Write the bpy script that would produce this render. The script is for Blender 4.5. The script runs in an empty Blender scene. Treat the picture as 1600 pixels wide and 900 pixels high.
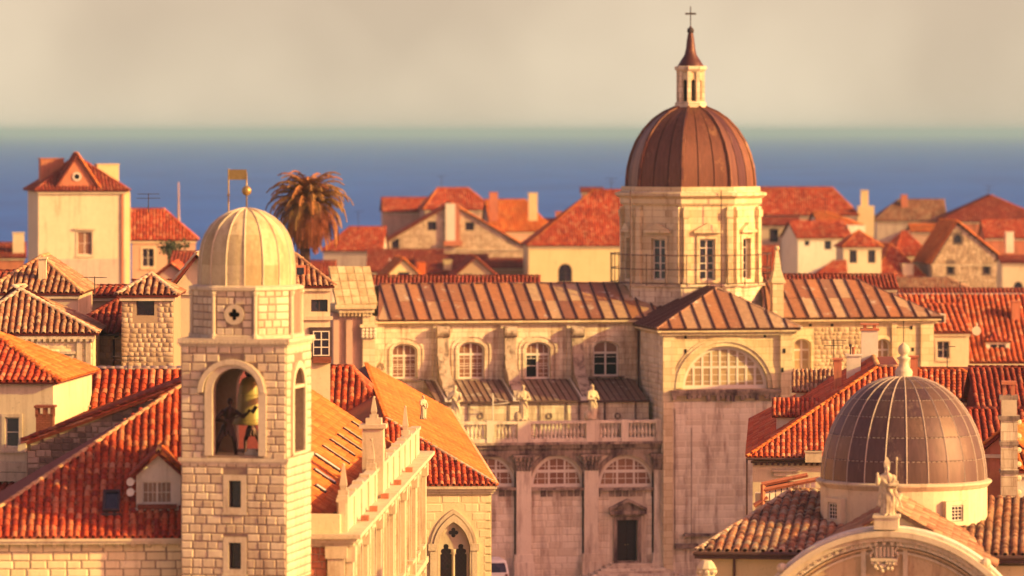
import bpy, bmesh, math, random
import numpy as np
from mathutils import Vector, Matrix
from mathutils.geometry import tessellate_polygon

random.seed(7)
R = math.radians
PI = math.pi
sc = bpy.context.scene
COL = sc.collection

# ------------------------------------------------------------------ camera
F = 7600.0            # focal length in photograph pixels (1600 wide)
CAMZ = 34.0           # metres above the street
HOR = 205.0           # image row of the horizon
cam = bpy.data.cameras.new("camera")
cam.sensor_width = 36.0
cam.lens = F / 1600 * 36
cam.shift_y = -(450 - HOR) / 1600
cam.clip_start = 1.0
cam.clip_end = 250000
cam.dof.use_dof = True
cam.dof.focus_distance = 256
cam.dof.aperture_fstop = cam.lens / 1000 / 0.34
camo = bpy.data.objects.new("camera", cam)
COL.objects.link(camo)
camo.location = (0, 0, CAMZ)
camo.rotation_euler = (PI / 2, 0, 0)
sc.camera = camo

# ------------------------------------------------------------------ light
SUN_AZ = 108.0        # degrees clockwise from the view direction: right and a little behind
SUN_EL = 21.0
world = bpy.data.worlds.new("World")
sc.world = world
world.use_nodes = True
wn = world.node_tree
bg = wn.nodes['Background']
sky = wn.nodes.new('ShaderNodeTexSky')
sky.sky_type = 'NISHITA'
sky.sun_disc = False
sky.sun_elevation = R(SUN_EL)
sky.sun_rotation = R(SUN_AZ)
sky.dust_density = 3.0
tint = wn.nodes.new('ShaderNodeMix')
tint.data_type = 'RGBA'
tint.blend_type = 'MULTIPLY'
tint.inputs[0].default_value = 1.0
tint.inputs[7].default_value = (1.5, 0.67, 0.57, 1)
# bright evening haze low in the sky, all the way round, fading out upwards
wg = wn.nodes.new('ShaderNodeTexCoord')
ws = wn.nodes.new('ShaderNodeSeparateXYZ')
wn.links.new(wg.outputs['Generated'], ws.inputs[0])
wr = wn.nodes.new('ShaderNodeMapRange')
wr.interpolation_type = 'SMOOTHSTEP'
wr.inputs['From Min'].default_value = 0.0
wr.inputs['From Max'].default_value = 0.15
wr.inputs['To Min'].default_value = 1.0
wr.inputs['To Max'].default_value = 0.0
wn.links.new(ws.outputs['Z'], wr.inputs['Value'])
wno = wn.nodes.new('ShaderNodeTexNoise')
wno.inputs['Scale'].default_value = 14
wno.inputs['Detail'].default_value = 3
wn.links.new(wg.outputs['Generated'], wno.inputs['Vector'])
wc_ = wn.nodes.new('ShaderNodeMix')
wc_.data_type = 'RGBA'
wc_.inputs[6].default_value = (2.8, 2.24, 1.6, 1)
wc_.inputs[7].default_value = (3.6, 2.94, 2.1, 1)
wmr = wn.nodes.new('ShaderNodeMapRange')
wmr.inputs['From Min'].default_value = 0.36
wmr.inputs['From Max'].default_value = 0.64
wn.links.new(wno.outputs['Fac'], wmr.inputs['Value'])
wn.links.new(wmr.outputs['Result'], wc_.inputs[0])
wm = wn.nodes.new('ShaderNodeMix')
wm.data_type = 'RGBA'
wn.links.new(wr.outputs['Result'], wm.inputs[0])
wn.links.new(sky.outputs[0], tint.inputs[6])
wn.links.new(tint.outputs[2], wm.inputs[6])
wn.links.new(wc_.outputs[2], wm.inputs[7])
wn.links.new(wm.outputs[2], bg.inputs[0])
bg.inputs[1].default_value = 0.12

sun = bpy.data.lights.new("sun", 'SUN')
sun.energy = 3.8
sun.angle = R(0.5)
sun.color = (1.0, 0.74, 0.22)
suno = bpy.data.objects.new("sun", sun)
COL.objects.link(suno)
sd = Vector((math.sin(R(SUN_AZ)) * math.cos(R(SUN_EL)), math.cos(R(SUN_AZ)) * math.cos(R(SUN_EL)), math.sin(R(SUN_EL))))
suno.rotation_euler = sd.to_track_quat('Z', 'Y').to_euler()
suno.location = (60, 100, 120)

sc.view_settings.view_transform = 'Standard'
sc.view_settings.look = 'None'
sc.view_settings.exposure = 1.0
sc.view_settings.gamma = 1.0
sc.cycles.max_bounces = 6
sc.cycles.diffuse_bounces = 3
sc.cycles.glossy_bounces = 2
sc.cycles.volume_bounces = 0

# ------------------------------------------------------------------ materials
def _mat(name, rough=0.85, spec=0.3, metal=0.0):
    m = bpy.data.materials.new(name)
    m.use_nodes = True
    nt = m.node_tree
    b = nt.nodes['Principled BSDF']
    b.inputs['Roughness'].default_value = rough
    b.inputs['Metallic'].default_value = metal
    b.inputs['Specular IOR Level'].default_value = spec
    return m, nt, b

def N(nt, typ, **kw):
    n = nt.nodes.new(typ)
    for k, v in kw.items():
        setattr(n, k, v)
    return n

def mixc(nt, fac, a, b, mode='MIX'):
    n = N(nt, 'ShaderNodeMix', data_type='RGBA', blend_type=mode)
    for sock, val in ((n.inputs[0], fac), (n.inputs[6], a), (n.inputs[7], b)):
        if hasattr(val, 'is_output'):
            nt.links.new(val, sock)
        elif isinstance(val, (tuple, list)):
            sock.default_value = (*val[:3], 1)
        else:
            sock.default_value = val
    return n.outputs[2]

def ramp(nt, fac, stops):
    n = N(nt, 'ShaderNodeValToRGB')
    cr = n.color_ramp
    while len(cr.elements) < len(stops):
        cr.elements.new(0.5)
    for e, (p, c) in zip(cr.elements, stops):
        e.position = p
        e.color = (*c, 1) if isinstance(c, (tuple, list)) else (c, c, c, 1)
    nt.links.new(fac, n.inputs[0])
    return n.outputs[0]

def math_(nt, op, a, b=None):
    n = N(nt, 'ShaderNodeMath', operation=op)
    for s, v in ((n.inputs[0], a), (n.inputs[1], b)):
        if v is None:
            continue
        if hasattr(v, 'is_output'):
            nt.links.new(v, s)
        else:
            s.default_value = v
    return n.outputs[0]

def pos(nt, scale=(1, 1, 1)):
    g = N(nt, 'ShaderNodeNewGeometry')
    m = N(nt, 'ShaderNodeMapping')
    m.inputs['Scale'].default_value = scale
    nt.links.new(g.outputs['Position'], m.inputs[0])
    return m.outputs[0], g

def noise(nt, vec, scale, detail=4, rough=0.6):
    n = N(nt, 'ShaderNodeTexNoise')
    n.inputs['Scale'].default_value = scale
    n.inputs['Detail'].default_value = detail
    n.inputs['Roughness'].default_value = rough
    nt.links.new(vec, n.inputs['Vector'])
    return n.outputs['Fac']

def bump(nt, b, h, strength, dist=0.02):
    n = N(nt, 'ShaderNodeBump')
    n.inputs['Strength'].default_value = strength
    n.inputs['Distance'].default_value = dist
    nt.links.new(h, n.inputs['Height'])
    nt.links.new(n.outputs[0], b.inputs['Normal'])

def rnd(nt):
    """one random number for each piece, whether it is an object or an island of a joined mesh"""
    o = N(nt, 'ShaderNodeObjectInfo')
    g = N(nt, 'ShaderNodeNewGeometry')
    s = math_(nt, 'ADD', o.outputs['Random'], g.outputs['Random Per Island'])
    return math_(nt, 'FRACT', s)

def stone(name, c1, c2, stain=(0.12, 0.07, 0.05), stain_lo=0.52, stain_hi=0.75, streak=0.25, rvar=0.0, joints=None, rough=0.9, fine=7.0, bstr=0.5):
    """weathered masonry or plaster; joints=(width, height) adds faint courses"""
    m, nt, b = _mat(name, rough, 0.2)
    v, g = pos(nt)
    n1 = noise(nt, v, 0.55, 6, 0.65)
    n2 = noise(nt, v, fine, 5, 0.7)
    f = math_(nt, 'ADD', math_(nt, 'MULTIPLY', n1, 0.6), math_(nt, 'MULTIPLY', n2, 0.4))
    if rvar:
        f = math_(nt, 'ADD', f, math_(nt, 'MULTIPLY', math_(nt, 'SUBTRACT', rnd(nt), 0.5), rvar))
    f = ramp(nt, f, [(0.3, 0.0), (0.7, 1.0)])
    c = mixc(nt, f, c1, c2)
    vs, _ = pos(nt, (1.3, 1.3, streak))
    s = noise(nt, vs, 1.1, 7, 0.72)
    s = ramp(nt, s, [(stain_lo, 0.0), (stain_hi, 1.0)])
    c = mixc(nt, s, c, stain)
    vl, _ = pos(nt, (2.6, 2.6, 0.13))
    c = mixc(nt, ramp(nt, noise(nt, vl, 1.0, 5, 0.7), [(0.54, 0.0), (0.70, 0.42)]), c, stain)
    vp, _ = pos(nt, (1, 1, 1))
    pit = ramp(nt, noise(nt, vp, 11, 3, 0.6), [(0.62, 1.0), (0.72, 0.55)])
    c = mixc(nt, 0.7, c, pit, 'MULTIPLY')
    h = n2
    if joints:
        sp = N(nt, 'ShaderNodeSeparateXYZ')
        nt.links.new(g.outputs['Position'], sp.inputs[0])
        cb = N(nt, 'ShaderNodeCombineXYZ')
        nt.links.new(math_(nt, 'ADD', sp.outputs[0], sp.outputs[1]), cb.inputs[0])
        nt.links.new(sp.outputs[2], cb.inputs[1])
        br = N(nt, 'ShaderNodeTexBrick')
        nt.links.new(cb.outputs[0], br.inputs['Vector'])
        br.inputs['Scale'].default_value = 1
        br.inputs['Brick Width'].default_value = joints[0]
        br.inputs['Row Height'].default_value = joints[1]
        br.inputs['Mortar Size'].default_value = 0.018
        br.inputs['Mortar Smooth'].default_value = 0.4
        br.inputs['Color1'].default_value = (1, 1, 1, 1)
        br.inputs['Color2'].default_value = (0.78, 0.72, 0.68, 1)
        br.inputs['Mortar'].default_value = (0.55, 0.45, 0.4, 1)
        c = mixc(nt, 1.0, c, br.outputs['Color'], 'MULTIPLY')
        h = math_(nt, 'SUBTRACT', math_(nt, 'MULTIPLY', n2, 0.4), br.outputs['Fac'])
    nt.links.new(c, b.inputs['Base Color'])
    bump(nt, b, h, bstr, 0.03)
    return m

def tile_mat(name, cols, lichen=(0.25, 0.2, 0.12), lich=0.66, rough=0.8):
    m, nt, b = _mat(name, rough, 0.25)
    v, g = pos(nt)
    r = rnd(nt)
    n = len(cols)
    c = ramp(nt, r, [(i / (n - 1), cc) for i, cc in enumerate(cols)])
    big = noise(nt, v, 0.35, 5, 0.6)
    c = mixc(nt, ramp(nt, big, [(0.35, 0.66), (0.6, 1.0)]), (0, 0, 0), c, 'MIX')
    fn = noise(nt, v, 14, 4, 0.7)
    c = mixc(nt, 0.35, c, ramp(nt, fn, [(0.35, 0.55), (0.65, 1.0)]), 'MULTIPLY')
    l = noise(nt, v, 2.3, 6, 0.75)
    c = mixc(nt, ramp(nt, l, [(lich, 0.0), (lich + 0.12, 0.8)]), c, lichen)
    nt.links.new(c, b.inputs['Base Color'])
    bump(nt, b, fn, 0.4, 0.02)
    return m

def metal_mat(name, cols, rough=0.55, streak=0.3, metal=0.0, sscale=3.0, scratch=(0.62, 0.6, 0.5)):
    """weathered lead or copper sheet, a tone for each panel"""
    m, nt, b = _mat(name, rough, 0.4, metal)
    r = rnd(nt)
    n = len(cols)
    c = ramp(nt, r, [(i / (n - 1), cc) for i, cc in enumerate(cols)])
    v, _ = pos(nt, (1, 1, streak))
    a = noise(nt, v, sscale, 7, 0.7)
    c = mixc(nt, 0.6, c, ramp(nt, a, [(0.3, 0.45), (0.62, 1.0)]), 'MULTIPLY')
    v2, _ = pos(nt, (1, 1, 0.5))
    a2 = noise(nt, v2, 0.9, 6, 0.75)
    c = mixc(nt, ramp(nt, a2, [(0.58, 0.0), (0.68, 0.6)]), c, scratch)
    nt.links.new(c, b.inputs['Base Color'])
    bump(nt, b, a, 0.25, 0.03)
    return m

def plain(name, c, rough=0.7, metal=0.0, var=0.35, scale=6.0, spec=0.3):
    m, nt, b = _mat(name, rough, spec, metal)
    v, _ = pos(nt)
    n = noise(nt, v, scale, 5, 0.65)
    nt.links.new(mixc(nt, ramp(nt, n, [(0.3, 1 - var), (0.7, 1.0)]), (0, 0, 0), c), b.inputs['Base Color'])
    bump(nt, b, n, 0.2, 0.02)
    return m

def glass_mat(name, c1, c2, rough=0.12):
    m, nt, b = _mat(name, rough, 0.6)
    v, _ = pos(nt)
    n = noise(nt, v, 1.6, 4, 0.6)
    c = mixc(nt, math_(nt, 'FRACT', math_(nt, 'ADD', rnd(nt), n)), c1, c2)
    nt.links.new(c, b.inputs['Base Color'])
    return m
# ------------------------------------------------------------------ mesh and object helpers
def link(name, mesh, parent=None, m=None, **props):
    o = bpy.data.objects.new(name, mesh)
    COL.objects.link(o)
    if parent is not None:
        o.parent = parent
    if m is not None and mesh is not None and not mesh.materials:
        mesh.materials.append(m)
    for k, v in props.items():
        o[k] = v
    return o

def mesh_of(name, verts, faces, smooth=False):
    me = bpy.data.meshes.new(name)
    me.from_pydata([tuple(v) for v in verts], [], faces)
    if smooth:
        me.polygons.foreach_set('use_smooth', [True] * len(me.polygons))
    me.validate()
    me.update()
    return me

class MB:
    """collects shapes for one part"""
    def __init__(s, T=None):
        s.v, s.f = [], []
        s.T = T                      # optional transform for what is added

    def add(s, vs, fs):
        n = len(s.v)
        if s.T is not None:
            vs = [s.T @ Vector(v) for v in vs]
        s.v += [tuple(v) for v in vs]
        s.f += [tuple(i + n for i in f) for f in fs]
        return s

    def box(s, u0, u1, v0, v1, w0, w1):
        return s.add([(u0, v0, w0), (u1, v0, w0), (u1, v1, w0), (u0, v1, w0), (u0, v0, w1), (u1, v0, w1), (u1, v1, w1), (u0, v1, w1)],
                     [(0, 3, 2, 1), (4, 5, 6, 7), (0, 1, 5, 4), (1, 2, 6, 5), (2, 3, 7, 6), (3, 0, 4, 7)])

    def hull(s, bot, top):
        """prism between two equal rings of 3D points (counter-clockwise seen from outside the top)"""
        n = len(bot)
        return s.add(list(bot) + list(top), [tuple(range(n))[::-1], tuple(range(n, 2 * n))] + [(i, (i + 1) % n, n + (i + 1) % n, n + i) for i in range(n)])

    def slab(s, pts, th):
        """flat polygon given thickness below itself"""
        p = [Vector(q) for q in pts]
        nrm = (p[1] - p[0]).cross(p[2] - p[1]).normalized()
        if nrm.z < 0:
            p = p[::-1]
            nrm = -nrm
        return s.hull([q - nrm * th for q in p], p)

    def tube(s, a, b, r, n=6, r2=None):
        a, b = Vector(a), Vector(b)
        r2 = r if r2 is None else r2
        q = (b - a).to_track_quat('Z', 'Y')
        ring = lambda c, rr: [c + q @ Vector((math.cos(2 * PI * i / n) * rr, math.sin(2 * PI * i / n) * rr, 0)) for i in range(n)]
        return s.hull(ring(a, r), ring(b, max(r2, 1e-4)))

    def path(s, pts, r, n=6, closed=False):
        pts = list(pts)
        for i in range(len(pts) - (0 if closed else 1)):
            s.tube(pts[i], pts[(i + 1) % len(pts)], r, n)
        return s

    def lathe(s, prof, n=16, c=(0, 0, 0), a0=0.0, a1=2 * PI, cap=True, rot=0.0):
        """profile [(radius, z)] turned about the vertical through c"""
        full = abs(a1 - a0 - 2 * PI) < 1e-6
        cols = n if full else n + 1
        vs = []
        for r, z in prof:
            for i in range(cols):
                a = rot + a0 + (a1 - a0) * i / n
                vs.append((c[0] + r * math.cos(a), c[1] + r * math.sin(a), c[2] + z))
        fs = []
        for k in range(len(prof) - 1):
            for i in range(n):
                j = (i + 1) % cols
                fs.append((k * cols + i, k * cols + j, (k + 1) * cols + j, (k + 1) * cols + i))
        if cap and full:
            fs.append(tuple(range(cols))[::-1])
            fs.append(tuple(range((len(prof) - 1) * cols, len(prof) * cols)))
        return s.add(vs, fs)

    def ball(s, c, rx, ry=None, rz=None, n=10, m=7):
        ry = rx if ry is None else ry
        rz = rx if rz is None else rz
        vs = [(c[0], c[1], c[2] - rz)]
        for k in range(1, m):
            p = -PI / 2 + PI * k / m
            for i in range(n):
                a = 2 * PI * i / n
                vs.append((c[0] + rx * math.cos(p) * math.cos(a), c[1] + ry * math.cos(p) * math.sin(a), c[2] + rz * math.sin(p)))
        vs.append((c[0], c[1], c[2] + rz))
        fs = [(0, 1 + (i + 1) % n, 1 + i) for i in range(n)]
        for k in range(m - 2):
            for i in range(n):
                j = (i + 1) % n
                fs.append((1 + k * n + i, 1 + k * n + j, 1 + (k + 1) * n + j, 1 + (k + 1) * n + i))
        t = len(vs) - 1
        fs += [(t, 1 + (m - 2) * n + i, 1 + (m - 2) * n + (i + 1) % n) for i in range(n)]
        return s.add(vs, fs)

    def plate(s, outline, holes, f, th, back=True):
        """flat plate with holes; f maps (a, b, depth) to local 3D; depth 0 is the face"""
        def clean(r):
            out = []
            for q in r:
                if not out or (abs(q[0] - out[-1][0]) + abs(q[1] - out[-1][1])) > 1e-5:
                    out.append(q)
            return out
        rings = [clean(outline)] + [clean(h) for h in holes]
        flat = [q for r in rings for q in r]
        tris = tessellate_polygon([[Vector((a, b, 0)) for a, b in r] for r in rings])
        n = len(flat)
        vs = [f(a, b, 0) for a, b in flat] + [f(a, b, th) for a, b in flat]
        fs = []
        for t in tris:
            (ax, ay), (bx, by), (cx, cy) = (flat[i] for i in t)
            if abs((bx - ax) * (cy - ay) - (by - ay) * (cx - ax)) < 1e-9:
                continue
            if (bx - ax) * (cy - ay) - (by - ay) * (cx - ax) < 0:
                t = (t[0], t[2], t[1])
            fs.append(tuple(t))
            if back:
                fs.append((t[0] + n, t[2] + n, t[1] + n))
        k = 0
        for r in rings:
            m = len(r)
            area = sum(r[i][0] * r[(i + 1) % m][1] - r[(i + 1) % m][0] * r[i][1] for i in range(m))
            flip = (area < 0) != (r is not rings[0])
            for i in range(m):
                a, b = k + i, k + (i + 1) % m
                fs.append((a, b, b + n, a + n) if flip else (a, a + n, b + n, b))
            k += m
        return s.add(vs, fs)

    def build(s, name, m, parent=None, smooth=False, **props):
        if not s.f:
            return None
        return link(name, mesh_of(name, s.v, s.f, smooth), parent, m, **props)

FRONT = lambda v0: (lambda a, b, d: (a, v0 + d, b))       # plate in a wall that faces the camera
def SIDE_R(u0): return lambda a, b, d: (u0 - d, a, b)     # wall that faces +u; a runs along v
def SIDE_L(u0): return lambda a, b, d: (u0 + d, a, b)

def rect(a0, a1, b0, b1): return [(a0, b0), (a1, b0), (a1, b1), (a0, b1)]
def circ(ca, cb, r, n=16): return [(ca + r * math.cos(2 * PI * i / n), cb + r * math.sin(2 * PI * i / n)) for i in range(n)]
def archp(a0, a1, b0, bs, rise=None, n=14):
    """opening with straight jambs up to bs and an arch of the given rise"""
    c, r = (a0 + a1) / 2, (a1 - a0) / 2
    rise = r if rise is None else rise
    return [(a0, b0), (a1, b0)] + [(c + r * math.cos(PI * i / n), bs + rise * math.sin(PI * i / n)) for i in range(n + 1)]
def pointed(a0, a1, b0, bs, n=9):
    w = a1 - a0
    rr = w * 0.98
    out = [(a0, b0), (a1, b0)]
    amax = math.acos((rr - w / 2) / rr)
    for i in range(n + 1):
        t = amax * i / n
        out.append((a1 - rr + rr * math.cos(t), bs + rr * math.sin(t)))
    for i in range(n, -1, -1):
        t = amax * i / n
        out.append((a0 + rr - rr * math.cos(t), bs + rr * math.sin(t)))
    return out
def quatre(ca, cb, r, n=7, lobes=4, rot=0):
    out = []
    for k in range(lobes):
        a = rot + 2 * PI * k / lobes
        cx, cy = ca + r * 0.55 * math.cos(a), cb + r * 0.55 * math.sin(a)
        for i in range(n):
            t = a - PI * 0.62 + 2 * PI * 0.62 * i / (n - 1)
            out.append((cx + r * 0.45 * math.cos(t), cy + r * 0.45 * math.sin(t)))
    return out

def spans(poly, y):
    xs = []
    n = len(poly)
    for i in range(n):
        (x0, y0), (x1, y1) = poly[i], poly[(i + 1) % n]
        if (y0 > y) != (y1 > y):
            xs.append(x0 + (y - y0) * (x1 - x0) / (y1 - y0))
    xs.sort()
    return list(zip(xs[::2], xs[1::2]))

def free_runs(outline, holes, y0, y1):
    runs = None
    for y in (y0 + 0.02, (y0 + y1) / 2, y1 - 0.02):
        s = spans(outline, y)
        for h in holes:
            for (a, b) in spans(h, y):
                s2 = []
                for (p, q) in s:
                    if b <= p or a >= q:
                        s2.append((p, q))
                    else:
                        if a > p: s2.append((p, a))
                        if b < q: s2.append((b, q))
                s = s2
        if runs is None:
            runs = s
        else:
            r2 = []
            for (p, q) in runs:
                for (a, b) in s:
                    if min(q, b) > max(p, a):
                        r2.append((max(p, a), min(q, b)))
            runs = r2
    return runs

COUNT = {}
def budget(root, key, n):
    """how many of n pieces may still be objects of their own on this thing"""
    k = (root.name, key)
    left = 295 - COUNT.get(k, 0)
    take = max(0, min(left, n))
    COUNT[k] = COUNT.get(k, 0) + take
    return take

def top(o):
    while o.parent is not None:
        o = o.parent
    return o

def instances(name, piece, mats, parent, m, singles=True):
    """piece: (verts, faces); mats: list of 4x4, largest in view first. The first few hundred are objects sharing one mesh, the rest one mesh."""
    if not mats:
        return
    pv, pf = piece
    k = budget(top(parent), name, len(mats)) if singles else 0
    if k:
        me = mesh_of(name, pv, pf)
        me.materials.append(m)
        for M in mats[:k]:
            o = bpy.data.objects.new(name, me)
            COL.objects.link(o)
            o.parent = parent
            o.matrix_local = M
    rest = mats[k:]
    if rest:
        P = np.array([tuple(v) + (1.0,) for v in pv])
        A = np.array([[list(r) for r in M] for M in rest])
        V = np.einsum('nij,kj->nki', A, P)[:, :, :3].reshape(-1, 3)
        nv = len(pv)
        ln = np.array([len(f) for f in pf])
        loops = np.array([i for f in pf for i in f])
        L = (loops[None, :] + (np.arange(len(rest)) * nv)[:, None]).reshape(-1)
        LT = np.tile(ln, len(rest))
        me = bpy.data.meshes.new(name)
        me.vertices.add(len(V))
        me.vertices.foreach_set('co', V.astype(np.float32).ravel())
        me.loops.add(len(L))
        me.loops.foreach_set('vertex_index', L.astype(np.int32))
        me.polygons.add(len(LT))
        st = np.concatenate([[0], np.cumsum(LT)[:-1]])
        me.polygons.foreach_set('loop_start', st.astype(np.int32))
        me.polygons.foreach_set('loop_total', LT.astype(np.int32))
        me.update(calc_edges=True)
        me.validate()
        me.materials.append(m)
        o = link(name + 's', me, parent)
        o['kind'] = 'stuff'

def basis(o, x, y, z, s=(1, 1, 1)):
    M = Matrix.Identity(4)
    for i in range(3):
        M[i][0], M[i][1], M[i][2], M[i][3] = x[i] * s[0], y[i] * s[1], z[i] * s[2], o[i]
    return M

# unit block, chamfered towards the viewer: x and z -0.5..0.5, y 0 (face) .. 1 (back)
_c = 0.09
BLOCK = ([(-.5, .45, -.5), (.5, .45, -.5), (.5, .45, .5), (-.5, .45, .5), (-.5 + _c, 0, -.5 + _c * 1.5), (.5 - _c, 0, -.5 + _c * 1.5), (.5 - _c, 0, .5 - _c * 1.5), (-.5 + _c, 0, .5 - _c * 1.5),
          (-.5, 1, -.5), (.5, 1, -.5), (.5, 1, .5), (-.5, 1, .5)],
         [(4, 5, 6, 7), (0, 1, 5, 4), (1, 2, 6, 5), (2, 3, 7, 6), (3, 0, 4, 7), (8, 9, 1, 0), (9, 10, 2, 1), (10, 11, 3, 2), (11, 8, 0, 3)])

def courses(name, outline, holes, h, wr, f, parent, m, proud=0.05, gap=0.02, hv=0.0, wob=0.0, singles=True, keep=1.0, minw=0.12, piece=None):
    """lay stones in courses over a wall face. f maps (a, b, depth) to 3D (depth grows into the wall)"""
    lo = min(q[1] for q in outline)
    hi = max(q[1] for q in outline)
    o0, oa, ob, od = Vector(f(0, 0, 0)), Vector(f(1, 0, 0)), Vector(f(0, 1, 0)), Vector(f(0, 0, 1))
    A, B, D = (oa - o0), (ob - o0), (od - o0)
    y = hi
    mats = []
    while y > lo + 0.08:
        hh = h * (1 + random.uniform(-hv, hv))
        y0 = max(y - hh, lo)
        for (p, q) in free_runs(outline, holes, y0, y):
            x = p
            while x < q - 0.03:
                w = random.uniform(*wr)
                if q - x - w < wr[0] * 0.6:
                    w = q - x
                if w > minw * 0.5 and random.random() < keep:
                    pr = proud * random.uniform(0.6, 1.2)
                    dx, dz = random.uniform(-wob, wob), random.uniform(-wob, wob)
                    mats.append(basis(Vector(f(x + w / 2 + dx, (y + y0) / 2 + dz, -pr)), A, D, B, (max(w - gap, 0.03), pr + 0.05, max(y - y0 - gap, 0.03))))
                x += w
        y = y0
    instances(name, piece or BLOCK, mats, parent, m, singles)

# cover tile: lies along +y (up the slope), eave end at y=0, crown in +z, unit pitch and unit length
def tile_piece(n=5, flare=0.06, th=0.09):
    vs = []
    for (y, r) in ((0, 0.40), (1.1, 0.40 - flare)):
        lift = 0.06 if y == 0 else 0.0
        for i in range(n + 1):
            a = PI * i / n
            vs.append((r * math.cos(a), y, lift + r * math.sin(a) * 0.85))
    for i in range(n + 1):
        a = PI * i / n
        vs.append(((0.40 - th) * math.cos(a), 0, 0.06 + (0.40 - th) * math.sin(a) * 0.85 - 0.02))
    k = n + 1
    fs = [(i + 1, i, k + i, k + i + 1) for i in range(n)]
    fs += [(i, i + 1, 2 * k + i + 1, 2 * k + i) for i in range(n)]
    return vs, fs
TILE = tile_piece()
TILE_FAR = tile_piece(3, 0.06, 0.12)
# trough tile between two cover tiles
PAN = ([(-.34, 0, .10), (0, 0, .02), (.34, 0, .10), (-.34, 1.05, .05), (0, 1.05, -.03), (.34, 1.05, .05), (-.34, 0, 0), (0, 0, -.06), (.34, 0, 0)],
       [(0, 1, 4, 3), (1, 2, 5, 4), (6, 7, 1, 0), (7, 8, 2, 1)])

def tiles(pts, roof, m, pitch=0.3, length=0.36, far=False, singles=True, pans=True, jit=0.02, skip=0.0):
    """cover a flat convex slope with barrel tiles; pts[0]->pts[1] is the eave (left to right seen from outside)"""
    p = [Vector(q) for q in pts]
    e = (p[1] - p[0]).normalized()
    nrm = None
    for k in range(2, len(p)):
        c = (p[1] - p[0]).cross(p[k] - p[0])
        if c.length > 1e-4:
            nrm = c.normalized()
            break
    if nrm.z < 0:
        nrm = -nrm
    s = nrm.cross(e).normalized()
    poly = [((q - p[0]).dot(s), (q - p[0]).dot(e)) for q in p]     # (up, along) so spans() gives the run up the slope
    amin, amax = min(q[1] for q in poly), max(q[1] for q in poly)
    nc = max(1, int((amax - amin) / pitch))
    mats, pm = [], []
    for c in range(nc):
        a = amin + (c + 0.5) * (amax - amin) / nc
        for (lo, hi) in spans(poly, a):
            nr = int((hi - lo) / length + 0.6)
            for r in range(nr):
                if skip and random.random() < skip:
                    continue
                y = lo - 0.04 + r * length
                o = p[0] + e * (a + random.uniform(-jit, jit)) + s * y + nrm * 0.02
                tw = random.uniform(-0.055, 0.055)
                mats.append((y, basis(o, e + s * tw, s - e * tw, nrm, (pitch, length, pitch))))
                if pans:
                    o2 = p[0] + e * (a + pitch / 2) + s * y
                    pm.append(basis(o2, e, s, nrm, (pitch, length, pitch)))
    mats.sort(key=lambda t: t[0])
    instances('roof_tile', TILE_FAR if far else TILE, [t[1] for t in mats], roof, m, singles)
    if pm:
        instances('pan_tile', PAN, pm, roof, m, False)

def ridge(a, b, roof, m, r=0.16, length=0.4, name='ridge_tile', singles=True, n=5):
    """a row of half-round cap tiles from a to b"""
    a, b = Vector(a), Vector(b)
    L = (b - a).length
    k = max(1, int(L / length))
    y = (b - a).normalized()
    x = y.cross(Vector((0, 0, 1)))
    if x.length < 1e-4:
        x = Vector((1, 0, 0))
    x.normalize()
    z = x.cross(y)
    instances(name, TILE, [basis(a + y * (L * i / k) + z * 0.03, x, y, z, (r * 2.4, L / k, r * 2.4)) for i in range(k)], roof, m, singles)

# ------------------------------------------------------------------ a building and its own frame
def thing(name, label, cat, loc, rz=0.0, group=None, kind=None):
    o = bpy.data.objects.new(name, None)
    o.empty_display_size = 0.5
    COL.objects.link(o)
    o.location = loc
    o.rotation_euler = (0, 0, rz)
    o['label'] = label
    o['category'] = cat
    if group:
        o['group'] = group
    return o

def tag(o, label, cat, group=None):
    o['label'] = label
    o['category'] = cat
    if group:
        o['group'] = group
    return o

class Bld:
    """u runs right, v into the distance, w up; rows and columns of the photograph are turned into metres on the building's own planes"""
    def __init__(s, name, label, cat, px, D, deg=0.0, group=None):
        s.O = Vector(((px - 800) * D / F, D, 0))
        s.t = R(deg)
        s.U = Vector((math.cos(s.t), math.sin(s.t)))
        s.V = Vector((-math.sin(s.t), math.cos(s.t)))
        s.root = thing(name, label, cat, s.O, s.t, group)
    def _loc(s, px, py, t):
        x, y = (px - 800) / F * t - s.O.x, t - s.O.y
        return Vector((x * s.U.x + y * s.U.y, x * s.V.x + y * s.V.y, CAMZ - (py - HOR) / F * t))
    def at(s, px, py, v=0.0):
        d = Vector(((px - 800) / F, 1.0))
        t = (v + s.O.x * s.V.x + s.O.y * s.V.y) / (d.x * s.V.x + d.y * s.V.y)
        return s._loc(px, py, t)
    def atu(s, px, py, u=0.0):
        d = Vector(((px - 800) / F, 1.0))
        t = (u + s.O.x * s.U.x + s.O.y * s.U.y) / (d.x * s.U.x + d.y * s.U.y)
        return s._loc(px, py, t)
    def u(s, px, v=0.0): return s.at(px, HOR, v).x
    def w(s, py, v=0.0, px=None):
        if px is None:
            return CAMZ - (py - HOR) / F * (s.O.y + v * math.cos(s.t))
        return s.at(px, py, v).z
    def r(s, x0, x1, y0, y1, v=0.0):
        """pixel box -> (a0, a1, b0, b1) in metres on the front plane v"""
        a, b = s.at(x0, y1, v), s.at(x1, y0, v)
        return (a.x, b.x, a.z, b.z)
    def world(s, p):
        return Vector((s.O.x + p[0] * s.U.x + p[1] * s.V.x, s.O.y + p[0] * s.U.y + p[1] * s.V.y, p[2]))

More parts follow.
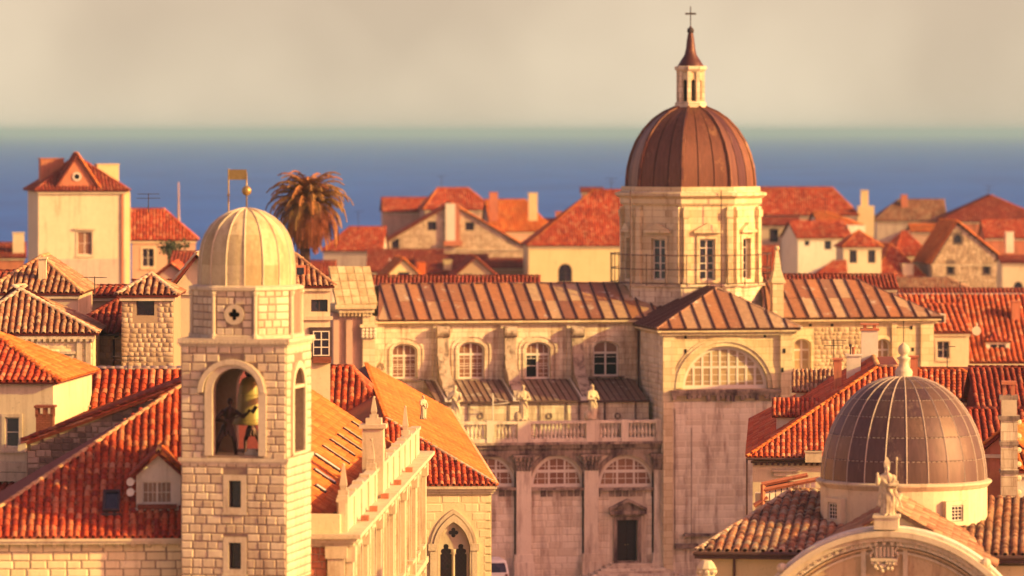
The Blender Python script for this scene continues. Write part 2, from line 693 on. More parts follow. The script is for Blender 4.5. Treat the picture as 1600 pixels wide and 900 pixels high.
def window(parent, f, a0, a1, b0, b1, cols, rows, fm, pm, fw=0.07, bw=0.035, dep=0.18, shape='rect', rise=None, mull=True, transom=None, th=0.07, singles=True, open_=()):
    """frame with glazing bars set in an opening; each pane a child. f as for plate()"""
    fr = MB()
    g = lambda a, b, d: f(a, b, d + dep)
    if shape == 'rect':
        outer = rect(a0, a1, b0, b1)
        inner = rect(a0 + fw, a1 - fw, b0 + fw, b1 - fw)
        bs = b1
    else:
        rise_ = (a1 - a0) / 2 if rise is None else rise
        bs = b1 - rise_
        outer = archp(a0, a1, b0, bs, rise_)
        inner = archp(a0 + fw, a1 - fw, b0 + fw, bs, rise_ - fw)
    fr.plate(outer, [inner], g, th)
    def topy(a):
        if shape == 'rect':
            return b1 - fw
        s = spans([(q[1], q[0]) for q in inner], a)
        return s[0][1] if s else bs
    def bar(x0, x1, y0, y1, d=0.01):
        pts = [g(x0, y0, d), g(x1, y0, d), g(x1, y0, th - d), g(x0, y0, th - d)]
        tp = [g(x0, y1, d), g(x1, y1, d), g(x1, y1, th - d), g(x0, y1, th - d)]
        fr.hull(pts, tp)
    cw = (a1 - a0 - 2 * fw) / cols
    ys = [b0 + fw]
    hb = (b1 - b0 - 2 * fw) / rows
    for i in range(1, cols):
        x = a0 + fw + i * cw
        t = bw if not (mull and cols % 2 == 0 and i == cols // 2) else fw * 1.1
        bar(x - t / 2, x + t / 2, b0 + fw, topy(x))
    for j in range(1, rows):
        y = b0 + fw + j * hb
        s = spans(inner, y)
        if s:
            t = fw * 1.1 if transom == j else bw
            bar(s[0][0], s[0][1], y - t / 2, y + t / 2, 0.015)
    wo = fr.build('window', fm, parent)
    for i in range(cols):
        for j in range(rows):
            if (i, j) in open_:
                continue
            x0, x1 = a0 + fw + i * cw, a0 + fw + (i + 1) * cw
            y0, y1 = b0 + fw + j * hb, b0 + fw + (j + 1) * hb
            if shape == 'rect':
                P = rect(x0, x1, y0, y1)
            else:
                xs = [x0 + (x1 - x0) * k / 4 for k in range(5)]
                P = [(x, min(y1, topy(min(max(x, a0 + fw + .01), a1 - fw - .01)))) for x in xs[::-1]]
                if max(q[1] for q in P) <= y0 + 0.03:
                    continue
                P = [(x0, y0), (x1, y0)] + [(x, max(yy, y0 + 0.005)) for x, yy in P]
            pb = MB()
            pb.plate(P, [], lambda a, b, d: g(a, b, d + th * 0.5), 0.01, back=False)
            pb.build('pane', pm, wo)
    return wo

def surround(mb, f, a0, a1, b0, b1, t, proud, shape='rect', rise=None, bs=None, n=14):
    """moulding round an opening, standing proud of the wall; starts at the sill"""
    if shape == 'rect':
        mb.plate(rect(a0 - t, a1 + t, b0 - t, b1 + t), [rect(a0, a1, b0, b1)], lambda a, b, d: f(a, b, d - proud), proud + 0.03)
    else:
        rise = (a1 - a0) / 2 if rise is None else rise
        bs = b1 - rise
        o = archp(a0 - t, a1 + t, b0, bs, rise + t, n)
        i = archp(a0, a1, b0, bs, rise, n)
        ring = [o[1]] + o[2:] + [o[0], i[0]] + i[2:][::-1] + [i[1]]
        mb.plate(ring, [], lambda a, b, d: f(a, b, d - proud), proud + 0.03)
# ------------------------------------------------------------------ the palette
CREAM = (0.70, 0.60, 0.42); PALE = (0.76, 0.70, 0.56)
M = {}
M['ashlar'] = stone('tower_stone', (0.50, 0.39, 0.27), (0.66, 0.55, 0.39), rvar=0.6, stain=(0.28, 0.17, 0.11), stain_lo=0.54, stain_hi=0.8)
M['mortar'] = stone('mortar', (0.20, 0.13, 0.10), (0.34, 0.25, 0.18), stain=(0.10, 0.06, 0.05))
M['trim'] = stone('pale_trim_stone', (0.48, 0.39, 0.27), (0.64, 0.54, 0.40), stain=(0.26, 0.16, 0.11), stain_lo=0.54, stain_hi=0.78)
M['hall'] = stone('palace_facade_stone', (0.46, 0.38, 0.27), (0.60, 0.51, 0.37), stain=(0.24, 0.15, 0.10), stain_lo=0.52, stain_hi=0.76, joints=(0.8, 0.4))
M['pediment'] = stone('pediment_stone', (0.46, 0.32, 0.18), (0.60, 0.45, 0.28), stain=(0.22, 0.12, 0.08), stain_lo=0.5, stain_hi=0.74)
M['dome_pale'] = stone('dome_plaster', (0.40, 0.31, 0.17), (0.60, 0.50, 0.30), rvar=0.4, stain=(0.24, 0.13, 0.07), stain_lo=0.48, stain_hi=0.74, streak=0.2)
M['yashlar'] = stone('yellow_ashlar', (0.66, 0.54, 0.33), (0.76, 0.65, 0.42), rvar=0.5, stain=(0.45, 0.33, 0.2), stain_lo=0.65, stain_hi=0.9)
M['rubble'] = stone('rubble_stone', (0.16, 0.11, 0.09), (0.40, 0.30, 0.24), rvar=1.0, stain=(0.10, 0.07, 0.06))
M['rubble_pale'] = stone('pale_rubble', (0.38, 0.27, 0.18), (0.56, 0.43, 0.30), rvar=0.6, stain=(0.22, 0.14, 0.1), stain_lo=0.6)
M['plaster'] = stone('cream_plaster', (0.56, 0.46, 0.31), (0.68, 0.58, 0.41), stain=(0.36, 0.25, 0.16), stain_lo=0.55, stain_hi=0.78, fine=3, bstr=0.2)
M['plaster_w'] = stone('white_plaster', (0.60, 0.54, 0.45), (0.72, 0.66, 0.56), stain=(0.36, 0.27, 0.2), stain_lo=0.56, stain_hi=0.8, fine=3, bstr=0.2)
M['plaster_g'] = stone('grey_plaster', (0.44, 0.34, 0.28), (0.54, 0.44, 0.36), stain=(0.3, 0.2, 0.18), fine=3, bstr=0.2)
M['plaster_p'] = stone('pink_plaster', (0.44, 0.27, 0.2), (0.56, 0.37, 0.28), stain=(0.3, 0.2, 0.16), fine=3, bstr=0.2)
M['plaster_y'] = stone('yellow_plaster', (0.64, 0.51, 0.27), (0.72, 0.59, 0.33), stain=(0.4, 0.26, 0.14), stain_lo=0.6, stain_hi=0.85, fine=3, bstr=0.2)
M['cath'] = stone('cathedral_stone', (0.62, 0.52, 0.40), (0.74, 0.65, 0.52), rvar=0.6, stain=(0.20, 0.11, 0.09), stain_lo=0.50, stain_hi=0.74, streak=0.18)
M['cath_plain'] = stone('cathedral_wall', (0.70, 0.60, 0.44), (0.82, 0.73, 0.56), stain=(0.28, 0.15, 0.10), stain_lo=0.48, stain_hi=0.72, streak=0.18, joints=(0.9, 0.42))
M['cath_dark'] = stone('weathered_black_stone', (0.24, 0.17, 0.14), (0.46, 0.36, 0.28), stain=(0.07, 0.04, 0.045), stain_lo=0.42, stain_hi=0.62, streak=0.3)
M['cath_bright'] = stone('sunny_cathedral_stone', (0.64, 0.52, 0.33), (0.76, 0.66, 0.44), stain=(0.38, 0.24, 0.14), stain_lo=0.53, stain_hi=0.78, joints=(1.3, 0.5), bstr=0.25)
M['buttress'] = stone('lichen_stone', (0.30, 0.20, 0.15), (0.60, 0.50, 0.38), stain=(0.10, 0.06, 0.05), stain_lo=0.5, stain_hi=0.66, streak=0.8)
M['t_red'] = tile_mat('red_tiles', [(0.42, 0.055, 0.024), (0.54, 0.085, 0.03), (0.47, 0.065, 0.026), (0.60, 0.2, 0.10), (0.50, 0.07, 0.03), (0.28, 0.035, 0.022), (0.58, 0.12, 0.045), (0.62, 0.27, 0.15)])
M['t_mid'] = tile_mat('orange_red_tiles', [(0.46, 0.085, 0.03), (0.56, 0.12, 0.045), (0.50, 0.09, 0.035), (0.66, 0.28, 0.15), (0.40, 0.065, 0.03), (0.60, 0.16, 0.06)])
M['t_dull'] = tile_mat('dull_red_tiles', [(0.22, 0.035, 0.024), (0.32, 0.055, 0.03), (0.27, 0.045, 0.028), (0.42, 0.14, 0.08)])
M['t_orange'] = tile_mat('orange_tiles', [(0.52, 0.115, 0.025), (0.66, 0.18, 0.035), (0.58, 0.14, 0.03), (0.68, 0.26, 0.07), (0.48, 0.10, 0.025)], lich=0.75)
M['t_moss'] = tile_mat('old_mixed_tiles', [(0.14, 0.07, 0.05), (0.50, 0.18, 0.09), (0.62, 0.52, 0.38), (0.34, 0.13, 0.08), (0.66, 0.36, 0.2), (0.20, 0.10, 0.07), (0.55, 0.44, 0.32), (0.46, 0.2, 0.12)], lich=0.6)
M['t_old'] = tile_mat('weathered_tiles', [(0.30, 0.12, 0.07), (0.46, 0.27, 0.16), (0.36, 0.14, 0.08), (0.52, 0.35, 0.22), (0.22, 0.09, 0.06), (0.40, 0.17, 0.09)], lich=0.6)
M['deck'] = plain('roof_deck', (0.20, 0.04, 0.03), 0.9)
M['deck_old'] = plain('old_roof_deck', (0.13, 0.07, 0.055), 0.9)
M['ridge'] = tile_mat('ridge_tiles', [(0.66, 0.36, 0.18), (0.72, 0.44, 0.24), (0.58, 0.26, 0.12)])
M['ridge_pale'] = tile_mat('mortared_ridge_tiles', [(0.70, 0.56, 0.4), (0.62, 0.4, 0.26), (0.74, 0.62, 0.46)])
M['copper'] = metal_mat('rusty_sheet_roof', [(0.27, 0.11, 0.055), (0.38, 0.17, 0.08), (0.30, 0.13, 0.07), (0.50, 0.34, 0.2), (0.22, 0.09, 0.06), (0.42, 0.17, 0.07), (0.40, 0.24, 0.14)])
M['lead'] = metal_mat('lead_roof', [(0.19, 0.10, 0.075), (0.27, 0.16, 0.12), (0.22, 0.12, 0.09), (0.32, 0.22, 0.16)], rough=0.6)
M['seam'] = plain('roof_seam', (0.09, 0.03, 0.03), 0.6)
M['dome_lead'] = metal_mat('church_dome_lead', [(0.085, 0.042, 0.052), (0.15, 0.085, 0.062), (0.11, 0.055, 0.055), (0.19, 0.115, 0.07)], rough=0.5, streak=0.1, sscale=6, metal=0.3, scratch=(0.30, 0.2, 0.15))
M['dome_seam'] = plain('pale_dome_seam', (0.48, 0.38, 0.32), 0.5)
M['dome_cop'] = metal_mat('cathedral_dome_sheet', [(0.13, 0.042, 0.03), (0.21, 0.08, 0.042), (0.09, 0.026, 0.026)], rough=0.5, streak=0.1, metal=0.35, scratch=(0.32, 0.16, 0.08))
M['statue'] = stone('statue_stone', (0.42, 0.32, 0.21), (0.66, 0.57, 0.41), stain=(0.15, 0.08, 0.06), stain_lo=0.48, stain_hi=0.75, streak=1, fine=9)
M['bronze'] = plain('dark_bronze', (0.07, 0.035, 0.03), 0.45, 0.6)
M['bell'] = metal_mat('bell_bronze', [(0.34, 0.25, 0.08), (0.34, 0.25, 0.08)], rough=0.5, metal=0.2, sscale=4, scratch=(0.25, 0.2, 0.1))
M['wfr'] = plain('white_window_frame', (0.72, 0.64, 0.56), 0.6, var=0.15)
M['wdark'] = plain('dark_frame', (0.07, 0.04, 0.045), 0.6)
M['iron'] = plain('iron', (0.05, 0.035, 0.04), 0.6)
M['gbrown'] = glass_mat('curtained_glass', (0.18, 0.075, 0.055), (0.28, 0.15, 0.10))
M['gdark'] = glass_mat('dark_glass', (0.012, 0.008, 0.02), (0.035, 0.02, 0.04))
M['gpale'] = glass_mat('sunlit_glass', (0.30, 0.19, 0.10), (0.44, 0.31, 0.17), 0.15)
M['dark'] = plain('dark_interior', (0.012, 0.008, 0.012), 0.9)
M['wood'] = plain('dark_door_wood', (0.03, 0.018, 0.02), 0.6)
M['white'] = plain('white_paint', (0.78, 0.75, 0.70), 0.5, var=0.1)
M['gold'] = plain('gilded_metal', (0.46, 0.32, 0.12), 0.4, 0.6)
M['brick'] = stone('dark_red_brick', (0.22, 0.07, 0.05), (0.34, 0.12, 0.08), joints=(0.24, 0.08))
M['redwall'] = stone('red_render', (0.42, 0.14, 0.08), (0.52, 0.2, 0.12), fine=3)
M['gutter'] = plain('gutter', (0.10, 0.05, 0.045), 0.6)
M['leaf'] = plain('palm_leaf', (0.34, 0.17, 0.05), 0.7, var=0.6, scale=2.0)
M['leafd'] = plain('dry_palm_leaf', (0.50, 0.20, 0.06), 0.8, var=0.6, scale=2.0)
M['bush'] = plain('bush_leaf', (0.05, 0.06, 0.03), 0.8)
M['trunk'] = plain('palm_bark', (0.16, 0.09, 0.06), 0.9)
M['ground'] = stone('paved_street', (0.34, 0.28, 0.22), (0.46, 0.38, 0.3), joints=(0.8, 0.8))

# ------------------------------------------------------------------ ground, sea
g = MB(); g.box(-260, 260, -60, 790, -3.5, 1.0)
g.build('ground', M['ground'], None, kind='structure')
mw, nt, b = _mat('sea_water', 0.5, 0.08)
v, _g = pos(nt, (0.012, 0.003, 1))
n1 = noise(nt, v, 1.0, 6, 0.6)
v2, _g = pos(nt, (0.25, 0.06, 1))
n2 = noise(nt, v2, 1.0, 5, 0.7)
c = mixc(nt, ramp(nt, n1, [(0.35, 0.0), (0.65, 1.0)]), (0.002, 0.055, 0.38), (0.006, 0.10, 0.52))
c = mixc(nt, ramp(nt, n2, [(0.45, 0.0), (0.7, 0.5)]), c, (0.02, 0.15, 0.56))
nt.links.new(c, b.inputs['Base Color'])
bump(nt, b, n2, 0.6, 0.6)
SEA = [(-30000, 760, -3), (30000, 760, -3), (30000, 70000, -3), (-30000, 70000, -3)]
link('sea', mesh_of('sea', SEA, [(0, 1, 2, 3)]), None, mw, kind='structure')

# ------------------------------------------------------------------ figures
def remesh(mb, voxel, m, name, parent=None, smooth_it=2):
    me = mesh_of(name, mb.v, mb.f)
    o = bpy.data.objects.new('tmp', me)
    COL.objects.link(o)
    md = o.modifiers.new('r', 'REMESH'); md.mode = 'VOXEL'; md.voxel_size = voxel
    ms = o.modifiers.new('s', 'SMOOTH'); ms.factor = 0.5; ms.iterations = smooth_it
    dg = bpy.context.evaluated_depsgraph_get()
    ev = o.evaluated_get(dg)
    out = bpy.data.meshes.new_from_object(ev, depsgraph=dg)
    out.name = name
    bpy.data.objects.remove(o)
    bpy.data.meshes.remove(me)
    out.polygons.foreach_set('use_smooth', [True] * len(out.polygons))
    out.materials.clear()
    out.materials.append(m)
    return link(name, out, parent)

def limb(mb, pts, rs, n=8):
    for i in range(len(pts) - 1):
        mb.tube(pts[i], pts[i + 1], rs[i], n, rs[i + 1])
        mb.ball(pts[i + 1], rs[i + 1] * 1.02, n=n, m=6)
    mb.ball(pts[0], rs[0] * 1.02, n=n, m=6)

def head(mb, c, s, beard=True, hair=True):
    """head of height ~0.24*s at c, facing -y"""
    x, y, z = c
    mb.ball((x, y, z), .085 * s, .10 * s, .13 * s, 12, 9)
    mb.ball((x, y - .105 * s, z - .01 * s), .016 * s, .03 * s, .035 * s)      # nose
    mb.ball((x, y - .07 * s, z + .035 * s), .07 * s, .035 * s, .016 * s)       # brow
    for q in (-1, 1):
        mb.ball((x + q * .088 * s, y, z), .015 * s, .03 * s, .035 * s)        # ears
    if beard:
        mb.ball((x, y - .075 * s, z - .13 * s), .055 * s, .055 * s, .09 * s)
    else:
        mb.ball((x, y - .07 * s, z - .085 * s), .04 * s, .035 * s, .035 * s)
    if hair:
        mb.ball((x, y + .03 * s, z + .03 * s), .10 * s, .10 * s, .12 * s)
    mb.tube((x, y + .01 * s, z - .22 * s), (x, y, z - .08 * s), .055 * s, 8)

def hand(mb, c, d, s=1.0):
    """small palm with fingers spread along direction d"""
    c, d = Vector(c), Vector(d).normalized()
    side = d.cross(Vector((0, 1, 0)))
    side = side.normalized() if side.length > 0.1 else Vector((1, 0, 0))
    mb.ball(c, .05 * s, .035 * s, .05 * s)
    for k, L in zip((-1.5, -.5, .5, 1.5), (.09, .11, .105, .08)):
        mb.tube(c + side * k * .024 * s, c + side * k * .03 * s + d * L * s, .017 * s, 5, .012 * s)
    mb.tube(c + side * .04 * s, c + side * .09 * s + d * .03 * s, .018 * s, 5, .012 * s)

def robed(mb, s=1.0, arms=(), lean=0.0, folds=9, seed=0):
    """standing robed body about 1.85*s tall, feet at 0"""
    rg = random.Random(seed)
    ph = rg.uniform(0, 6)
    rings = [(0.0, .25, .21), (.05, .27, .23), (.4, .235, .20), (.75, .225, .185), (1.0, .21, .165), (1.15, .195, .145), (1.32, .225, .15), (1.46, .235, .145), (1.54, .17, .12), (1.6, .07, .07)]
    n = 36
    vs = []
    for z, rx, ry in rings:
        for i in range(n):
            a = 2 * PI * i / n
            k = 1 + (0.09 * (1 - min(z / 1.3, 1)) + .015) * math.sin(folds * a + ph + z * 2.2)
            hx = .03 * math.sin(z * 2.3)
            vs.append(((rx * k * math.cos(a) + hx + lean * z) * s, ry * k * math.sin(a) * s, z * s))
    fs = [(k * n + i, k * n + (i + 1) % n, (k + 1) * n + (i + 1) % n, (k + 1) * n + i) for k in range(len(rings) - 1) for i in range(n)]
    fs += [tuple(range(n))[::-1], tuple(range((len(rings) - 1) * n, len(rings) * n))]
    mb.add(vs, fs)
    for q in (-1, 1):
        mb.ball(((q * .09) * s, -.22 * s, .04 * s), .06 * s, .11 * s, .045 * s)   # feet
    for pts in arms:
        limb(mb, [tuple(x * s for x in p) for p in pts], [.10 * s, .085 * s, .055 * s])
        d = Vector(pts[-1]) - Vector(pts[-2])
        hand(mb, Vector(pts[-1]) * s + d.normalized() * .05 * s, d, s)
    # mantle falling from one shoulder across the body
    limb(mb, [(-.2 * s, -.05 * s, 1.42 * s), (.02 * s, -.2 * s, 1.05 * s), (.2 * s, -.16 * s, .75 * s), (.24 * s, -.05 * s, .3 * s)], [.07 * s, .06 * s, .055 * s, .05 * s])
# ================================================================== THE BELL TOWER
T = Bld('bell_tower', 'tall square bell tower of stone blocks with an octagonal lantern and pale ribbed dome', 'bell tower', 447.5, 190, -10.7)
tw = -T.u(283)                       # side of the square
def tz(y): return T.w(y)
z_str, z_cor, z_top = tz(719), tz(541), tz(530)
# shaft
def win_hole(x0, x1, y0, y1, b=T, v=0.0):
    return rect(*b.r(x0, x1, y0, y1, v))
holes = [win_hole(357.5, 377, 751, 793), win_hole(357.5, 377, 848, 889)]
m = MB()
m.plate(rect(-tw, 0, 0, z_str), holes, FRONT(0), 0.5)
m.plate(rect(0.5, tw, 0, z_str), [], SIDE_R(0), 0.5)
m.box(-tw, -tw + .5, .5, tw, 0, z_str); m.box(-tw + .5, -.5, tw - .5, tw, 0, z_str)
m.box(-tw + .5, -.5, .5, tw - .5, z_str - .3, z_str)
wall = m.build('wall', M['mortar'], T.root)
sur = [rect(*T.r(349, 386, 741, 799)), rect(*T.r(349, 386, 839, 898))]
visb = T.w(912)
courses('stone', rect(-tw + .01, -.01, visb, z_str), sur, 0.335, (0.3, 0.62), FRONT(0), wall, M['ashlar'], proud=0.045, gap=0.03, hv=0.18, wob=0.006)
courses('stone', rect(-tw + .01, -.01, 8, visb), [], 0.335, (0.4, 0.7), FRONT(0), wall, M['ashlar'], proud=0.045, gap=0.03, singles=False)
# belfry: four walls with arches
az0, az1 = T.w(713), T.w(576)
a0, a1 = T.u(332.5), T.u(404.5)
r0 = (a1 - a0) / 2
F_arch = archp(a0, a1, az0, az1 - r0)
mid = (a0 + a1) / 2
sa, sb = T.atu(457.5, 650, 0).y, T.atu(474.5, 650, 0).y
sb0 = T.atu(466, 705).z; st = T.atu(466, 574).z
R_arch = archp(sa, sb, sb0, st - (sb - sa) / 2)
m = MB()
m.plate(rect(-tw, 0, z_str, z_cor), [F_arch], FRONT(0), 0.45)
m.plate(rect(0.45, tw, z_str, z_cor), [R_arch], SIDE_R(0), 0.45)
m.plate(rect(-tw, -.45, z_str, z_cor), [F_arch], FRONT(tw - .45), 0.45)
m.plate(rect(0.45, tw - .45, z_str, z_cor), [R_arch], SIDE_L(-tw), 0.45)
m.box(-tw + .45, -.45, .45, tw - .45, z_cor - .25, z_cor)
bel = m.build('belfry', M['mortar'], T.root)
arch_out = archp(T.u(311), T.u(414), T.w(614), T.w(614), T.w(563) - T.w(614), 18)
jamb = rect(T.u(326), T.u(411), az0, T.w(613))
courses('stone', rect(-tw + .01, -.01, z_str + .02, z_cor - .02), [arch_out, jamb], 0.325, (0.3, 0.58), FRONT(0), bel, M['ashlar'], proud=0.045, gap=0.03, hv=0.12, wob=0.006)
sideh = archp(sa - .45, sb + .45, sb0 - .1, st - (sb - sa) / 2, (sb - sa) / 2 + .45)
for (zz0, zz1, hh) in ((z_str, z_cor - .02, [sideh]), (visb, z_str - .02, [])):
    courses('stone', rect(.03, tw - .03, zz0, zz1), hh, 0.335, (0.5, 0.9), SIDE_R(0), wall if not hh else bel, M['trim'], proud=0.03, gap=0.018, singles=False)
m = MB()
surround(m, FRONT(0), a0, a1, az0, az1, T.u(345) - T.u(333), .10, 'arch', n=18)
m.build('arch_moulding', M['trim'], bel)
m = MB()
o = archp(T.u(310), T.u(415), T.w(614), T.w(614), T.w(562) - T.w(614), 18)[2:]
i = archp(T.u(318), T.u(407), T.w(614), T.w(614), T.w(570) - T.w(614), 18)[2:]
m.plate(o + i[::-1], [], lambda a, b, d: (a, -.2 + d, b), .25)
m.build('hood_moulding', M['trim'], bel)
m = MB()
surround(m, SIDE_R(0), sa, sb, sb0, st, .28, .08, 'arch')
m.box(-.02, .12, sa - .35, sb + .35, sb0 - .1, sb0)
zi = T.atu(466, 604).z
m.box(-.3, .05, sa - .02, sb + .02, zi - .05, zi + .08)
m.build('arch_moulding', M['trim'], bel)
# cornices
m = MB()
m.box(-tw - .1, .1, -.1, tw + .1, z_str - .09, z_str + .05)
m.box(-tw - .05, .05, -.05, tw + .05, z_str - .18, z_str - .09)
m.build('string_course', M['trim'], T.root)
m = MB()
m.box(-tw - .06, .06, -.06, tw + .06, z_cor - .04, z_cor + .06)
m.box(-tw - .13, .13, -.13, tw + .13, z_cor + .06, z_top)
for k in range(26):
    x = -tw - .1 + k * (tw + .2) / 26
    m.box(x, x + .1, -.17, -.13, z_cor + .08, z_cor + .16)
    m.box(.13, .17, x + tw + .03, x + tw + .13, z_cor + .08, z_cor + .16)
m.build('cornice', M['trim'], T.root)
for (x0, x1, y0, y1) in ((357.5, 377, 751, 793), (357.5, 377, 848, 889)):
    A = T.r(x0, x1, y0, y1)
    w_ = window(T.root, FRONT(0), *A, 1, 1, M['wdark'], M['gdark'], fw=.03, dep=.3)
    s = MB(); surround(s, FRONT(0), *A, .22, .05)
    s.box(A[0] - .26, A[1] + .26, -.09, 0, A[2] - .28, A[2] - .2)
    s.build('window_surround', M['trim'], w_)
# octagonal lantern
cu, cv = -tw / 2, tw / 2
ap = 2.02
cr = ap / math.cos(PI / 8)
zo1 = tz(452)
m = MB()
corners = [(cu + cr * math.cos(PI / 8 + k * PI / 4), cv + cr * math.sin(PI / 8 + k * PI / 4)) for k in range(8)]
qc = T.at(367, 491.5, cv - ap)
for k in range(8):
    (x0, y0), (x1, y1) = corners[k], corners[(k + 1) % 8]
    e = Vector((x1 - x0, y1 - y0)); L = e.length; e.normalize()
    inn = Vector((-e.y, e.x))
    def f(a, b, d, x0=x0, y0=y0, e=e, inn=inn): return (x0 + e.x * a + inn.x * d, y0 + e.y * a + inn.y * d, b)
    h = []
    if k in (5, 6, 7):
        h = [quatre(L / 2, qc.z, .25)]
    m.plate(rect(0, L, z_top, zo1), h if k == 5 else [], f, .3)
    if k in (4, 5, 6):
        cut = [circ(L / 2, qc.z, .40)] if k == 5 else []
        courses('stone', rect(.12, L - .12, z_top + .03, zo1 - .03), cut, .3, (.28, .5), f, T.root, M['ashlar'], proud=.025, gap=.022)
        if k == 5:
            q = MB(); q.plate(circ(L / 2, qc.z, .40, 24), [quatre(L / 2, qc.z, .235)], lambda a, b, d: f(a, b, d - .06), .08)
            q.build('quatrefoil', M['trim'], T.root)
            q = MB(); q.plate(circ(L / 2, qc.z, .38, 16), [], lambda a, b, d: f(a, b, d + .28), .02)
            q.build('opening', M['dark'], T.root)
m.build('octagon', M['mortar'], T.root)
m = MB()
m.lathe([(cr + .02, 0), (cr + .12, .04), (cr + .12, .16), (cr - .1, .22)], 8, (cu, cv, zo1 - .1), rot=PI / 8)
m.lathe([(cr + .1, 0), (cr + .1, .1), (cr, .14)], 8, (cu, cv, z_top), rot=PI / 8)
m.build('octagon_cornice', M['trim'], T.root)
for k in range(8):
    x, y = corners[k]
    c = MB(); c.lathe([(.13, 0), (.13, .12), (.085, .2), (.08, zo1 - z_top - .3), (.13, zo1 - z_top - .2), (.14, zo1 - z_top - .1)], 8, (x, y, z_top))
    c.build('colonnette', M['trim'], T.root)
# dome in ribs and bands
dz = lambda y: T.w(y, cv)
dpx = 190.0 / F * 1.011
prof = [(75, 449), (75, 432), (74.5, 413), (73, 396), (69, 378), (64, 366), (55, 352), (43, 341), (28, 332), (12, 327), (3, 325.5)]
prof = [(r_ * dpx, dz(y)) for r_, y in prof]
bands = [prof[0:3], prof[2:6], prof[5:]]
for bnd in bands:
    for k in range(16):
        g0 = 2 * PI * k / 16 + .012
        pb = MB(); pb.lathe(bnd, 3, (cu, cv, 0), g0, g0 + 2 * PI / 16 - .024, False, rot=PI / 16)
        pb.build('dome_panel', M['dome_pale'], T.root, smooth=True)
m = MB(); m.lathe([(r_ - .03, z) for r_, z in prof], 32, (cu, cv, 0)); 
m.build('dome', M['mortar'], T.root, smooth=True)
m = MB()
for k in range(16):
    a = 2 * PI * k / 16 + PI / 16
    m.path([(cu + (r_ + .015) * math.cos(a), cv + (r_ + .015) * math.sin(a), z) for r_, z in prof], .035, 4)
m.build('rib', M['trim'], T.root)
m = MB()
bp = T.at(379, 298, cv)
m.tube((cu + .0, cv, dz(330)), (cu, cv, dz(270)), .03)
m.ball((cu, cv, bp.z), .2)
m.build('finial', M['gold'], T.root, smooth=True)
m = MB()
xl = T.at(357, 300, cv).x
m.tube((xl, cv, dz(338)), (xl, cv, dz(264)), .03)
m.ball((xl, cv, dz(305)), .06)
m.box(xl, cu, cv - .015, cv + .015, dz(281), dz(265))
m.build('weather_vane', M['gold'], T.root)

# bell and the two bronze strikers stand inside the belfry
bc = T.world((cu + .12, cv, 0))
zb0, zb1 = T.w(664, cv), T.w(589, cv)
hb = zb1 - zb0
bell = thing('bell', 'large green-gold bronze bell hanging in the arch of the bell tower', 'bell', (bc.x, bc.y, zb0), T.t)
m = MB()
m.lathe([(.64, 0), (.66, .04), (.60, .14), (.52, .35 * hb), (.45, .6 * hb), (.40, .82 * hb), (.30, .95 * hb), (.10, hb), (.02, hb)], 28)
m.build('bell_body', M['bell'], bell, smooth=True)
for z, r_ in ((.1, .635), (.2, .59), (.62 * hb, .455), (.84 * hb, .40)):
    m = MB(); m.path([(r_ * math.cos(a * PI / 12), r_ * math.sin(a * PI / 12), z) for a in range(24)], .018, 4, True)
    m.build('band', M['bell'], bell)
m = MB()
for q in (-1, 1):
    m.path([(q * .16 * math.sin(PI * i / 6), 0, hb + .18 - .18 * math.cos(PI * i / 6)) for i in range(7)], .05, 6)
    m.path([(0, q * .16 * math.sin(PI * i / 6), hb + .18 - .18 * math.cos(PI * i / 6)) for i in range(7)], .05, 6)
m.box(-1.75, 1.75, -.12, .12, hb + .3, hb + .5)
m.build('crown', M['iron'], bell)
m = MB(); m.tube((0, 0, .3), (0, 0, -.12), .04); m.ball((0, 0, -.12), .1); m.build('clapper', M['iron'], bell)

def striker(name, label, loc, rz, s, raise_):
    t = thing(name, label, 'statue', loc, rz)
    mb = MB()
    limb(mb, [(-.10, 0, .98), (-.30, -.10, .52), (-.42, .08, .08)], [.11, .085, .05])
    limb(mb, [(.10, 0, .98), (.22, -.16, .55), (.26, -.02, .08)], [.11, .085, .05])
    for x, y in ((-.42, .08), (.26, -.02)):
        mb.ball((x + .05, y - .08, .05), .06, .13, .05)
    limb(mb, [(0, 0, .98), (.02, 0, 1.2), (.05, 0, 1.45)], [.16, .15, .19])
    mb.ball((.05, 0, 1.42), .25, .14, .15)
    head(mb, (.08, -.02, 1.78), 1.0)
    mb.ball((0, 0, .9), .24, .17, .16)                        # kilt
    for k in range(10):
        a = 2 * PI * k / 10
        mb.tube((.17 * math.cos(a), .13 * math.sin(a), .92), (.23 * math.cos(a), .18 * math.sin(a), .68), .05)
    limb(mb, [(.28, 0, 1.46), (.50, -.12, 1.30), (.66, -.20, 1.45)], [.075, .06, .045])
    limb(mb, [(-.18, 0, 1.46), (-.38, -.16, 1.22), (-.10, -.30, 1.18)], [.075, .06, .045])
    hand(mb, (.68, -.21, 1.49), (.3, 0, 1)); hand(mb, (-.06, -.31, 1.18), (1, 0, .2))
    b_ = remesh(MB_scaled(mb, s), .022 * s, M['bronze'], 'body', t)
    h = MB(Matrix.Scale(s, 4)); h.tube((-.14, -.31, 1.12), (.86, -.2, 1.56), .022); h.tube((.78, -.2, 1.44), (.92, -.2, 1.66), .07)
    h.build('hammer', M['bronze'], t)
    return t
def MB_scaled(mb, s):
    o = MB(); o.v = [(a * s, b * s, c * s) for a, b, c in mb.v]; o.f = mb.f
    return o
p = T.world((T.at(356, 700, .95).x, .95, z_str + .02))
striker('bronze_striker', 'dark bronze man swinging a hammer at the front of the belfry arch', p, R(4), 1.22, 0)
p = T.world((T.at(393, 700, 3.2).x, 3.2, z_str + .02))
striker('bronze_striker', 'second bronze man with a hammer, half hidden behind the great bell', p, R(188), 1.0, 0)
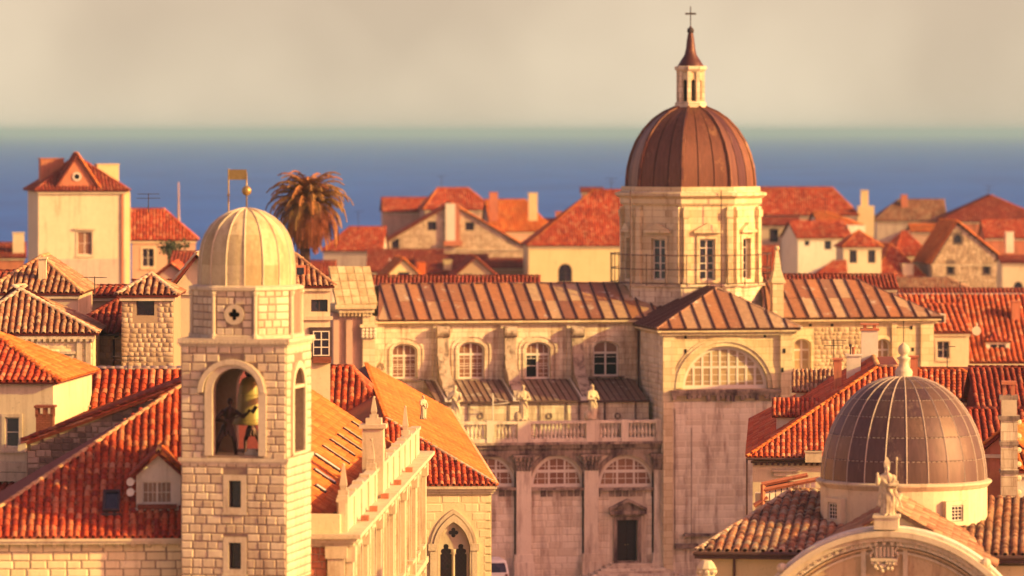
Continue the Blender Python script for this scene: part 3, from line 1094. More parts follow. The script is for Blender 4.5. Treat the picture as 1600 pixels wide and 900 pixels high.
m = MB(); m.box(-tw + .5, -.5, .5, tw - .5, z_str, z_str + .06)
for k in range(6):
    m.box(-tw + .6 + k * .5, -tw + 1.0 + k * .5, .3, .7, z_str + .06, z_str + .10)
m.build('belfry_floor', M['gutter'], T.root)
p = T.world((T.u(391), .7, z_str + .1))
m = MB(); m.box(-.38, .38, -.2, .25, 0, .16); m.box(-.28, .05, -.15, .15, .16, .26)
tag(m.build('stone_block', M['trim'], None), 'flat pale block lying on the belfry floor under the bell', 'block').location = p
# ------------------------------------------------------------------ general house
def add_windows(b, wallparent, specs, v=0.0, f=None):
    """specs: (x0,x1,y0,y1, kind) in photograph pixels -> holes and window builders"""
    holes, todo = [], []
    for s in specs:
        x0, x1, y0, y1, kind = s[:5]
        A = b.r(x0, x1, y0, y1, v)
        if kind[0] == 'A':
            holes.append(archp(A[0], A[1], A[2], A[3] - (A[1] - A[0]) / 2))
        else:
            holes.append(rect(*A))
        todo.append((A, kind, s[5:]))
    return holes, todo

def do_windows(b, parent, todo, v=0.0, dep=.14):
    for A, kind, ex in todo:
        c, r = (ex[0], ex[1]) if len(ex) > 1 else (2, 2)
        arch = kind[0] == 'A'
        frame = M['wdark'] if 'd' in kind else M['wfr']
        pane = M['gbrown'] if 'b' in kind else M['gdark']
        w_ = window(parent, FRONT(v), *A, c, r, frame, pane, fw=.06, bw=.035, dep=dep, shape='arch' if arch else 'rect')
        if 's' in kind:
            s = MB()
            if arch:
                surround(s, FRONT(v), *A, .15, .05, 'arch')
            else:
                surround(s, FRONT(v), *A, .15, .05)
                s.box(A[0] - .2, A[1] + .2, v - .12, v, A[2] - .24, A[2] - .15)
            s.build('window_surround', M['trim'], w_)
        if 'h' in kind:
            s = MB(); s.box(A[0] - .35, A[1] + .35, v - .22, v, A[3] + .18, A[3] + .34)
            s.build('window_hood', M['trim'], w_)
        if 'o' in kind:
            s = MB(); s.box(A[0] - .02 - (A[1] - A[0]) * .3, A[0] - .02, v - .06, v - .02, A[2], A[3])
            s.box(A[1] + .02, A[1] + .02 + (A[1] - A[0]) * .3, v - .06, v - .02, A[2], A[3])
            s.build('shutter', M['redwall'], w_)

def roof_faces(u0, u1, v0, v1, wE, wR, style, h0=0, h1=0, over=.25, mid=None):
    """slopes of a roof; each: ([points], facing). Eaves stretched by over."""
    k = 0.0
    U0, U1, V0, V1 = u0 - over, u1 + over, v0 - over, v1 + over
    if style == 'u':
        mv = (v0 + v1) / 2 if mid is None else mid
        r0 = (u0 + h0 if h0 else U0, mv, wR); r1 = (u1 - h1 if h1 else U1, mv, wR)
        fs = [([(U0, V0, wE), (U1, V0, wE), r1, r0], 'front'), ([(U1, V1, wE), (U0, V1, wE), r0, r1], 'back')]
        if h1: fs.append(([(U1, V0, wE), (U1, V1, wE), r1], 'right'))
        if h0: fs.append(([(U0, V1, wE), (U0, V0, wE), r0], 'left'))
        rid = [(r0, r1)] + ([((U0, V0, wE), r0)] if h0 else []) + ([((U1, V0, wE), r1)] if h1 else [])
    else:
        mu = (u0 + u1) / 2 if mid is None else mid
        r0 = (mu, v0 + h0 if h0 else V0, wR); r1 = (mu, v1 - h1 if h1 else V1, wR)
        fs = [([(U1, V0, wE), (U1, V1, wE), r1, r0], 'right'), ([(U0, V1, wE), (U0, V0, wE), r0, r1], 'left')]
        if h0: fs.append(([(U0, V0, wE), (U1, V0, wE), r0], 'front'))
        if h1: fs.append(([(U1, V1, wE), (U0, V1, wE), r1], 'back'))
        rid = [(r0, r1)] + ([((U0, V0, wE), r0), ((U1, V0, wE), r0)] if h0 else [((U0, V0, wE), r0), ((U1, V0, wE), r0)])
    return fs, rid, (r0, r1)

def chimney(b, parent, x0, x1, y0, y1, v, m, cap=True, pot=0, name='chimney', lou=False):
    A = b.r(x0, x1, y0, y1, v)
    w = A[1] - A[0]
    c = MB()
    c.box(A[0], A[1], v, v + w * 1.05, A[2], A[3] - .1)
    if not cap:
        c.box(A[0], A[1], v, v + w, A[3] - .1, A[3])
    o = c.build(name, m, parent)
    if cap:
        k = MB()
        k.box(A[0] - .07, A[1] + .07, v - .07, v + w * 1.05 + .07, A[3] - .1, A[3])
        if lou:
            k.box(A[0] + w * .12, A[0] + w * .3, v + .05, v + w - .05, A[3], A[3] + .22); k.box(A[1] - w * .3, A[1] - w * .12, v + .05, v + w - .05, A[3], A[3] + .22)
            k.box(A[0] - .05, A[1] + .05, v - .05, v + w + .05, A[3] + .22, A[3] + .3)
        k.build('chimney_cap', M['redwall'] if lou else m, o)
    for q in range(pot):
        p = MB(); p.lathe([(.09, 0), (.09, .35), (.12, .4)], 8, (A[0] + (q + .5) * w / pot, v + w / 2, A[3]))
        p.build('chimney_pot', M['redwall'], o)
    return o

def house(name, label, x0, x1, yE, yR, D, depth, deg=0.0, style='u', wallm=None, roofm=None, wins=(), chim=(), h0=0, h1=0,
          over=.25, group=None, singles=False, far=True, pitch=.32, cat='house', deck=None, ridgem=None, cornice=True, mid=None, lay=None, rubble=None, base=None, pans=False):
    b = Bld(name, label, cat, x0, D, deg, group)
    u1 = b.u(x1)
    wE = b.w(yE)
    mid_w = depth / 2 if mid is None else mid
    if style == 'u':
        wR = b.w(yR, mid_w)
    else:
        wR = b.w(yR, h0 if h0 else 0)
    wallm = wallm or M['plaster']; roofm = roofm or M['t_red']
    holes, todo = add_windows(b, None, wins)
    m = MB()
    fs, rid, rr = roof_faces(0, u1, 0, depth, wE, wR, style, h0, h1, over, mid)
    if style == 'v' and not h0:
        mu = u1 / 2 if mid is None else mid
        # the gable stops just under the roof
        out = [(0, 0), (u1, 0), (u1, wE - .02), (mu, wR - .16), (0, wE - .02)]
    else:
        out = rect(0, u1, 0, wE - .06)
    m.plate(out, holes, FRONT(0), .35)
    m.box(0, .35, .35, depth, 0, wE - .12); m.box(u1 - .35, u1, .35, depth, 0, wE - .12); m.box(.35, u1 - .35, depth - .35, depth, 0, wE - .12)
    if style == 'u' and not h0:
        m.hull([(0, .05, wE - .12), (.35, .05, wE - .12), (.35, depth - .05, wE - .12), (0, depth - .05, wE - .12)], [(0, mid_w - .05, wR - .3), (.35, mid_w - .05, wR - .3), (.35, mid_w + .05, wR - .3), (0, mid_w + .05, wR - .3)])
    if style == 'u' and not h1:
        m.hull([(u1 - .35, .05, wE - .12), (u1, .05, wE - .12), (u1, depth - .05, wE - .12), (u1 - .35, depth - .05, wE - .12)], [(u1 - .35, mid_w - .05, wR - .3), (u1, mid_w - .05, wR - .3), (u1, mid_w + .05, wR - .3), (u1 - .35, mid_w + .05, wR - .3)])
    wall = m.build('wall', wallm, b.root)
    do_windows(b, b.root, todo)
    if lay:
        lo = b.w(lay[0])
        o2 = [(max(a, 0), max(c, lo)) for a, c in out]
        big = [[(q[0] + (0.18 if q[0] > sum(p[0] for p in h) / len(h) else -0.18), q[1] + (0.18 if q[1] > sum(p[1] for p in h) / len(h) else -0.18)) for q in h] for h in holes]
        courses('stone', o2, big, lay[1], lay[2], FRONT(0), wall, lay[3], proud=.02, gap=.022, hv=.25, wob=.012, singles=lay[4] if len(lay) > 4 else False)
    rm = MB()
    for pts, _ in fs:
        rm.slab(pts, .12)
    roof = rm.build('roof', deck or M['deck'], b.root)
    for pts, face in fs:
        if face != 'back':
            tiles(pts, roof, roofm, pitch, .36, far, singles, pans)
    for q in rid:
        ridge(q[0], q[1], roof, ridgem or roofm, singles=False)
    if cornice:
        c = MB()
        c.box(-.1, u1 + .1, -over * .6, 0, wE - .3, wE - .14)
        c.build('cornice', M['trim'], wall)
    for ch in chim:
        x_0, x_1, y_0, y_1 = ch[:4]
        vv = ch[4] if len(ch) > 4 else mid_w
        chimney(b, roof, x_0, x_1, y_0, y_1, vv, ch[5] if len(ch) > 5 else wallm, pot=ch[6] if len(ch) > 6 else 0)
    b.u1, b.wE, b.wR, b.wall, b.roof, b.fs, b.depth = u1, wE, wR, wall, roof, fs, depth
    return b
# ================================================================== LEFT OF THE TOWER, NEAR
# the palace whose big roof fills the lower left corner
P = Bld('palace_house', 'yellow ashlar house in the lower left corner, wide red roof with a white dormer', 'house', 283, 192, 3)
e0, e1 = P.u(-70), P.u(462)
wE = P.w(838); dep = 9.0
A0 = P.at(284, 604, dep)
roofw = MB()
eL, eR = (e0, -.45, wE), (e1, -.45, wE)
rL, rR = (A0.x, dep, A0.z), (P.u(448, dep), dep, A0.z)
front = [eL, eR, rR, rL]
left = [(e0, 2 * dep, wE), eL, rL]
back = [(e1, 2 * dep, wE), (e0, 2 * dep, wE), rL, rR]
right = [eR, (e1, 2 * dep, wE), rR]
for f_ in (front, left, back, right):
    roofw.slab(f_, .15)
proof = roofw.build('roof', M['deck'], P.root)
# tiles only where they can be seen: the slope left of the tower
cutx = P.u(300)
k_ = (rL[0] - eL[0])
slope_pt = lambda u: (u, dep if u > rL[0] else -.45 + (dep + .45) * (u - eL[0]) / k_, A0.z if u > rL[0] else wE + (A0.z - wE) * (u - eL[0]) / k_)
tiles([eL, (cutx, -.45, wE), slope_pt(cutx), rL], proof, M['t_red'], .305, .40)
ridge(eL, rL, proof, M['ridge'], r=.13, length=.42)
m = MB()
m.plate(rect(e0 + .4, e1 - .4, 0, wE - .25), [], FRONT(0), .4)
m.box(e0 + .4, e0 + .8, .4, 2 * dep, 0, wE - .25); m.box(e1 - .8, e1 - .4, .4, 2 * dep, 0, wE - .25)
pw = m.build('wall', M['mortar'], P.root)
courses('stone', rect(P.u(-8), P.u(300), P.w(915), wE - .27), [], .335, (.55, .95), FRONT(0), pw, M['yashlar'], proud=.03, gap=.014, hv=.05)
courses('stone', rect(P.u(-8), P.u(300), 9, P.w(915)), [], .335, (.55, .95), FRONT(0), pw, M['yashlar'], proud=.03, gap=.014, singles=False)
m = MB(); m.box(e0, e1, -.42, 0, wE - .26, wE - .13); m.box(e0, e1, -.5, -.36, wE - .14, wE - .04)
m.build('cornice', M['trim'], pw)
for k in range(14):
    x = P.u(8) + k * .62
    m = MB(); m.hull([(x, -.16, wE - .42), (x + .16, -.16, wE - .42), (x + .16, 0, wE - .42), (x, 0, wE - .42)], [(x, -.36, wE - .26), (x + .16, -.36, wE - .26), (x + .16, 0, wE - .26), (x, 0, wE - .26)])
    m.build('bracket', M['trim'], pw)
# dormer
sl = (A0.z - wE) / (dep + .45)
def roof_v(y):          # depth at which the slope shows on image row y
    lo, hi = -.45, dep
    for _ in range(30):
        mdv = (lo + hi) / 2
        if P.w(y, mdv) > wE + sl * (mdv + .45): lo = mdv
        else: hi = mdv
    return lo
vd = roof_v(795)
A = P.r(211, 284, 738, 795, vd)
wx0, wx1, wy0, wy1 = P.r(222, 269, 752, 787, vd)
gm = (A[0] + A[1]) / 2
dtop = P.w(706, vd); deav = P.w(741, vd)
m = MB()
m.plate([(A[0] + .05, A[2] - .3), (A[1] - .05, A[2] - .3), (A[1] - .05, deav - .02), (gm, dtop - .14), (A[0] + .05, deav - .02)], [rect(wx0, wx1, wy0, wy1)], FRONT(vd), .2)
m.box(A[0] + .05, A[0] + .2, vd + .2, vd + 2.6, A[2] - .3, deav - .02); m.box(A[1] - .2, A[1] - .05, vd + .2, vd + 2.6, A[2] - .3, deav - .02)
dm = m.build('dormer', M['plaster_w'], proof)
window(dm, FRONT(vd), wx0, wx1, wy0, wy1, 6, 2, M['wfr'], M['gbrown'], fw=.06, bw=.025, dep=.08, mull=True)
m = MB()
rb = vd + (dtop - wE - sl * (vd + .45)) / sl + .2
for q in ((A[0] - .15, gm), (A[1] + .15, gm)):
    m.slab([(q[0], vd - .25, deav - .08), (q[1], vd - .25, dtop), (q[1], rb, dtop), (q[0], rb * .55 + vd * .45, deav - .08)], .1)
m.build('dormer_roof', M['deck'], dm)
dr = MB(); 
tiles([(A[1] + .15, vd - .25, deav - .08), (A[1] + .15, vd + 1.2, deav - .08), (gm, rb, dtop), (gm, vd - .25, dtop)], dm, M['t_orange'], .28, .34, singles=False)
tiles([(A[0] - .15, vd + 1.2, deav - .08), (A[0] - .15, vd - .25, deav - .08), (gm, vd - .25, dtop), (gm, rb, dtop)], dm, M['t_dull'], .28, .34, singles=False)  # right slope orange, left dull: sun and shade put into the tile colours
ridge((gm, vd - .28, dtop + .02), (gm, rb, dtop + .02), dm, M['ridge'], r=.1, length=.35)
m = MB(); m.box(wx0 - .18, wx1 + .18, vd - .28, vd - .02, wy0 - .2, wy0 - .02); m.build('flower_box', M['brick'], dm)
m = MB(); m.box(A[0] - .05, A[1] + .05, vd - .12, vd + .02, A[2] - .06, A[2] + .04); m.build('flashing', M['wfr'], dm)
for y in (753, 769):
    c = P.at(204, y, vd - .05)
    m = MB(); m.lathe([(.03, -.12), (.12, -.1), (.17, 0), (.17, .02)], 12, (0, 0, 0)); m.tube((0, 0, -.1), (.25, .1, -.2), .02)
    o = m.build('satellite_dish', M['wfr'])
    tag(o, 'small pale round lamp on the left side of the white dormer, ' + ('upper of the two' if y == 753 else 'lower of the two'), 'lamp', 'round lamps beside the dormer')
    o.name = 'dish_lamp'
    o.location = P.world(c); o.rotation_euler = (R(80), 0, R(-20))
# skylight
vk = roof_v(804); vk2 = roof_v(772)
c0, c1 = P.at(160, 804, vk), P.at(190, 772, vk2)
c0r, c1l = P.at(187, 804, vk), P.at(163, 772, vk2)
nn = Vector((0, -sl, 1)).normalized()
def on(p, h): return (Vector(p) + nn * h)
m = MB()
qa = [(c0.x, vk), (c0r.x, vk), (c0r.x, vk2), (c0.x, vk2)]
zz = lambda v_: wE + sl * (v_ + .45)
o4 = [Vector((x, y, zz(y))) for x, y in qa]
i4 = [Vector((x, y, zz(y))) for x, y in ((qa[0][0] + .09, vk + .1), (qa[1][0] - .09, vk + .1), (qa[2][0] - .09, vk2 - .1), (qa[3][0] + .09, vk2 - .1))]
for k in range(4):
    a, b_, c, d = o4[k], o4[(k + 1) % 4], i4[(k + 1) % 4], i4[k]
    m.hull([on(a, .02), on(b_, .02), on(c, .02), on(d, .02)], [on(a, .24), on(b_, .24), on(c, .24), on(d, .24)])
m.box(c0.x - .05, c0r.x + .05, vk - .22, vk, zz(vk) - .02, zz(vk) + .08)
sk = m.build('skylight', M['wdark'], proof)
m = MB(); m.hull([on(p, .15) for p in i4], [on(p, .17) for p in i4]); m.build('pane', M['gdark'], sk)
m = MB(); ii = P.at(148, 706, roof_v(712)); m.box(ii.x, ii.x + .5, ii.y, ii.y + .3, ii.z - .1, ii.z + .22)
# stone gable house behind
S = Bld('stone_gable_house', 'dark rubble stone gable end rising behind the red palace roof left of the tower', 'house', 42, 212, -2)
gx, gy = S.u(300), S.w(596)
ex, ey = S.u(38), S.w(690)
m = MB()
gw = S.u(425); rt_ = (gy - .2 - S.w(692)) / gx; zgr = gy - .2 - rt_ * (gw - gx)
m.plate([(0, 0), (gw, 0), (gw, zgr), (gx, gy - .2), (0, S.w(692))], [], FRONT(0), .4)
m.box(0, .4, .4, 14, 0, S.w(694)); m.box(gw - .4, gw, .4, 14, 0, zgr - .1)
sw = m.build('wall', M['mortar'], S.root)
courses('stone', [(.02, S.w(800)), (S.u(290), S.w(800)), (S.u(290), S.w(602) - .1), (.02, S.w(694))], [], .27, (.22, .55), FRONT(0), sw, M['rubble'], proud=.05, gap=.03, hv=.35, wob=.03)
m = MB()
m.slab([(-.2, -.2, ey), (-.2, 14, ey), (gx, 14, gy + .1), (gx, -.2, gy + .1)], .2)
m.slab([(gw, -.2, zgr + .3), (gw, 14, zgr + .3), (gx, 14, gy + .1), (gx, -.2, gy + .1)], .2)
sr = m.build('roof', M['deck'], S.root)
tiles([(-.2, 14, ey), (-.2, -.2, ey), (gx, -.2, gy + .1), (gx, 14, gy + .1)], sr, M['t_dull'], .3, .38, singles=False)
ridge((-.2, -.12, ey + .03), (gx, -.12, gy + .13), sr, M['t_dull'], r=.14, singles=False)
ridge((-.2, -.3, ey - .12), (gx, -.3, gy - .02), sr, M['t_red'], r=.1, singles=False)
c = chimney(S, sr, 56, 82, 648, 700, 1.2, M['brick'], cap=False)
A = S.r(54, 84, 634, 650, 1.2)
m = MB()
for x in (A[0] + .02, (A[0] + A[1]) / 2 - .06, A[1] - .16):
    for y in (1.2, 1.2 + .6):
        m.box(x, x + .13, y, y + .13, A[2] - .05, A[3] - .1)
m.box(A[0] - .03, A[1] + .03, 1.15, 2.1, A[3] - .1, A[3])
m.build('chimney_cap', M['brick'], c)
m = MB(); m.box(-.35, .0, -.3, .15, S.w(705), S.w(692)); m.build('corner_block', M['trim'], sw)

# long orange tiled roof
O = house('tiled_roof_house', 'long bright red barrel-tiled roof between the cream house and the bell tower', 90, 420, 668, 577, 226, 7.5, 0, 'u', M['plaster'], M['t_red'], singles=True, far=False, pitch=.36, mid=3.6, over=.05, ridgem=M['ridge_pale'], cornice=False)
vv = 1.0
A = O.r(121, 139, 636, 650, vv)
m = MB(); m.box(A[0], A[1], vv, vv + .7, A[2] - .2, A[3]); m.box(A[0] - .03, A[0] + .08, vv - .12, vv, A[2] - .25, A[3] - .05); m.box(A[0] - .06, A[1] + .06, vv - .06, vv + .8, A[3], A[3] + .06)
m.build('roof_vent', M['trim'], O.roof)

# cream house on the left edge
C = Bld('cream_corner_house', 'cream plastered house at the left edge with a smooth red hipped roof and white window', 'house', 83, 218, -5)
cx0 = C.u(-110)
ce = C.w(596); cr_w = C.w(524, 5); 
m = MB()
ws = [(-3, 7, 652, 699, 's', 1, 2), (8, 30, 652, 699, 's', 1, 2), (-40, -12, 652, 699, 's', 2, 2)]
holes, todo = add_windows(C, None, ws[1:])
m.plate(rect(cx0, 0, 0, ce), holes, FRONT(0), .35)
m.plate(rect(0.35, 10, 0, ce), [], SIDE_R(0), .35)
cw_ = m.build('wall', M['plaster'], C.root)
do_windows(C, C.root, todo)
ap_ = (C.u(-25, 5), 5, C.w(512, 5))
m = MB()
fr = [(cx0 - .3, -.3, ce), (.3, -.3, ce), ap_, (cx0 - .3 , 5, ap_[2])]
rt = [(.3, -.3, ce), (.3, 10.3, ce), ap_]
m.slab(fr, .12); m.slab(rt, .12); m.slab([(.3, 10.3, ce), (cx0, 10.3, ce), (cx0, 5, ap_[2]), ap_], .12)
cr_ = m.build('roof', M['deck'], C.root)
tiles(fr, cr_, M['t_red'], .3, .4, singles=True)
tiles(rt, cr_, M['t_orange'], .3, .4, singles=False)  # orange tiles paint in the sunlight on the right slope
ridge(fr[1], ap_, cr_, M['t_orange'], r=.14, length=.4)
m = MB(); m.box(cx0, .12, -.2, 0, C.w(737), C.w(722)); m.box(cx0, .12, -.3, 0, C.w(752), C.w(738)); m.build('ledge', M['trim'], cw_)
lowr = MB(); y0 = C.w(800)
lowr.slab([(cx0, -4, C.w(800, -4)), (.1, -4, C.w(800, -4)), (.1, -.1, C.w(757)), (cx0, -.1, C.w(757))], .15)
lr = lowr.build('lower_roof', M['deck'], C.root)
tiles([(cx0, -4, C.w(800, -4)), (.1, -4, C.w(800, -4)), (.1, -.1, C.w(757)), (cx0, -.1, C.w(757))], lr, M['t_dull'], .3, .38, singles=False)

# ------------------------------------------------------------------ middle distance, left
b = house('ornate_cream_house', 'cream house with pilasters and an old mossy hipped roof at the left edge', -60, 146, 521, 448, 250, 9, 2, 'u', M['plaster_y'], M['t_old'], wins=[(86, 108, 563, 600, 's', 2, 3), (20, 42, 563, 600, 's', 2, 3)], h0=3, h1=4.4, far=False, singles=False, ridgem=M['ridge_pale'], lay=(620, .45, (.7, 1.1), M['yashlar']))
m = MB()
for x in (57, 120, 134):
    m.box(b.u(x), b.u(x + 8), -.12, 0, 5, b.wE - .3)
for k in range(22):
    m.box(b.u(-55) + k * .31, b.u(-55) + k * .31 + .14, -.22, 0, b.wE - .42, b.wE - .3)
m.build('pilasters', M['trim'], b.wall)
m = MB(); A = b.r(78, 118, 549, 553); m.box(A[0], A[1], -.3, 0, A[2], A[3]); m.box(A[0] + .1, A[1] - .1, -.12, 0, A[2] - .25, A[2]); m.build('lintel', M['trim'], b.wall)
house('mossy_roof_house', 'old brown-tiled roof with a slim chimney above the ornate cream house', -20, 122, 458, 402, 264, 9, 0, 'v', M['rubble_pale'], M['t_old'], chim=[(60, 72, 402, 440, 1.5, M['plaster'])], far=False, h0=5, ridgem=M['ridge'])
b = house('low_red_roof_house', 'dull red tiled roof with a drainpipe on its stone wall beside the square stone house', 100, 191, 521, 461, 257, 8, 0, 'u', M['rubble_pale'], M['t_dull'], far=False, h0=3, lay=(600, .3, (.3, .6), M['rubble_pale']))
m = MB(); x = b.u(178); m.tube((x, -.08, b.w(528)), (x, -.08, 4), .06); m.tube((b.u(187), -.3, b.w(523)), (x, -.08, b.w(528)), .06); m.build('drainpipe', M['gutter'], b.wall)
m = MB(); m.box(b.u(150), b.u(191), -.42, -.26, b.wE - .1, b.wE); m.build('gutter', M['gutter'], b.roof)
house('square_stone_house', 'square pale stone house with one dark shuttered window under a pyramid roof', 190, 271, 461, 429, 252, 5.5, 0, 'v', M['rubble_pale'], M['t_old'], wins=[(213, 241, 468, 493, 'd', 1, 1), (244, 256, 571, 590, 'Ad', 1, 1)], h0=2.7, h1=2.7, far=False, ridgem=M['ridge_pale'], lay=(600, .24, (.22, .45), M['rubble_pale']))
house('plastered_side_house', 'tall plain plastered house squeezed between the stone house and the bell tower', 270, 345, 452, 398, 262, 8, 0, 'v', M['plaster'], M['t_orange'], ridgem=M['ridge_pale'], far=False)
b = house('tall_house', 'tall cream house at far left with a hooded window and a pointed red roof', 60, 196, 298, 245, 470, 11, 11, 'v', M['plaster'], M['t_dull'],
      wins=[(121, 144, 362, 398, 'bsh', 2, 2), (110, 151, 440, 470, 'd', 2, 1)], h0=5, h1=5, over=.4)
m = MB(); m.box(.0, b.u1 + .01, -.03, .02, 0, b.w(405)); m.build('painted_wall_shade', M['plaster_g'], b.wall)  # lower wall painted greyer in place of a cast shadow
m = MB(); m.box(b.u1 - .4, b.u1 - .18, -.16, 0, 3, b.wE - .3); m.build('drainpipe', M['redwall'], b.wall)
m = MB(); m.box(b.u1 + .02, b.u1 + .5, .3, 5, 3, b.w(300)); m.build('side_wall', M['plaster_y'], b.wall)
gA = b.r(84, 158, 240, 296, .2); gm = (gA[0] + gA[1]) / 2
m = MB(); rc = b.at(120, 276, .2)
m.plate([(gA[0] + .2, gA[2]), (gA[1] - .2, gA[2]), (gm, gA[3] - .3)], [circ(rc.x, rc.z, .3, 12)], FRONT(.2), .3)
dmr = m.build('dormer', M['redwall'], b.roof)
m = MB(); m.plate(circ(rc.x, rc.z, .42, 16), [circ(rc.x, rc.z, .28, 16)], FRONT(.1), .14); m.build('round_frame', M['wfr'], dmr)
m = MB(); m.plate(circ(rc.x, rc.z, .3, 12), [], FRONT(.32), .02); m.build('pane', M['gdark'], dmr)
m = MB()
for q in (gA[0], gA[1]):
    m.slab([(q, -.1, gA[2]), (gm, -.1, gA[3]), (gm, 3.5, gA[3]), (q, 3.5, gA[2])], .12)
m.build('dormer_roof', M['deck'], dmr)
tiles([(gA[1], -.1, gA[2]), (gA[1], 3.5, gA[2]), (gm, 3.5, gA[3]), (gm, -.1, gA[3])], dmr, M['t_orange'], .32, .36, True, False, False)
tiles([(gA[0], 3.5, gA[2]), (gA[0], -.1, gA[2]), (gm, -.1, gA[3]), (gm, 3.5, gA[3])], dmr, M['t_dull'], .32, .36, True, False, False)  # sunlit right slope and dark left slope painted with two tile colours
chimney(b, b.roof, 64, 100, 247, 285, 4, M['redwall'])
chimney(b, b.roof, 152, 186, 256, 290, 4, M['plaster_y'])
b = house('red_roof_cottage', 'pinkish house with a bright red hipped roof and white window right of the tall house', 206, 306, 375, 327, 485, 9, 4, 'u', M['plaster_p'], M['t_red'], wins=[(222, 241, 388, 417, 's', 2, 2)], h1=3.2)
house('low_white_house', 'small pale house with a tiled roof just left of the bell tower dome', 268, 345, 412, 394, 440, 8, 0, 'u', M['plaster_w'], M['t_dull'], wins=[(282, 290, 420, 432, 'd', 1, 1)])
house('small_gable_cottage', 'tiny gabled cottage roof half hidden behind the pyramid roof', 236, 300, 440, 412, 425, 8, 0, 'v', M['plaster_p'], M['t_red'])
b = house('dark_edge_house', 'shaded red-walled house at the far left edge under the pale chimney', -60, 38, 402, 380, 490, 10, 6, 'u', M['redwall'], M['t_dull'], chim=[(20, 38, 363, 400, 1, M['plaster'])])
ms = Bld('mast', 'thin pale mast standing against the sea behind the red cottage', 'mast', 279, 505)
m = MB(); m.tube((0, 0, 0), (0, 0, ms.w(340)), .22, 8, .16); m.tube((0, 0, ms.w(340)), (0, 0, ms.w(285)), .12, 6, .05); m.build('pole', M['plaster_p'], ms.root)
m = MB(); m.tube((-.5, 0, ms.w(350)), (.5, 0, ms.w(350)), .06); m.build('crossbar', M['plaster_p'], ms.root)

def shrub(name, label, px, D, z, h, r, mat, n=500, cat='tree', seed=1):
    rg = random.Random(seed)
    t = thing(name, label, cat, ((px - 800) * D / F, D, z))
    m = MB(); m.tube((0, 0, 0), (0, 0, h * .6), .3, 8, .12); m.build('trunk', M['trunk'], t)
    vs, fs = [], []
    cl = [(Vector((rg.gauss(0, .45) * r, rg.gauss(0, .45) * r, h * .6 + rg.gauss(0, .3) * r)), rg.uniform(.25, .45) * r) for _ in range(14)]
    for _ in range(n):
        c, cr__ = rg.choice(cl)
        d = Vector((rg.gauss(0, 1), rg.gauss(0, 1), rg.gauss(0, 1))).normalized()
        p = c + d * cr__ * rg.uniform(.6, 1.1)
        a = Vector((rg.gauss(0, 1), rg.gauss(0, 1), rg.gauss(0, 1))).normalized() * .16
        b_ = a.cross(d).normalized() * .1
        k = len(vs); vs += [p - a, p + b_, p + a, p - b_]; fs.append((k, k + 1, k + 2, k + 3))
    link('crown', mesh_of('crown', vs, fs), t, mat)
shrub('dark_tree', 'dark bushy tree between the red cottage and the bell tower dome', 264, 450, 1, 37, 1.5, M['bush'])

# ------------------------------------------------------------------ palm
pal = thing('palm_tree', 'big date palm with reddish brown fronds standing against the sea', 'palm tree', ((482 - 800) * 385 / F, 385, 0))
pz = lambda y: CAMZ - (y - HOR) / F * 385
PM = 300 / F
m = MB()
top_ = pz(322)
m.path([(0.2 * math.sin(k * .5) - .1, 0, (top_ - .6) * k / 24) for k in range(25)], .42, 9)
for k in range(70):
    a = k * 2.4; z = top_ - 3.2 + 3 * k / 70
    m.add([(.3 * math.cos(a - .25), .3 * math.sin(a - .25), z), (.3 * math.cos(a + .25), .3 * math.sin(a + .25), z), (.55 * math.cos(a), .55 * math.sin(a), z + .32)], [(0, 1, 2)])
m.build('trunk', M['trunk'], pal)
rg = random.Random(3)
for k in range(150):
    a = k * 2.39996 + rg.uniform(-.2, .2)
    t = k / 149
    el = PI / 2 * (1.02 - 1.7 * t) + rg.uniform(-.12, .12)          # upright in the middle, hanging at the rim
    L = rg.uniform(3.3, 4.4) * (1.0 if t < .75 else .95)
    pts = []
    p = Vector((0, 0, top_)); d = el
    for s_ in range(9):
        pts.append(p.copy())
        p = p + Vector((math.cos(a) * math.cos(d), math.sin(a) * math.cos(d), math.sin(d))) * L / 8
        d -= .10 + .055 * s_
        d = max(d, -1.45)
    f = MB()
    f.path(pts, .04, 4)
    side = Vector((-math.sin(a), math.cos(a), 0))
    for s_ in range(1, 30):
        q = s_ / 30 * 8
        i0 = int(q); P0 = pts[i0].lerp(pts[min(i0 + 1, 8)], q - i0)
        fw = (pts[min(i0 + 1, 8)] - pts[i0]).normalized() if i0 < 8 else fw
        ll = .82 * math.sin(PI * (s_ / 30 * .82 + .14))
        for sg in (-1, 1):
            e_ = P0 + side * sg * ll * .8 + fw * ll * .55 - Vector((0, 0, ll * .35 * rg.uniform(.6, 1.3)))
            f.add([P0 - fw * .07, P0 + fw * .07, e_], [(0, 1, 2)])
    f.build('frond', M['leafd'] if t > .62 or rg.random() < .3 else M['leaf'], pal)
# ================================================================== TOWN HALL: long sunlit facade receding beside the tower
def hull_px(b, pts, v): return [b.at(x, y, v) for x, y in pts]
H = Bld('town_hall', 'long sunlit palace right of the bell tower with orange roof and stone parapet', 'palace', 541, 200, -2.42)
wc, wp = 17.45, 18.85
L_ = 52.0
m = MB()
hw = []
for k in range(12):
    v0 = 2.2 + k * 4.15
    for (z0, z1) in ((12.9, 16.5), (7.3, 11.2)):
        hw.append((v0, v0 + 1.25, z0, z1))
m.plate(rect(0, L_, 0, wc - .3), [archp(a, b_, c, d - .62) for a, b_, c, d in hw], SIDE_R(0), .5)
m.plate(rect(-1.95, 0, 0, wc - .3), [], FRONT(0), .45)
m.box(-17, -16.5, 0, L_, 0, wc - .3); m.box(-16.5, -.5, L_ - .5, L_, 0, wc - .3)
hwall = m.build('wall', M['hall'], H.root)
m = MB(); m.box(-16.5, -1.95, .9, 1.3, 0, wc - .3); m.build('shaded_bay', M['redwall'], hwall)
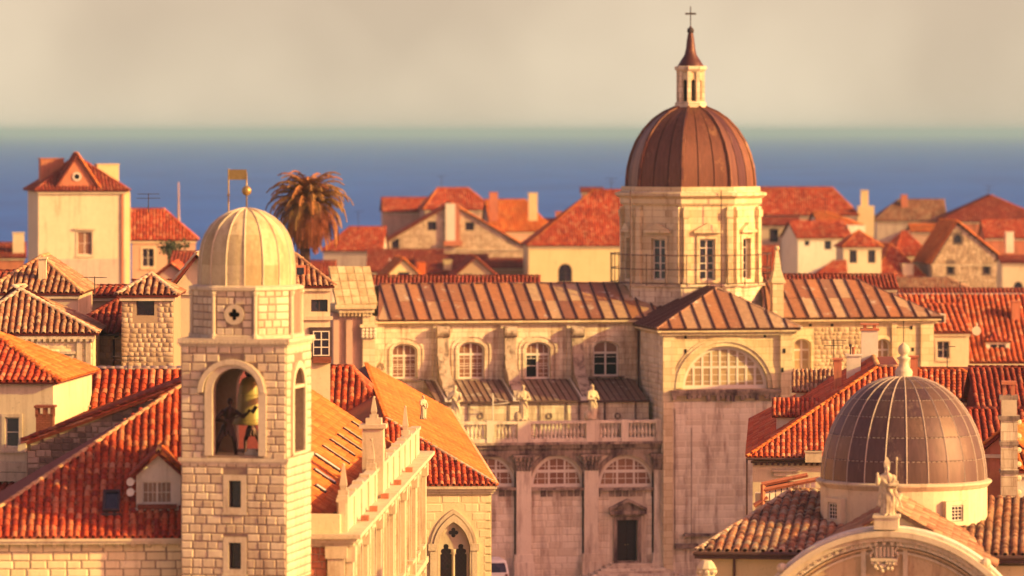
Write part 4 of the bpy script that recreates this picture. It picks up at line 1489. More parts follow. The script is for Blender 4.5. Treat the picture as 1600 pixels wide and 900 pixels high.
for a, b_, c, d in hw:
    w_ = window(hwall, SIDE_R(0), a, b_, c, d, 2, 4, M['wfr'], M['gbrown'], dep=.22, shape='arch')
    s = MB(); surround(s, SIDE_R(0), a, b_, c, d, .2, .12, 'arch')
    s.box(-.02, .3, a - .35, b_ + .35, c - .22, c - .05); s.box(-.02, .35, a - .3, b_ + .3, d + .3, d + .42)
    s.build('window_surround', M['trim'], w_)
for k in range(7):
    v0 = .0 + k * 8.3
    m = MB(); m.box(-.02, .28, v0, v0 + .75, 5, wc - .5); m.box(-.02, .38, v0 - .08, v0 + .83, wc - 1.15, wc - .5)
    m.build('pilaster', M['trim'], hwall)
m = MB()
m.box(-2.1, .62, -.5, L_, wc - .18, wc); m.box(-1.95, .45, -.32, L_, wc - .36, wc - .18); m.box(-1.95, .3, -.2, L_, wc - .5, wc - .36)
m.box(-.02, .3, 0, L_, 11.7, 12.0)
m.build('cornice', M['trim'], H.root)
# front corner block and pier
m = MB(); m.box(-1.95, -.25, -.1, .5, wc, wc + .78)
m.build('corner_block', M['yashlar'], H.root)
m = MB(); m.box(-.75, -.05, -.22, 0, 4, wc - .75); m.box(-.85, .05, -.3, 0, wc - 1.0, wc - .5)
m.build('corner_pier', M['trim'], H.root)
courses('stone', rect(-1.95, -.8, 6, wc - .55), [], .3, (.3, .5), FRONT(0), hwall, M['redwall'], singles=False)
m = MB()
m.box(-.35, -.05, .4, L_ - 2, wc, wp - .15); m.box(-.45, .03, .4, L_ - 2, wp - .15, wp)
for k in range(12):
    v0 = .5 + k * 4.15; m.box(-.42, .02, v0, v0 + .7, wc, wp + .12)
m.build('parapet', M['trim'], H.root)
def obelisk(b, u, v, z, h, w=.34, ball=True):
    c = MB(); c.box(u - w * .6, u + w * .6, v - w * .6, v + w * .6, z, z + h * .16)
    q = lambda s, zz: [(u - s, v - s, zz), (u + s, v - s, zz), (u + s, v + s, zz), (u - s, v + s, zz)]
    c.hull(q(w * .32, z + h * .16), q(w * .42, z + h * .3)); c.hull(q(w * .45, z + h * .3), q(w * .14, z + h * .92)); c.ball((u, v, z + h * .93), w * .2, n=8, m=5)
    return c.build('obelisk', M['trim'], b.root)
for v0 in (1.1, 17.4):
    obelisk(H, -.2, v0, wp + .1, 1.35)
def fpx(px):             # depth along the facade where a column of the photograph meets the parapet
    return H.atu(px, 700, -.2).y
vch = fpx(586)
m = MB(); m.box(-.75, .2, vch - .5, vch + .55, wc, wp + 1.75); m.box(-.88, .33, vch - .62, vch + .67, wp + 1.75, wp + 1.93); m.box(-.6, .1, vch - .35, vch + .4, wp + 1.93, wp + 2.2)
ch_ = m.build('chimney', M['trim'], H.root)
obelisk(H, -.25, vch, wp + 2.2, 1.0, .3)
m = MB(); m.box(-.95, -.75, vch - .2, vch + .3, wc, wc + 1.1); m.box(-.3, .1, vch + .9, vch + 1.3, wc, wp + .35); m.build('vent_box', M['redwall'], ch_)
for k, v0 in enumerate((6.5, 11.6, 19.0, 27.5, 36)):
    m = MB(); m.box(.12, .45, v0, v0 + .5, wc, wc + .22); m.build('roof_vent', M['redwall'], H.root)
for v0 in (24.5, 41.0):
    obelisk(H, -.2, v0, wp + .1, 1.5, .32)
# roof
ze, zr, ur = 17.6, 22.5, -8.6
right = [(-1.2, 1.2, ze), (-1.2, L_ - 1, ze), (ur, L_ - 1, zr), (ur, 9, zr)]
frontf = [(-16.2, 1.2, ze), (-1.2, 1.2, ze), (ur, 9, zr)]
leftf = [(-16.2, L_ - 1, ze), (-16.2, 1.2, ze), (ur, 9, zr), (ur, L_ - 1, zr)]
m = MB()
for f_ in (right, frontf, leftf): m.slab(f_, .14)
hroof = m.build('roof', M['deck'], H.root)
tiles(right, hroof, M['t_orange'], .30, .40, singles=True, pans=True)
tiles(frontf, hroof, M['t_red'], .30, .40, singles=False)
ridge(right[3], right[2], hroof, M['t_orange']); ridge(frontf[1], frontf[2], hroof, M['ridge'])
m = MB(); m.add([(-1.25, .8, ze - .02), (-.45, .8, wc + .9), (-.45, L_ - 1, wc + .9), (-1.25, L_ - 1, ze - .02)], [(0, 1, 2, 3)]); m.box(-1.2, -.4, .5, L_ - 1, wc - .1, wc + .05)
m.build('gutter_flashing', M['lead'], hroof)
sr_ = (zr - ze) / (-1.2 - ur)
def onroof(px, py):        # point of the sunny slope behind an image point
    best = None
    for q in range(0, 1000):
        v0 = q * .05
        p = H.at(px, py, v0)
        zz = ze + sr_ * (-1.2 - p.x)
        if p.z <= zz and p.x < -1.2:
            return Vector((p.x, v0, zz))
    return None
nr = Vector((sr_, 0, 1)).normalized(); dn = Vector((1, 0, -sr_)).normalized(); al = Vector((0, 1, 0))
for (x, y, ln, wd, kind) in ((487, 713, 1.5, .28, 0), (487, 737, 1.2, .28, 0), (489, 762, .6, .3, 0), (500, 700, 1.6, .16, 1), (512, 690, 1.5, .16, 1), (524, 682, 1.5, .13, 1), (533, 672, 1.5, .15, 1), (546, 662, 1.3, .16, 1), (562, 647, .9, .16, 1), (571, 641, .9, .13, 1)):
    p = onroof(x, y)
    if p is None: continue
    for off in ((-.14, .14) if kind == 0 else (0,)):
        c = p + al * off
        g = MB()
        B_ = lambda s, t, h: c + dn * s + al * t + nr * h
        g.hull([B_(0, -wd / 2, .06), B_(0, wd / 2, .06), B_(ln, wd / 2, .06), B_(ln, -wd / 2, .06)][::-1], [B_(0, -wd / 2, .2), B_(0, wd / 2, .2), B_(ln, wd / 2, .2), B_(ln, -wd / 2, .2)][::-1])
        o = g.build('roof_light', M['wdark'], hroof)
        g = MB(); g.hull([B_(.08, -wd * .3, .2), B_(.08, wd * .3, .2), B_(ln - .08, wd * .3, .2), B_(ln - .08, -wd * .3, .2)][::-1], [B_(.08, -wd * .3, .225), B_(.08, wd * .3, .225), B_(ln - .08, wd * .3, .225), B_(ln - .08, -wd * .3, .225)][::-1])
        g.build('pane', M['white'] if kind == 0 else M['wfr'], o)
p = H.world((-.2, fpx(661), wp + .1))

# ------------------------------------------------------------------ GOTHIC-WINDOWED PALACE
G = Bld('gothic_window_palace', 'bright yellow palace wall with a tall pointed gothic window under an orange tiled roof', 'palace', 768, 262, 3.2)
Cn = Vector((.28, -.4, G.w(757)))
C2 = G.at(706, 646, 68); C2.z = Cn.z
Rf = G.at(604, 655, 6)
R1 = Rf + (C2 - Cn); R1.y = 68 + .4
Lf = Vector((2 * Rf.x - Cn.x, -.4, Cn.z))
L2 = Lf + (C2 - Cn)
m = MB()
gw0, gw1, gy0, gy1 = G.r(683.5, 734, 820, 905)
ztop = G.w(818); zs = G.w(858); zb = G.w(935)
og = pointed(gw0, gw1, zb, zs)
m.plate(rect(Lf.x + .4, 0, 0, Cn.z - .3), [og], FRONT(0), .6)
m.box(-.6, 0, .6, 4, 0, Cn.z - .3)
gwall = m.build('wall', M['yashlar'], G.root)
courses('stone', rect(G.u(660), -.01, G.w(915), Cn.z - .55), [pointed(gw0 - .55, gw1 + .55, zb, zs), rect(gw0 - .75, gw1 + .75, zb, zs + .3)], .45, (.7, 1.2), FRONT(0), gwall, M['yashlar'], proud=.015, gap=.012, hv=.1)
def pring(g0, g1, t, d0, d1, mb):
    o, i = pointed(g0 - t, g1 + t, zb, zs), pointed(g0, g1, zb, zs)
    r_ = [o[1]] + o[2:] + [o[0], i[0]] + i[2:][::-1] + [i[1]]
    mb.plate(r_, [], lambda a, b_, d: (a, d0 + d, b_), d1 - d0)
s = MB(); pring(gw0, gw1, .22, -.12, .1, s); s.build('arch_moulding', M['trim'], gwall)
s = MB(); pring(gw0 - .26, gw1 + .26, .14, -.07, .02, s); s.build('arch_moulding', M['trim'], gwall)
s = MB(); pring(gw0 + .02, gw1 - .02, -.12, .12, .3, s); s.build('arch_moulding', M['trim'], gwall)
for q in (gw0 - .5, gw1 + .02):
    s = MB(); s.box(q, q + .48, -.2, .02, zs - .06, zs + .3); s.box(q + .1, q + .38, -.14, .02, zb, zs)
    s.build('capital', M['trim'], gwall)
gm = (gw0 + gw1) / 2
def lancet(a, b_, z0, z1):
    c = (a + b_) / 2; r_ = (b_ - a) / 2
    pts = [(a, z0), (b_, z0), (b_, z1 - .15)]
    for (cx, cz, a0_, a1_) in ((c + r_ * .45, z1 + .02, -1.0, 1.6), (c, z1 + r_ * .9, -.6, PI + .6), (c - r_ * .45, z1 + .02, PI - 1.6, PI + 1.0)):
        for k in range(7):
            t = a0_ + (a1_ - a0_) * k / 6; pts.append((cx + r_ * .48 * math.cos(t), cz + r_ * .48 * math.sin(t)))
    pts.append((a, z1 - .15))
    return pts
s = MB()
s.plate(pointed(gw0 + .06, gw1 - .06, zb, zs), [lancet(gw0 + .16, gm - .09, zb + .1, zs - .15), lancet(gm + .09, gw1 - .16, zb + .1, zs - .15), quatre(gm, zs + .88, .27, rot=PI / 4 * 0)], FRONT(.2), .18)
trac = s.build('tracery', M['trim'], gwall)
s = MB(); s.lathe([(.1, 0), (.07, .15), (.07, zs - zb - .35), (.13, zs - zb - .2), (.15, zs - zb)], 10, (gm, .16, zb)); s.build('mullion', M['trim'], gwall)
s = MB(); s.plate(pointed(gw0 + .02, gw1 - .02, zb, zs), [], FRONT(.45), .03); s.build('pane', M['gdark'], gwall)
s = MB()
for k in range(-9, 14):
    for sg in (-1, 1):
        x0 = gm + k * .22
        q0 = max(0, (gw0 + .05 - x0) / sg if sg > 0 else (x0 - gw1 + .05)); q1 = min(2.6, (gw1 - .05 - x0) if sg > 0 else (x0 - gw0 - .05))
        if q1 > q0 + .1: s.tube((x0 + sg * q0, .43, zb + q0 * 1.3), (x0 + sg * q1, .43, zb + q1 * 1.3), .008, 4)
lat = s.build('window_lattice', M['wood'], gwall)
s = MB()
s.box(Lf.x + .3, .28, -.38, 0, Cn.z - .22, Cn.z - .06); s.box(Lf.x + .3, .2, -.26, 0, Cn.z - .36, Cn.z - .22); s.box(Lf.x + .3, .1, -.14, 0, Cn.z - .5, Cn.z - .36)
s.build('cornice', M['trim'], gwall)
m = MB()
for f_ in ([Lf, Cn, Rf], [Cn, C2, R1, Rf], [L2, Lf, Rf, R1]): m.slab(f_, .14)
groof = m.build('roof', M['deck'], G.root)
# side wall follows the eave
m = MB(); d_ = (C2 - Cn).normalized(); q = lambda p, z: (p.x, p.y, z)
i0 = Cn + Vector((-.3, .4, 0)); i1 = C2 + Vector((-.3, 0, 0))
m.hull([q(i0 - Vector((.3, 0, 0)), 0), q(i0, 0), q(i1, 0), q(i1 - Vector((.3, 0, 0)), 0)], [q(i0 - Vector((.3, 0, 0)), Cn.z - .1), q(i0, Cn.z - .1), q(i1, Cn.z - .1), q(i1 - Vector((.3, 0, 0)), Cn.z - .1)])
m.build('side_wall', M['plaster_y'], G.root)
# front hip: only the part right of the town hall shows
xa = G.u(640)
tt = (xa - Rf.x) / (Cn.x - Rf.x)
hp = Rf + (Cn - Rf) * tt
tiles([(xa, -.4, Cn.z), Cn, hp], groof, M['t_red'], .30, .36, singles=True)
tiles([Lf, (xa, -.4, Cn.z), hp, Rf], groof, M['t_red'], .30, .36, singles=False)
tiles([Cn, C2, R1, Rf], groof, M['t_orange'], .32, .40, singles=False)
ridge(Cn, Rf, groof, M['ridge_pale'], r=.13); ridge(Cn + Vector((-.05, .1, .06)), C2 + Vector((-.05, 0, .06)), groof, M['ridge_pale'], r=.12, singles=False); ridge(Rf, R1, groof, M['t_orange'], singles=False)
house('striped_roof_wing', 'bright striped tile roof rising between the bell tower and the cathedral corner', 440, 602, 650, 573, 292, 12, 0, 'u', M['plaster'], M['t_red'], h1=2.2, far=False, pitch=.4, over=.1, mid=5)
# car
cb = Bld('parked_van', 'white van parked at the foot of the cathedral wall, half hidden by the gothic palace', 'van', 776, 352, 8)
def ring(x0, x1, y0, y1, z): return [(x0, y0, z), (x1, y0, z), (x1, y1, z), (x0, y1, z)]
m = MB(); m.hull(ring(-.9, .9, 0, 4.2, 1.35), ring(-.9, .9, 0, 4.2, 2.0)); m.hull(ring(-.9, .9, 0, 4.2, 2.0), ring(-.76, .76, .35, 3.6, 2.85)); m.hull(ring(-.76, .76, .35, 3.6, 2.85), ring(-.6, .6, .6, 3.3, 2.93))
m.box(-.86, .86, -.12, 0, 1.3, 1.6)
m.build('body', M['white'], cb.root)
m = MB(); m.hull([(-.74, .02, 2.05), (.74, .02, 2.05), (.74, .2, 2.05), (-.74, .2, 2.05)], [(-.64, .29, 2.72), (.64, .29, 2.72), (.64, .5, 2.72), (-.64, .5, 2.72)]); m.build('rear_window', M['gdark'], cb.root)
for q in (-.8, .62):
    m = MB(); m.box(q, q + .18, -.04, .02, 1.65, 1.95); m.build('tail_light', M['brick'], cb.root)
for q in (-.85, .65):
    for y in (.8, 3.4):
        m = MB(); m.T = Matrix.Translation((q, y, 1.33)) @ Matrix.Rotation(PI / 2, 4, 'Y'); m.lathe([(.2, 0), (.33, .02), (.33, .18), (.2, .2)], 14); m.build('wheel', M['gdark'], cb.root)

# ------------------------------------------------------------------ houses right of the bell tower
b = house('house_behind_tower', 'cream house with small windows between the bell tower dome and the cathedral', 440, 516, 447, 397, 285, 7, 4, 'u', M['plaster'], M['t_old'], wins=[(486, 512, 468, 487, 'd', 2, 1)], h1=2.0, far=False)
A = b.r(486, 516, 514, 559, -.1)
m = MB(); m.box(A[0] - .1, A[1] + .1, -.1, 0, A[2] - .1, A[3] + .1); m.build('window_box', M['wdark'], b.wall)
window(b.root, FRONT(-.12), *b.r(489, 515, 517, 556, -.1), 2, 3, M['wfr'], M['gdark'], fw=.06, bw=.06, dep=-.06)
m = MB(); A = b.r(488, 517, 557, 567); m.box(A[0], A[1], -.35, 0, A[2], A[3]); m.build('balcony_box', M['brick'], b.wall)
m = MB(); A = b.r(470, 520, 494, 500); m.box(A[0], A[1], -.15, 0, A[2], A[3]); m.build('ledge', M['trim'], b.wall)
m = MB(); A = b.r(461, 478, 415, 432, .9); m.box(A[0], A[1], .9, 2.6, A[2], A[3]); dd = m.build('dormer', M['redwall'], b.roof)
m = MB(); m.box(A[0] + .12, A[1] - .12, .86, .9, A[2] + .1, A[3] - .12); m.build('pane', M['gdark'], dd)
# ================================================================== THE CATHEDRAL
K = Bld('cathedral', 'large pale stone cathedral with rusty sheet roofs, a long balustrade and a tall dome', 'cathedral', 1033, 360, 10)
kz = K.w
VN, VD = 8.0, 13.0                    # nave wall, centre of the dome
uW = K.u(596, VN)
# --- lower (aisle) wall with three lunettes, pilasters and a door
zt = K.at(900, 712).z                 # underside of the frieze
zbal0, zbal1 = K.at(900, 690).z, K.at(900, 657).z
u_w = K.u(690)
lun = [(760 - 40, 806), (830, 912), (935, 1022)]
lh, LW = [], []
for x0, x1 in lun:
    A = K.r(x0, x1, 712, 761)
    lh.append(archp(A[0], A[1], A[2], A[2] + .02, A[3] - A[2] - .02, 18)); LW.append(A)
dA = K.r(964, 996, 812, 877)
door = rect(*dA)
m = MB()
m.plate(rect(u_w, 0, 0, zt), lh + [door], FRONT(0), .7)
lw = m.build('lower_wall', M['cath'], K.root)
zsill = LW[1][2]
avoid = lh + [rect(*K.r(953, 1008, 775, 882))] + [archp(A[0] - .5, A[1] + .5, A[2] - .35, A[2], A[3] - A[2] + .5, 18) for A in LW]
pil = [(806, 829), (912, 934), (1021, 1034)]
prs = [(K.u(a), K.u(b_)) for a, b_ in pil]
avoid2 = avoid + [rect(a, b_, 0, zt) for a, b_ in prs]
courses('stone', rect(K.u(760), -.02, K.at(900, 905).z, zsill - .55), avoid2, .5, (.7, 1.5), FRONT(0), lw, M['cath'], proud=.025, gap=.018, hv=.2, wob=.004)
courses('stone', rect(u_w, K.u(760), 2, zsill - .55), avoid2, .5, (.9, 1.5), FRONT(0), lw, M['cath'], proud=.02, gap=.018, singles=False)
courses('stone', rect(u_w, -.02, zsill + .02, zt), avoid2, .42, (.6, 1.1), FRONT(0), lw, M['cath_dark'], proud=.03, gap=.02, singles=False)
for A in LW:
    w_ = window(K.root, FRONT(0), *A, 3, 2, M['wfr'], M['gbrown'], fw=.2, bw=.14, dep=.25, shape='arch', rise=A[3] - A[2] - .02, mull=False, transom=1, th=.1)
    fine = MB()
    cx, hw_ = (A[0] + A[1]) / 2, (A[1] - A[0]) / 2 - .22
    rz_ = A[3] - A[2] - .22
    for t in (-5 / 6, -.5, -1 / 6 * 0, .5, 5 / 6):
        x = cx + t * hw_
        h_ = math.sqrt(max(0, 1 - t * t)) * rz_
        if h_ > .3: fine.box(x - .025, x + .025, .28, .31, A[2] + .1, A[2] + h_)
    for zf in (.28, .72):
        h_ = zf * rz_; x = math.sqrt(max(0, 1 - zf * zf)) * hw_
        fine.box(cx - x, cx + x, .28, .31, A[2] + h_, A[2] + h_ + .05)
    fine.build('glazing_bar', M['wfr'], w_)
    s = MB()
    o = archp(A[0] - .42, A[1] + .42, A[2], A[2] + .02, A[3] - A[2] + .40, 22)[2:]; i = archp(A[0] - .12, A[1] + .12, A[2], A[2] + .02, A[3] - A[2] + .1, 22)[2:]
    s.plate(o + i[::-1], [], lambda a, b_, d: (a, -.16 + d, b_), .2)
    s.build('arch_moulding', M['cath_dark'], w_)
    s = MB(); s.box(A[0] - .45, A[1] + .45, -.3, 0, A[2] - .26, A[2] - .06); s.build('sill', M['cath_dark'], w_)
    for k in range(9):
        x = A[0] - .3 + k * (A[1] - A[0] + .6) / 9
        if random.random() < .75:
            s = MB(); s.box(x, x + (A[1] - A[0]) / 9 - .03, -.06, 0, A[2] - .72, A[2] - .28)
            s.build('sill_block', M['cath_dark'], w_)
zcap = K.at(820, 735).z
for a, b_ in prs:
    s = MB(); s.box(a, b_, -.35, 0, K.at(820, 868).z, zcap)
    p_ = s.build('pilaster', M['cath'], lw)
    s = MB(); s.box(a - .12, b_ + .12, -.5, 0, K.at(820, 878).z, K.at(820, 866).z); s.box(a - .2, b_ + .2, -.6, 0, 1, K.at(820, 878).z); s.build('pilaster_base', M['cath'], p_)
    s = MB()
    w_c = b_ - a
    for row, (zz, ww, pr) in enumerate(((zcap, 1.0, .42), (zcap + .36, 1.2, .5), (zcap + .72, 1.45, .6))):
        n_ = 5
        for k in range(n_):
            x = (a + b_) / 2 + (k - (n_ - 1) / 2) * w_c * ww / n_
            s.ball((x, -pr + .08, zz + .14), .14, .16, .2, 7, 5)
            s.ball((x + .05, -pr - .02, zz + .28), .1, .1, .07, 6, 4)
    s.box(a - .3, b_ + .3, -.62, 0, zcap + 1.0, zcap + 1.15); s.hull([(a, -.3, zcap), (b_, -.3, zcap), (b_, 0, zcap), (a, 0, zcap)], [(a - .2, -.5, zcap + 1.0), (b_ + .2, -.5, zcap + 1.0), (b_ + .2, 0, zcap + 1.0), (a - .2, 0, zcap + 1.0)])
    s.build('capital', M['cath_dark'], p_)
    # thin dark strip down the wall beside the pilaster
    s = MB(); s.box(a - .12, a - .02, -.1, 0, K.at(820, 868).z, zcap); s.build('dark_wall_strip', M['wood'], lw)
# door
A = dA
s = MB(); surround(s, FRONT(0), *A, .26, .16); s.box(A[0] - .42, A[1] + .42, -.28, 0, A[3] + .3, A[3] + .55)
pa = K.at(980, 779, -.4)
s.box(A[0] - .6, A[1] + .6, -.5, 0, K.at(980, 803).z, K.at(980, 797).z); 
s.box(A[0] - .35, A[1] + .35, -.24, 0, A[3] + .55, K.at(980, 803).z)
zq = K.at(980, 797).z
xm = (A[0] + A[1]) / 2
for sg in (-1, 1):
    e = xm + sg * ((A[1] - A[0]) / 2 + .62)
    s.hull([(xm, -.5, pa.z - .24), (xm, 0, pa.z - .24), (e, 0, zq), (e, -.5, zq)], [(xm, -.5, pa.z), (xm, 0, pa.z), (e, 0, zq + .2), (e, -.5, zq + .2)])
s.hull([(A[0] - .4, -.2, zq), (A[1] + .4, -.2, zq), (A[1] + .4, 0, zq), (A[0] - .4, 0, zq)], [(xm - .02, -.2, pa.z - .2), (xm + .02, -.2, pa.z - .2), (xm + .02, 0, pa.z - .2), (xm - .02, 0, pa.z - .2)])
ds = s.build('door_surround', M['cath_dark'], lw)
for q in (0, 1):
    s = MB(); x0 = A[0] + q * (A[1] - A[0]) / 2; x1 = x0 + (A[1] - A[0]) / 2 - .02
    s.box(x0, x1, .3, .38, A[2], A[3])
    for k in range(4):
        z0 = A[2] + .12 + k * (A[3] - A[2]) / 4; s.box(x0 + .12, x1 - .1, .26, .3, z0, z0 + (A[3] - A[2]) / 4 - .2)
    d = s.build('door', M['wood'], lw)
    s = MB(); s.ball((x1 - .08 if q == 0 else x0 + .08, .25, A[2] + 1.2), .04); s.build('handle', M['gold'], d)
s = MB()
for k in range(6):
    zz = K.at(980, 879).z - k * .16; x0, x1 = K.u(958) - k * .42 - .3, K.u(1010) + k * .42 + .3
    st = MB(); st.box(x0, x1, -.8 - k * .38, -.02 if k == 0 else -.42 - k * .38 + .02, zz - .16 if k < 5 else 1.0, zz)
    if k: st.box(x0, x1, -.42 - k * .38 + .0, -.02, zz - .16, zz - .003)
    st.build('step', M['cath'], lw)
# frieze, cornice, balustrade
s = MB()
zf = [K.at(900, y).z for y in (712, 708, 703, 700, 694, 690)]
for k, (pr, a, b_) in enumerate(((.1, 0, 1), (.18, 1, 2), (.10, 2, 3), (.3, 3, 4), (.55, 4, 5))):
    s.box(u_w, 0, -pr, .6, zf[a], zf[b_])
s.box(u_w, 0, .6, VN + .5, zf[0] - .2, zf[1])
s.build('entablature', M['cath_dark'], K.root)
s = MB(); s.box(u_w, -.0, -.35, .15, zbal0, zbal0 + .28); s.box(u_w, -.0, -.4, .2, zbal1 - .2, zbal1)
balu = s.build('balustrade', M['cath'], K.root)
posts = [818, 925, 975, 1029, 712, 765]
for x in posts:
    u0 = K.u(x)
    s = MB(); hw_ = .5 if x in (818, 925) else .28
    if x == 712: hw_ = .5
    s.box(u0 - hw_, min(u0 + hw_, 0), -.42, .22, zbal0, zbal1 + .06); s.build('pedestal', M['cath'], balu)
bh = zbal1 - .2 - zbal0 - .28
bal_piece = MB(); bal_piece.lathe([(.11, 0), (.11, .06), (.06, .12), (.135, .36), (.12, .48), (.055, .7), (.055, .78), (.10, .84), (.10, 1.0)], 8)
mats = []
us = []
u = u_w + .2
while u < -.2:
    if all(abs(u - K.u(x)) > ((.5 if x in (818, 925, 712) else .28) + .1) for x in posts): us.append(u)
    u += .285
us.sort(key=lambda q: -q)
instances('baluster', (bal_piece.v, bal_piece.f), [basis(Vector((q, -.1, zbal0 + .28)), Vector((1, 0, 0)), Vector((0, 1, 0)), Vector((0, 0, 1)), (1, 1, bh)) for q in us], balu, M['cath'])
# --- aisle attic wall and lead roof
va = 2.6
za0, za1 = zbal0 - .3, K.at(900, 627, va).z
s = MB(); s.plate(rect(u_w, -.4, za0, za1), [], FRONT(va), .5)
aw = s.build('attic_wall', M['cath_plain'], K.root)
s = MB()
for x in (733, 795, 843, 885, 905, 945, 993):
    u0 = K.u(x, va); s.box(u0 - .09, u0 + .09, va - .05, va, za0, za1)
s.build('attic_strip', M['cath_dark'], aw)
for x in (751, 858, 965):
    c = K.at(x, 650, va)
    s = MB(); s.plate(circ(c.x, c.z, .25, 14), [quatre(c.x, c.z, .16, rot=PI / 4)], FRONT(va - .05), .07); s.build('rosette', M['cath_dark'], aw)
s = MB(); s.box(u_w, -.35, va - .25, va + .1, za1 - .1, za1 + .06); s.build('gutter', M['gutter'], aw)
zr1 = K.at(900, 593, VN).z
bpx = [690, 795, 900]
segs = [(K.u(600, VN), K.u(672, VN)), (K.u(707, VN), K.u(783, VN)), (K.u(808, VN), K.u(887, VN)), (K.u(914, VN), K.u(992, VN))]
shift = K.u(700, va) - K.u(700, VN)
s = MB(); s.slab([(u_w, va - .1, za1), (-.5, va - .1, za1), (-.5, VN, zr1), (u_w, VN, zr1)], .12)
aroof = s.build('aisle_roof', M['lead'], K.root)
n_ = 34
for k in range(n_):
    u0 = u_w + (-.5 - u_w) * k / n_; u1_ = u_w + (-.5 - u_w) * (k + 1) / n_
    s = MB(); s.slab([(u0 + .03, va - .1, za1 + .04), (u1_ - .03, va - .1, za1 + .04), (u1_ - .03, VN, zr1 + .04), (u0 + .03, VN, zr1 + .04)], .04); s.build('roof_panel', M['lead'], aroof)
    s = MB(); s.tube((u0, va - .12, za1 + .06), (u0, VN, zr1 + .06), .045, 4); s.build('seam', M['seam'], aroof)
# --- nave wall
zN = K.at(800, 506, VN).z
wins = [(612, 652, 537, 592), (716, 757, 534, 592), (821, 860, 534, 592), (927, 967, 532, 588)]
nh, NW = [], []
for x0, x1, y0, y1 in wins:
    A = K.r(x0, x1, y0, y1, VN); NW.append(A)
    nh.append(archp(A[0], A[1], A[2], A[3] - .55, .55))
uE = K.u(1000, VN) + .6
s = MB(); s.plate(rect(uW - .3, uE, zr1 - 1.5, zN), nh, FRONT(VN), .6)
nw = s.build('nave_wall', M['cath_plain'], K.root)
for q, A in enumerate(NW):
    opn = {2: ((0, 0), (0, 1)), 3: ((0, 0), (0, 1), (1, 0), (1, 1))}.get(q, ())
    w_ = window(K.root, FRONT(VN), *A, 2, 3, M['wfr'], M['gbrown'], fw=.13, bw=.05, dep=.28, shape='arch', rise=.55, transom=2, open_=opn)
    fine = MB()
    for t in (.25, .75):
        x = A[0] + (A[1] - A[0]) * t
        if not (q == 3) : fine.box(x - .02, x + .02, VN + .29, VN + .32, A[2] + (.1 if not (q == 2 and t < .5) else 1.5), A[3] - .25)
    for k in range(1, 6):
        z = A[2] + k * (A[3] - .5 - A[2]) / 6
        x0_ = A[0] + .1 if not (q == 2 and k < 4) else (A[0] + A[1]) / 2
        if not (q == 3 and k < 4): fine.box(x0_, A[1] - .1, VN + .29, VN + .32, z - .02, z + .02)
    if fine.f: fine.build('glazing_bar', M['wfr'], w_)
    if q >= 2:
        s = MB(); s.box(A[0], A[1] if q == 3 else (A[0] + A[1]) / 2, VN + .5, VN + .56, A[2], A[2] + 1.9); s.build('open_casement', M['dark'], w_)
    s = MB(); surround(s, FRONT(VN), *A, .2, .12, 'arch', rise=.55); s.build('window_surround', M['cath_plain'], w_)
    s = MB(); surround(s, FRONT(VN), A[0] - .38, A[1] + .38, A[2], A[3] + .38, .14, .07, 'arch', rise=.85); s.build('hood_moulding', M['cath_plain'], w_)
    s = MB(); s.box(A[0] - .4, A[1] + .4, VN - .22, VN, A[2] - .14, A[2]); s.build('sill', M['cath_dark'], w_)
for x0, x1 in ((676, 690), (782, 796), (885, 899), (985, 996), (583, 600)):
    a, b_ = K.u(x0, VN), K.u(x1, VN)
    s = MB(); s.box(a, b_, VN - .18, VN, zr1, zN); s.build('pilaster', M['cath_plain'], nw)
# buttress scrolls
for x in bpx:
    u0 = K.u(x - 8, VN); u1_ = u0 + .85
    zt_ = K.at(x, 520, VN).z
    zb_ = K.at(x + 20, 622, va + .5).z
    pts = []
    for k in range(13):
        t = k / 12
        vv = VN - .35 - (VN - .35 - va - .3) * (t ** 2.2)
        pts.append((vv, zt_ - (zt_ - zb_) * (t ** .75) - .0))
    for k in range(12):
        s = MB()
        (va_, z_a), (vb_, z_b) = pts[k], pts[k + 1]
        jit = random.uniform(-.05, .05)
        base_ = zr1 - 1.2
        s.hull([(u0 + jit, vb_, base_), (u1_ + jit, vb_, base_), (u1_ + jit, va_ - .02, base_), (u0 + jit, va_ - .02, base_)],
               [(u0 + jit, vb_, z_b), (u1_ + jit, vb_, z_b), (u1_ + jit, va_ - .02, z_a), (u0 + jit, va_ - .02, z_a)])
        if k == 0:
            root_b = s.build('buttress', M['buttress'], K.root)
        else:
            s.build('stone', M['buttress'], root_b)
    s = MB()
    s.box(u0, u1_, VN - .55, VN, zr1 - 1, zt_)
    s.T = Matrix.Translation(((u0 + u1_) / 2, VN - .5, zt_ + .1)) @ Matrix.Rotation(PI / 2, 4, 'Y')
    s.lathe([(.1, -.5), (.42, -.48), (.42, .48), (.1, .5)], 14)
    s.T = None
    s.build('scroll', M['buttress'], root_b)
    s = MB(); s.box(u0 - .12, u0 - .04, va + .3, VN - .3, zr1 - 1.2, zr1 - 1.18)
    s.hull([(u0 - .25, va - .15, za1 + .05), (u1_ + .15, va - .15, za1 + .05), (u1_ + .15, va + .25, za1 + .05), (u0 - .25, va + .25, za1 + .05)], [(u0 - .25, va - .15, za1 + .25), (u1_ + .15, va - .15, za1 + .25), (u1_ + .15, va + .25, za1 + .3), (u0 - .25, va + .25, za1 + .3)])
    s.build('flashing', M['wfr'], root_b)
    ub = u0 - .12
    s = MB(); s.path([(ub, va, za1 + .12), (ub, VN, zr1 + .12)], .07, 5); s.build('flashing', M['wfr'], root_b)
s = MB()
s.box(uW - .4, uE, VN - .25, VN, zN - .05, zN + .12); s.box(uW - .5, uE, VN - .55, VN, zN + .12, zN + .36)
s.build('cornice', M['cath_bright'], nw)
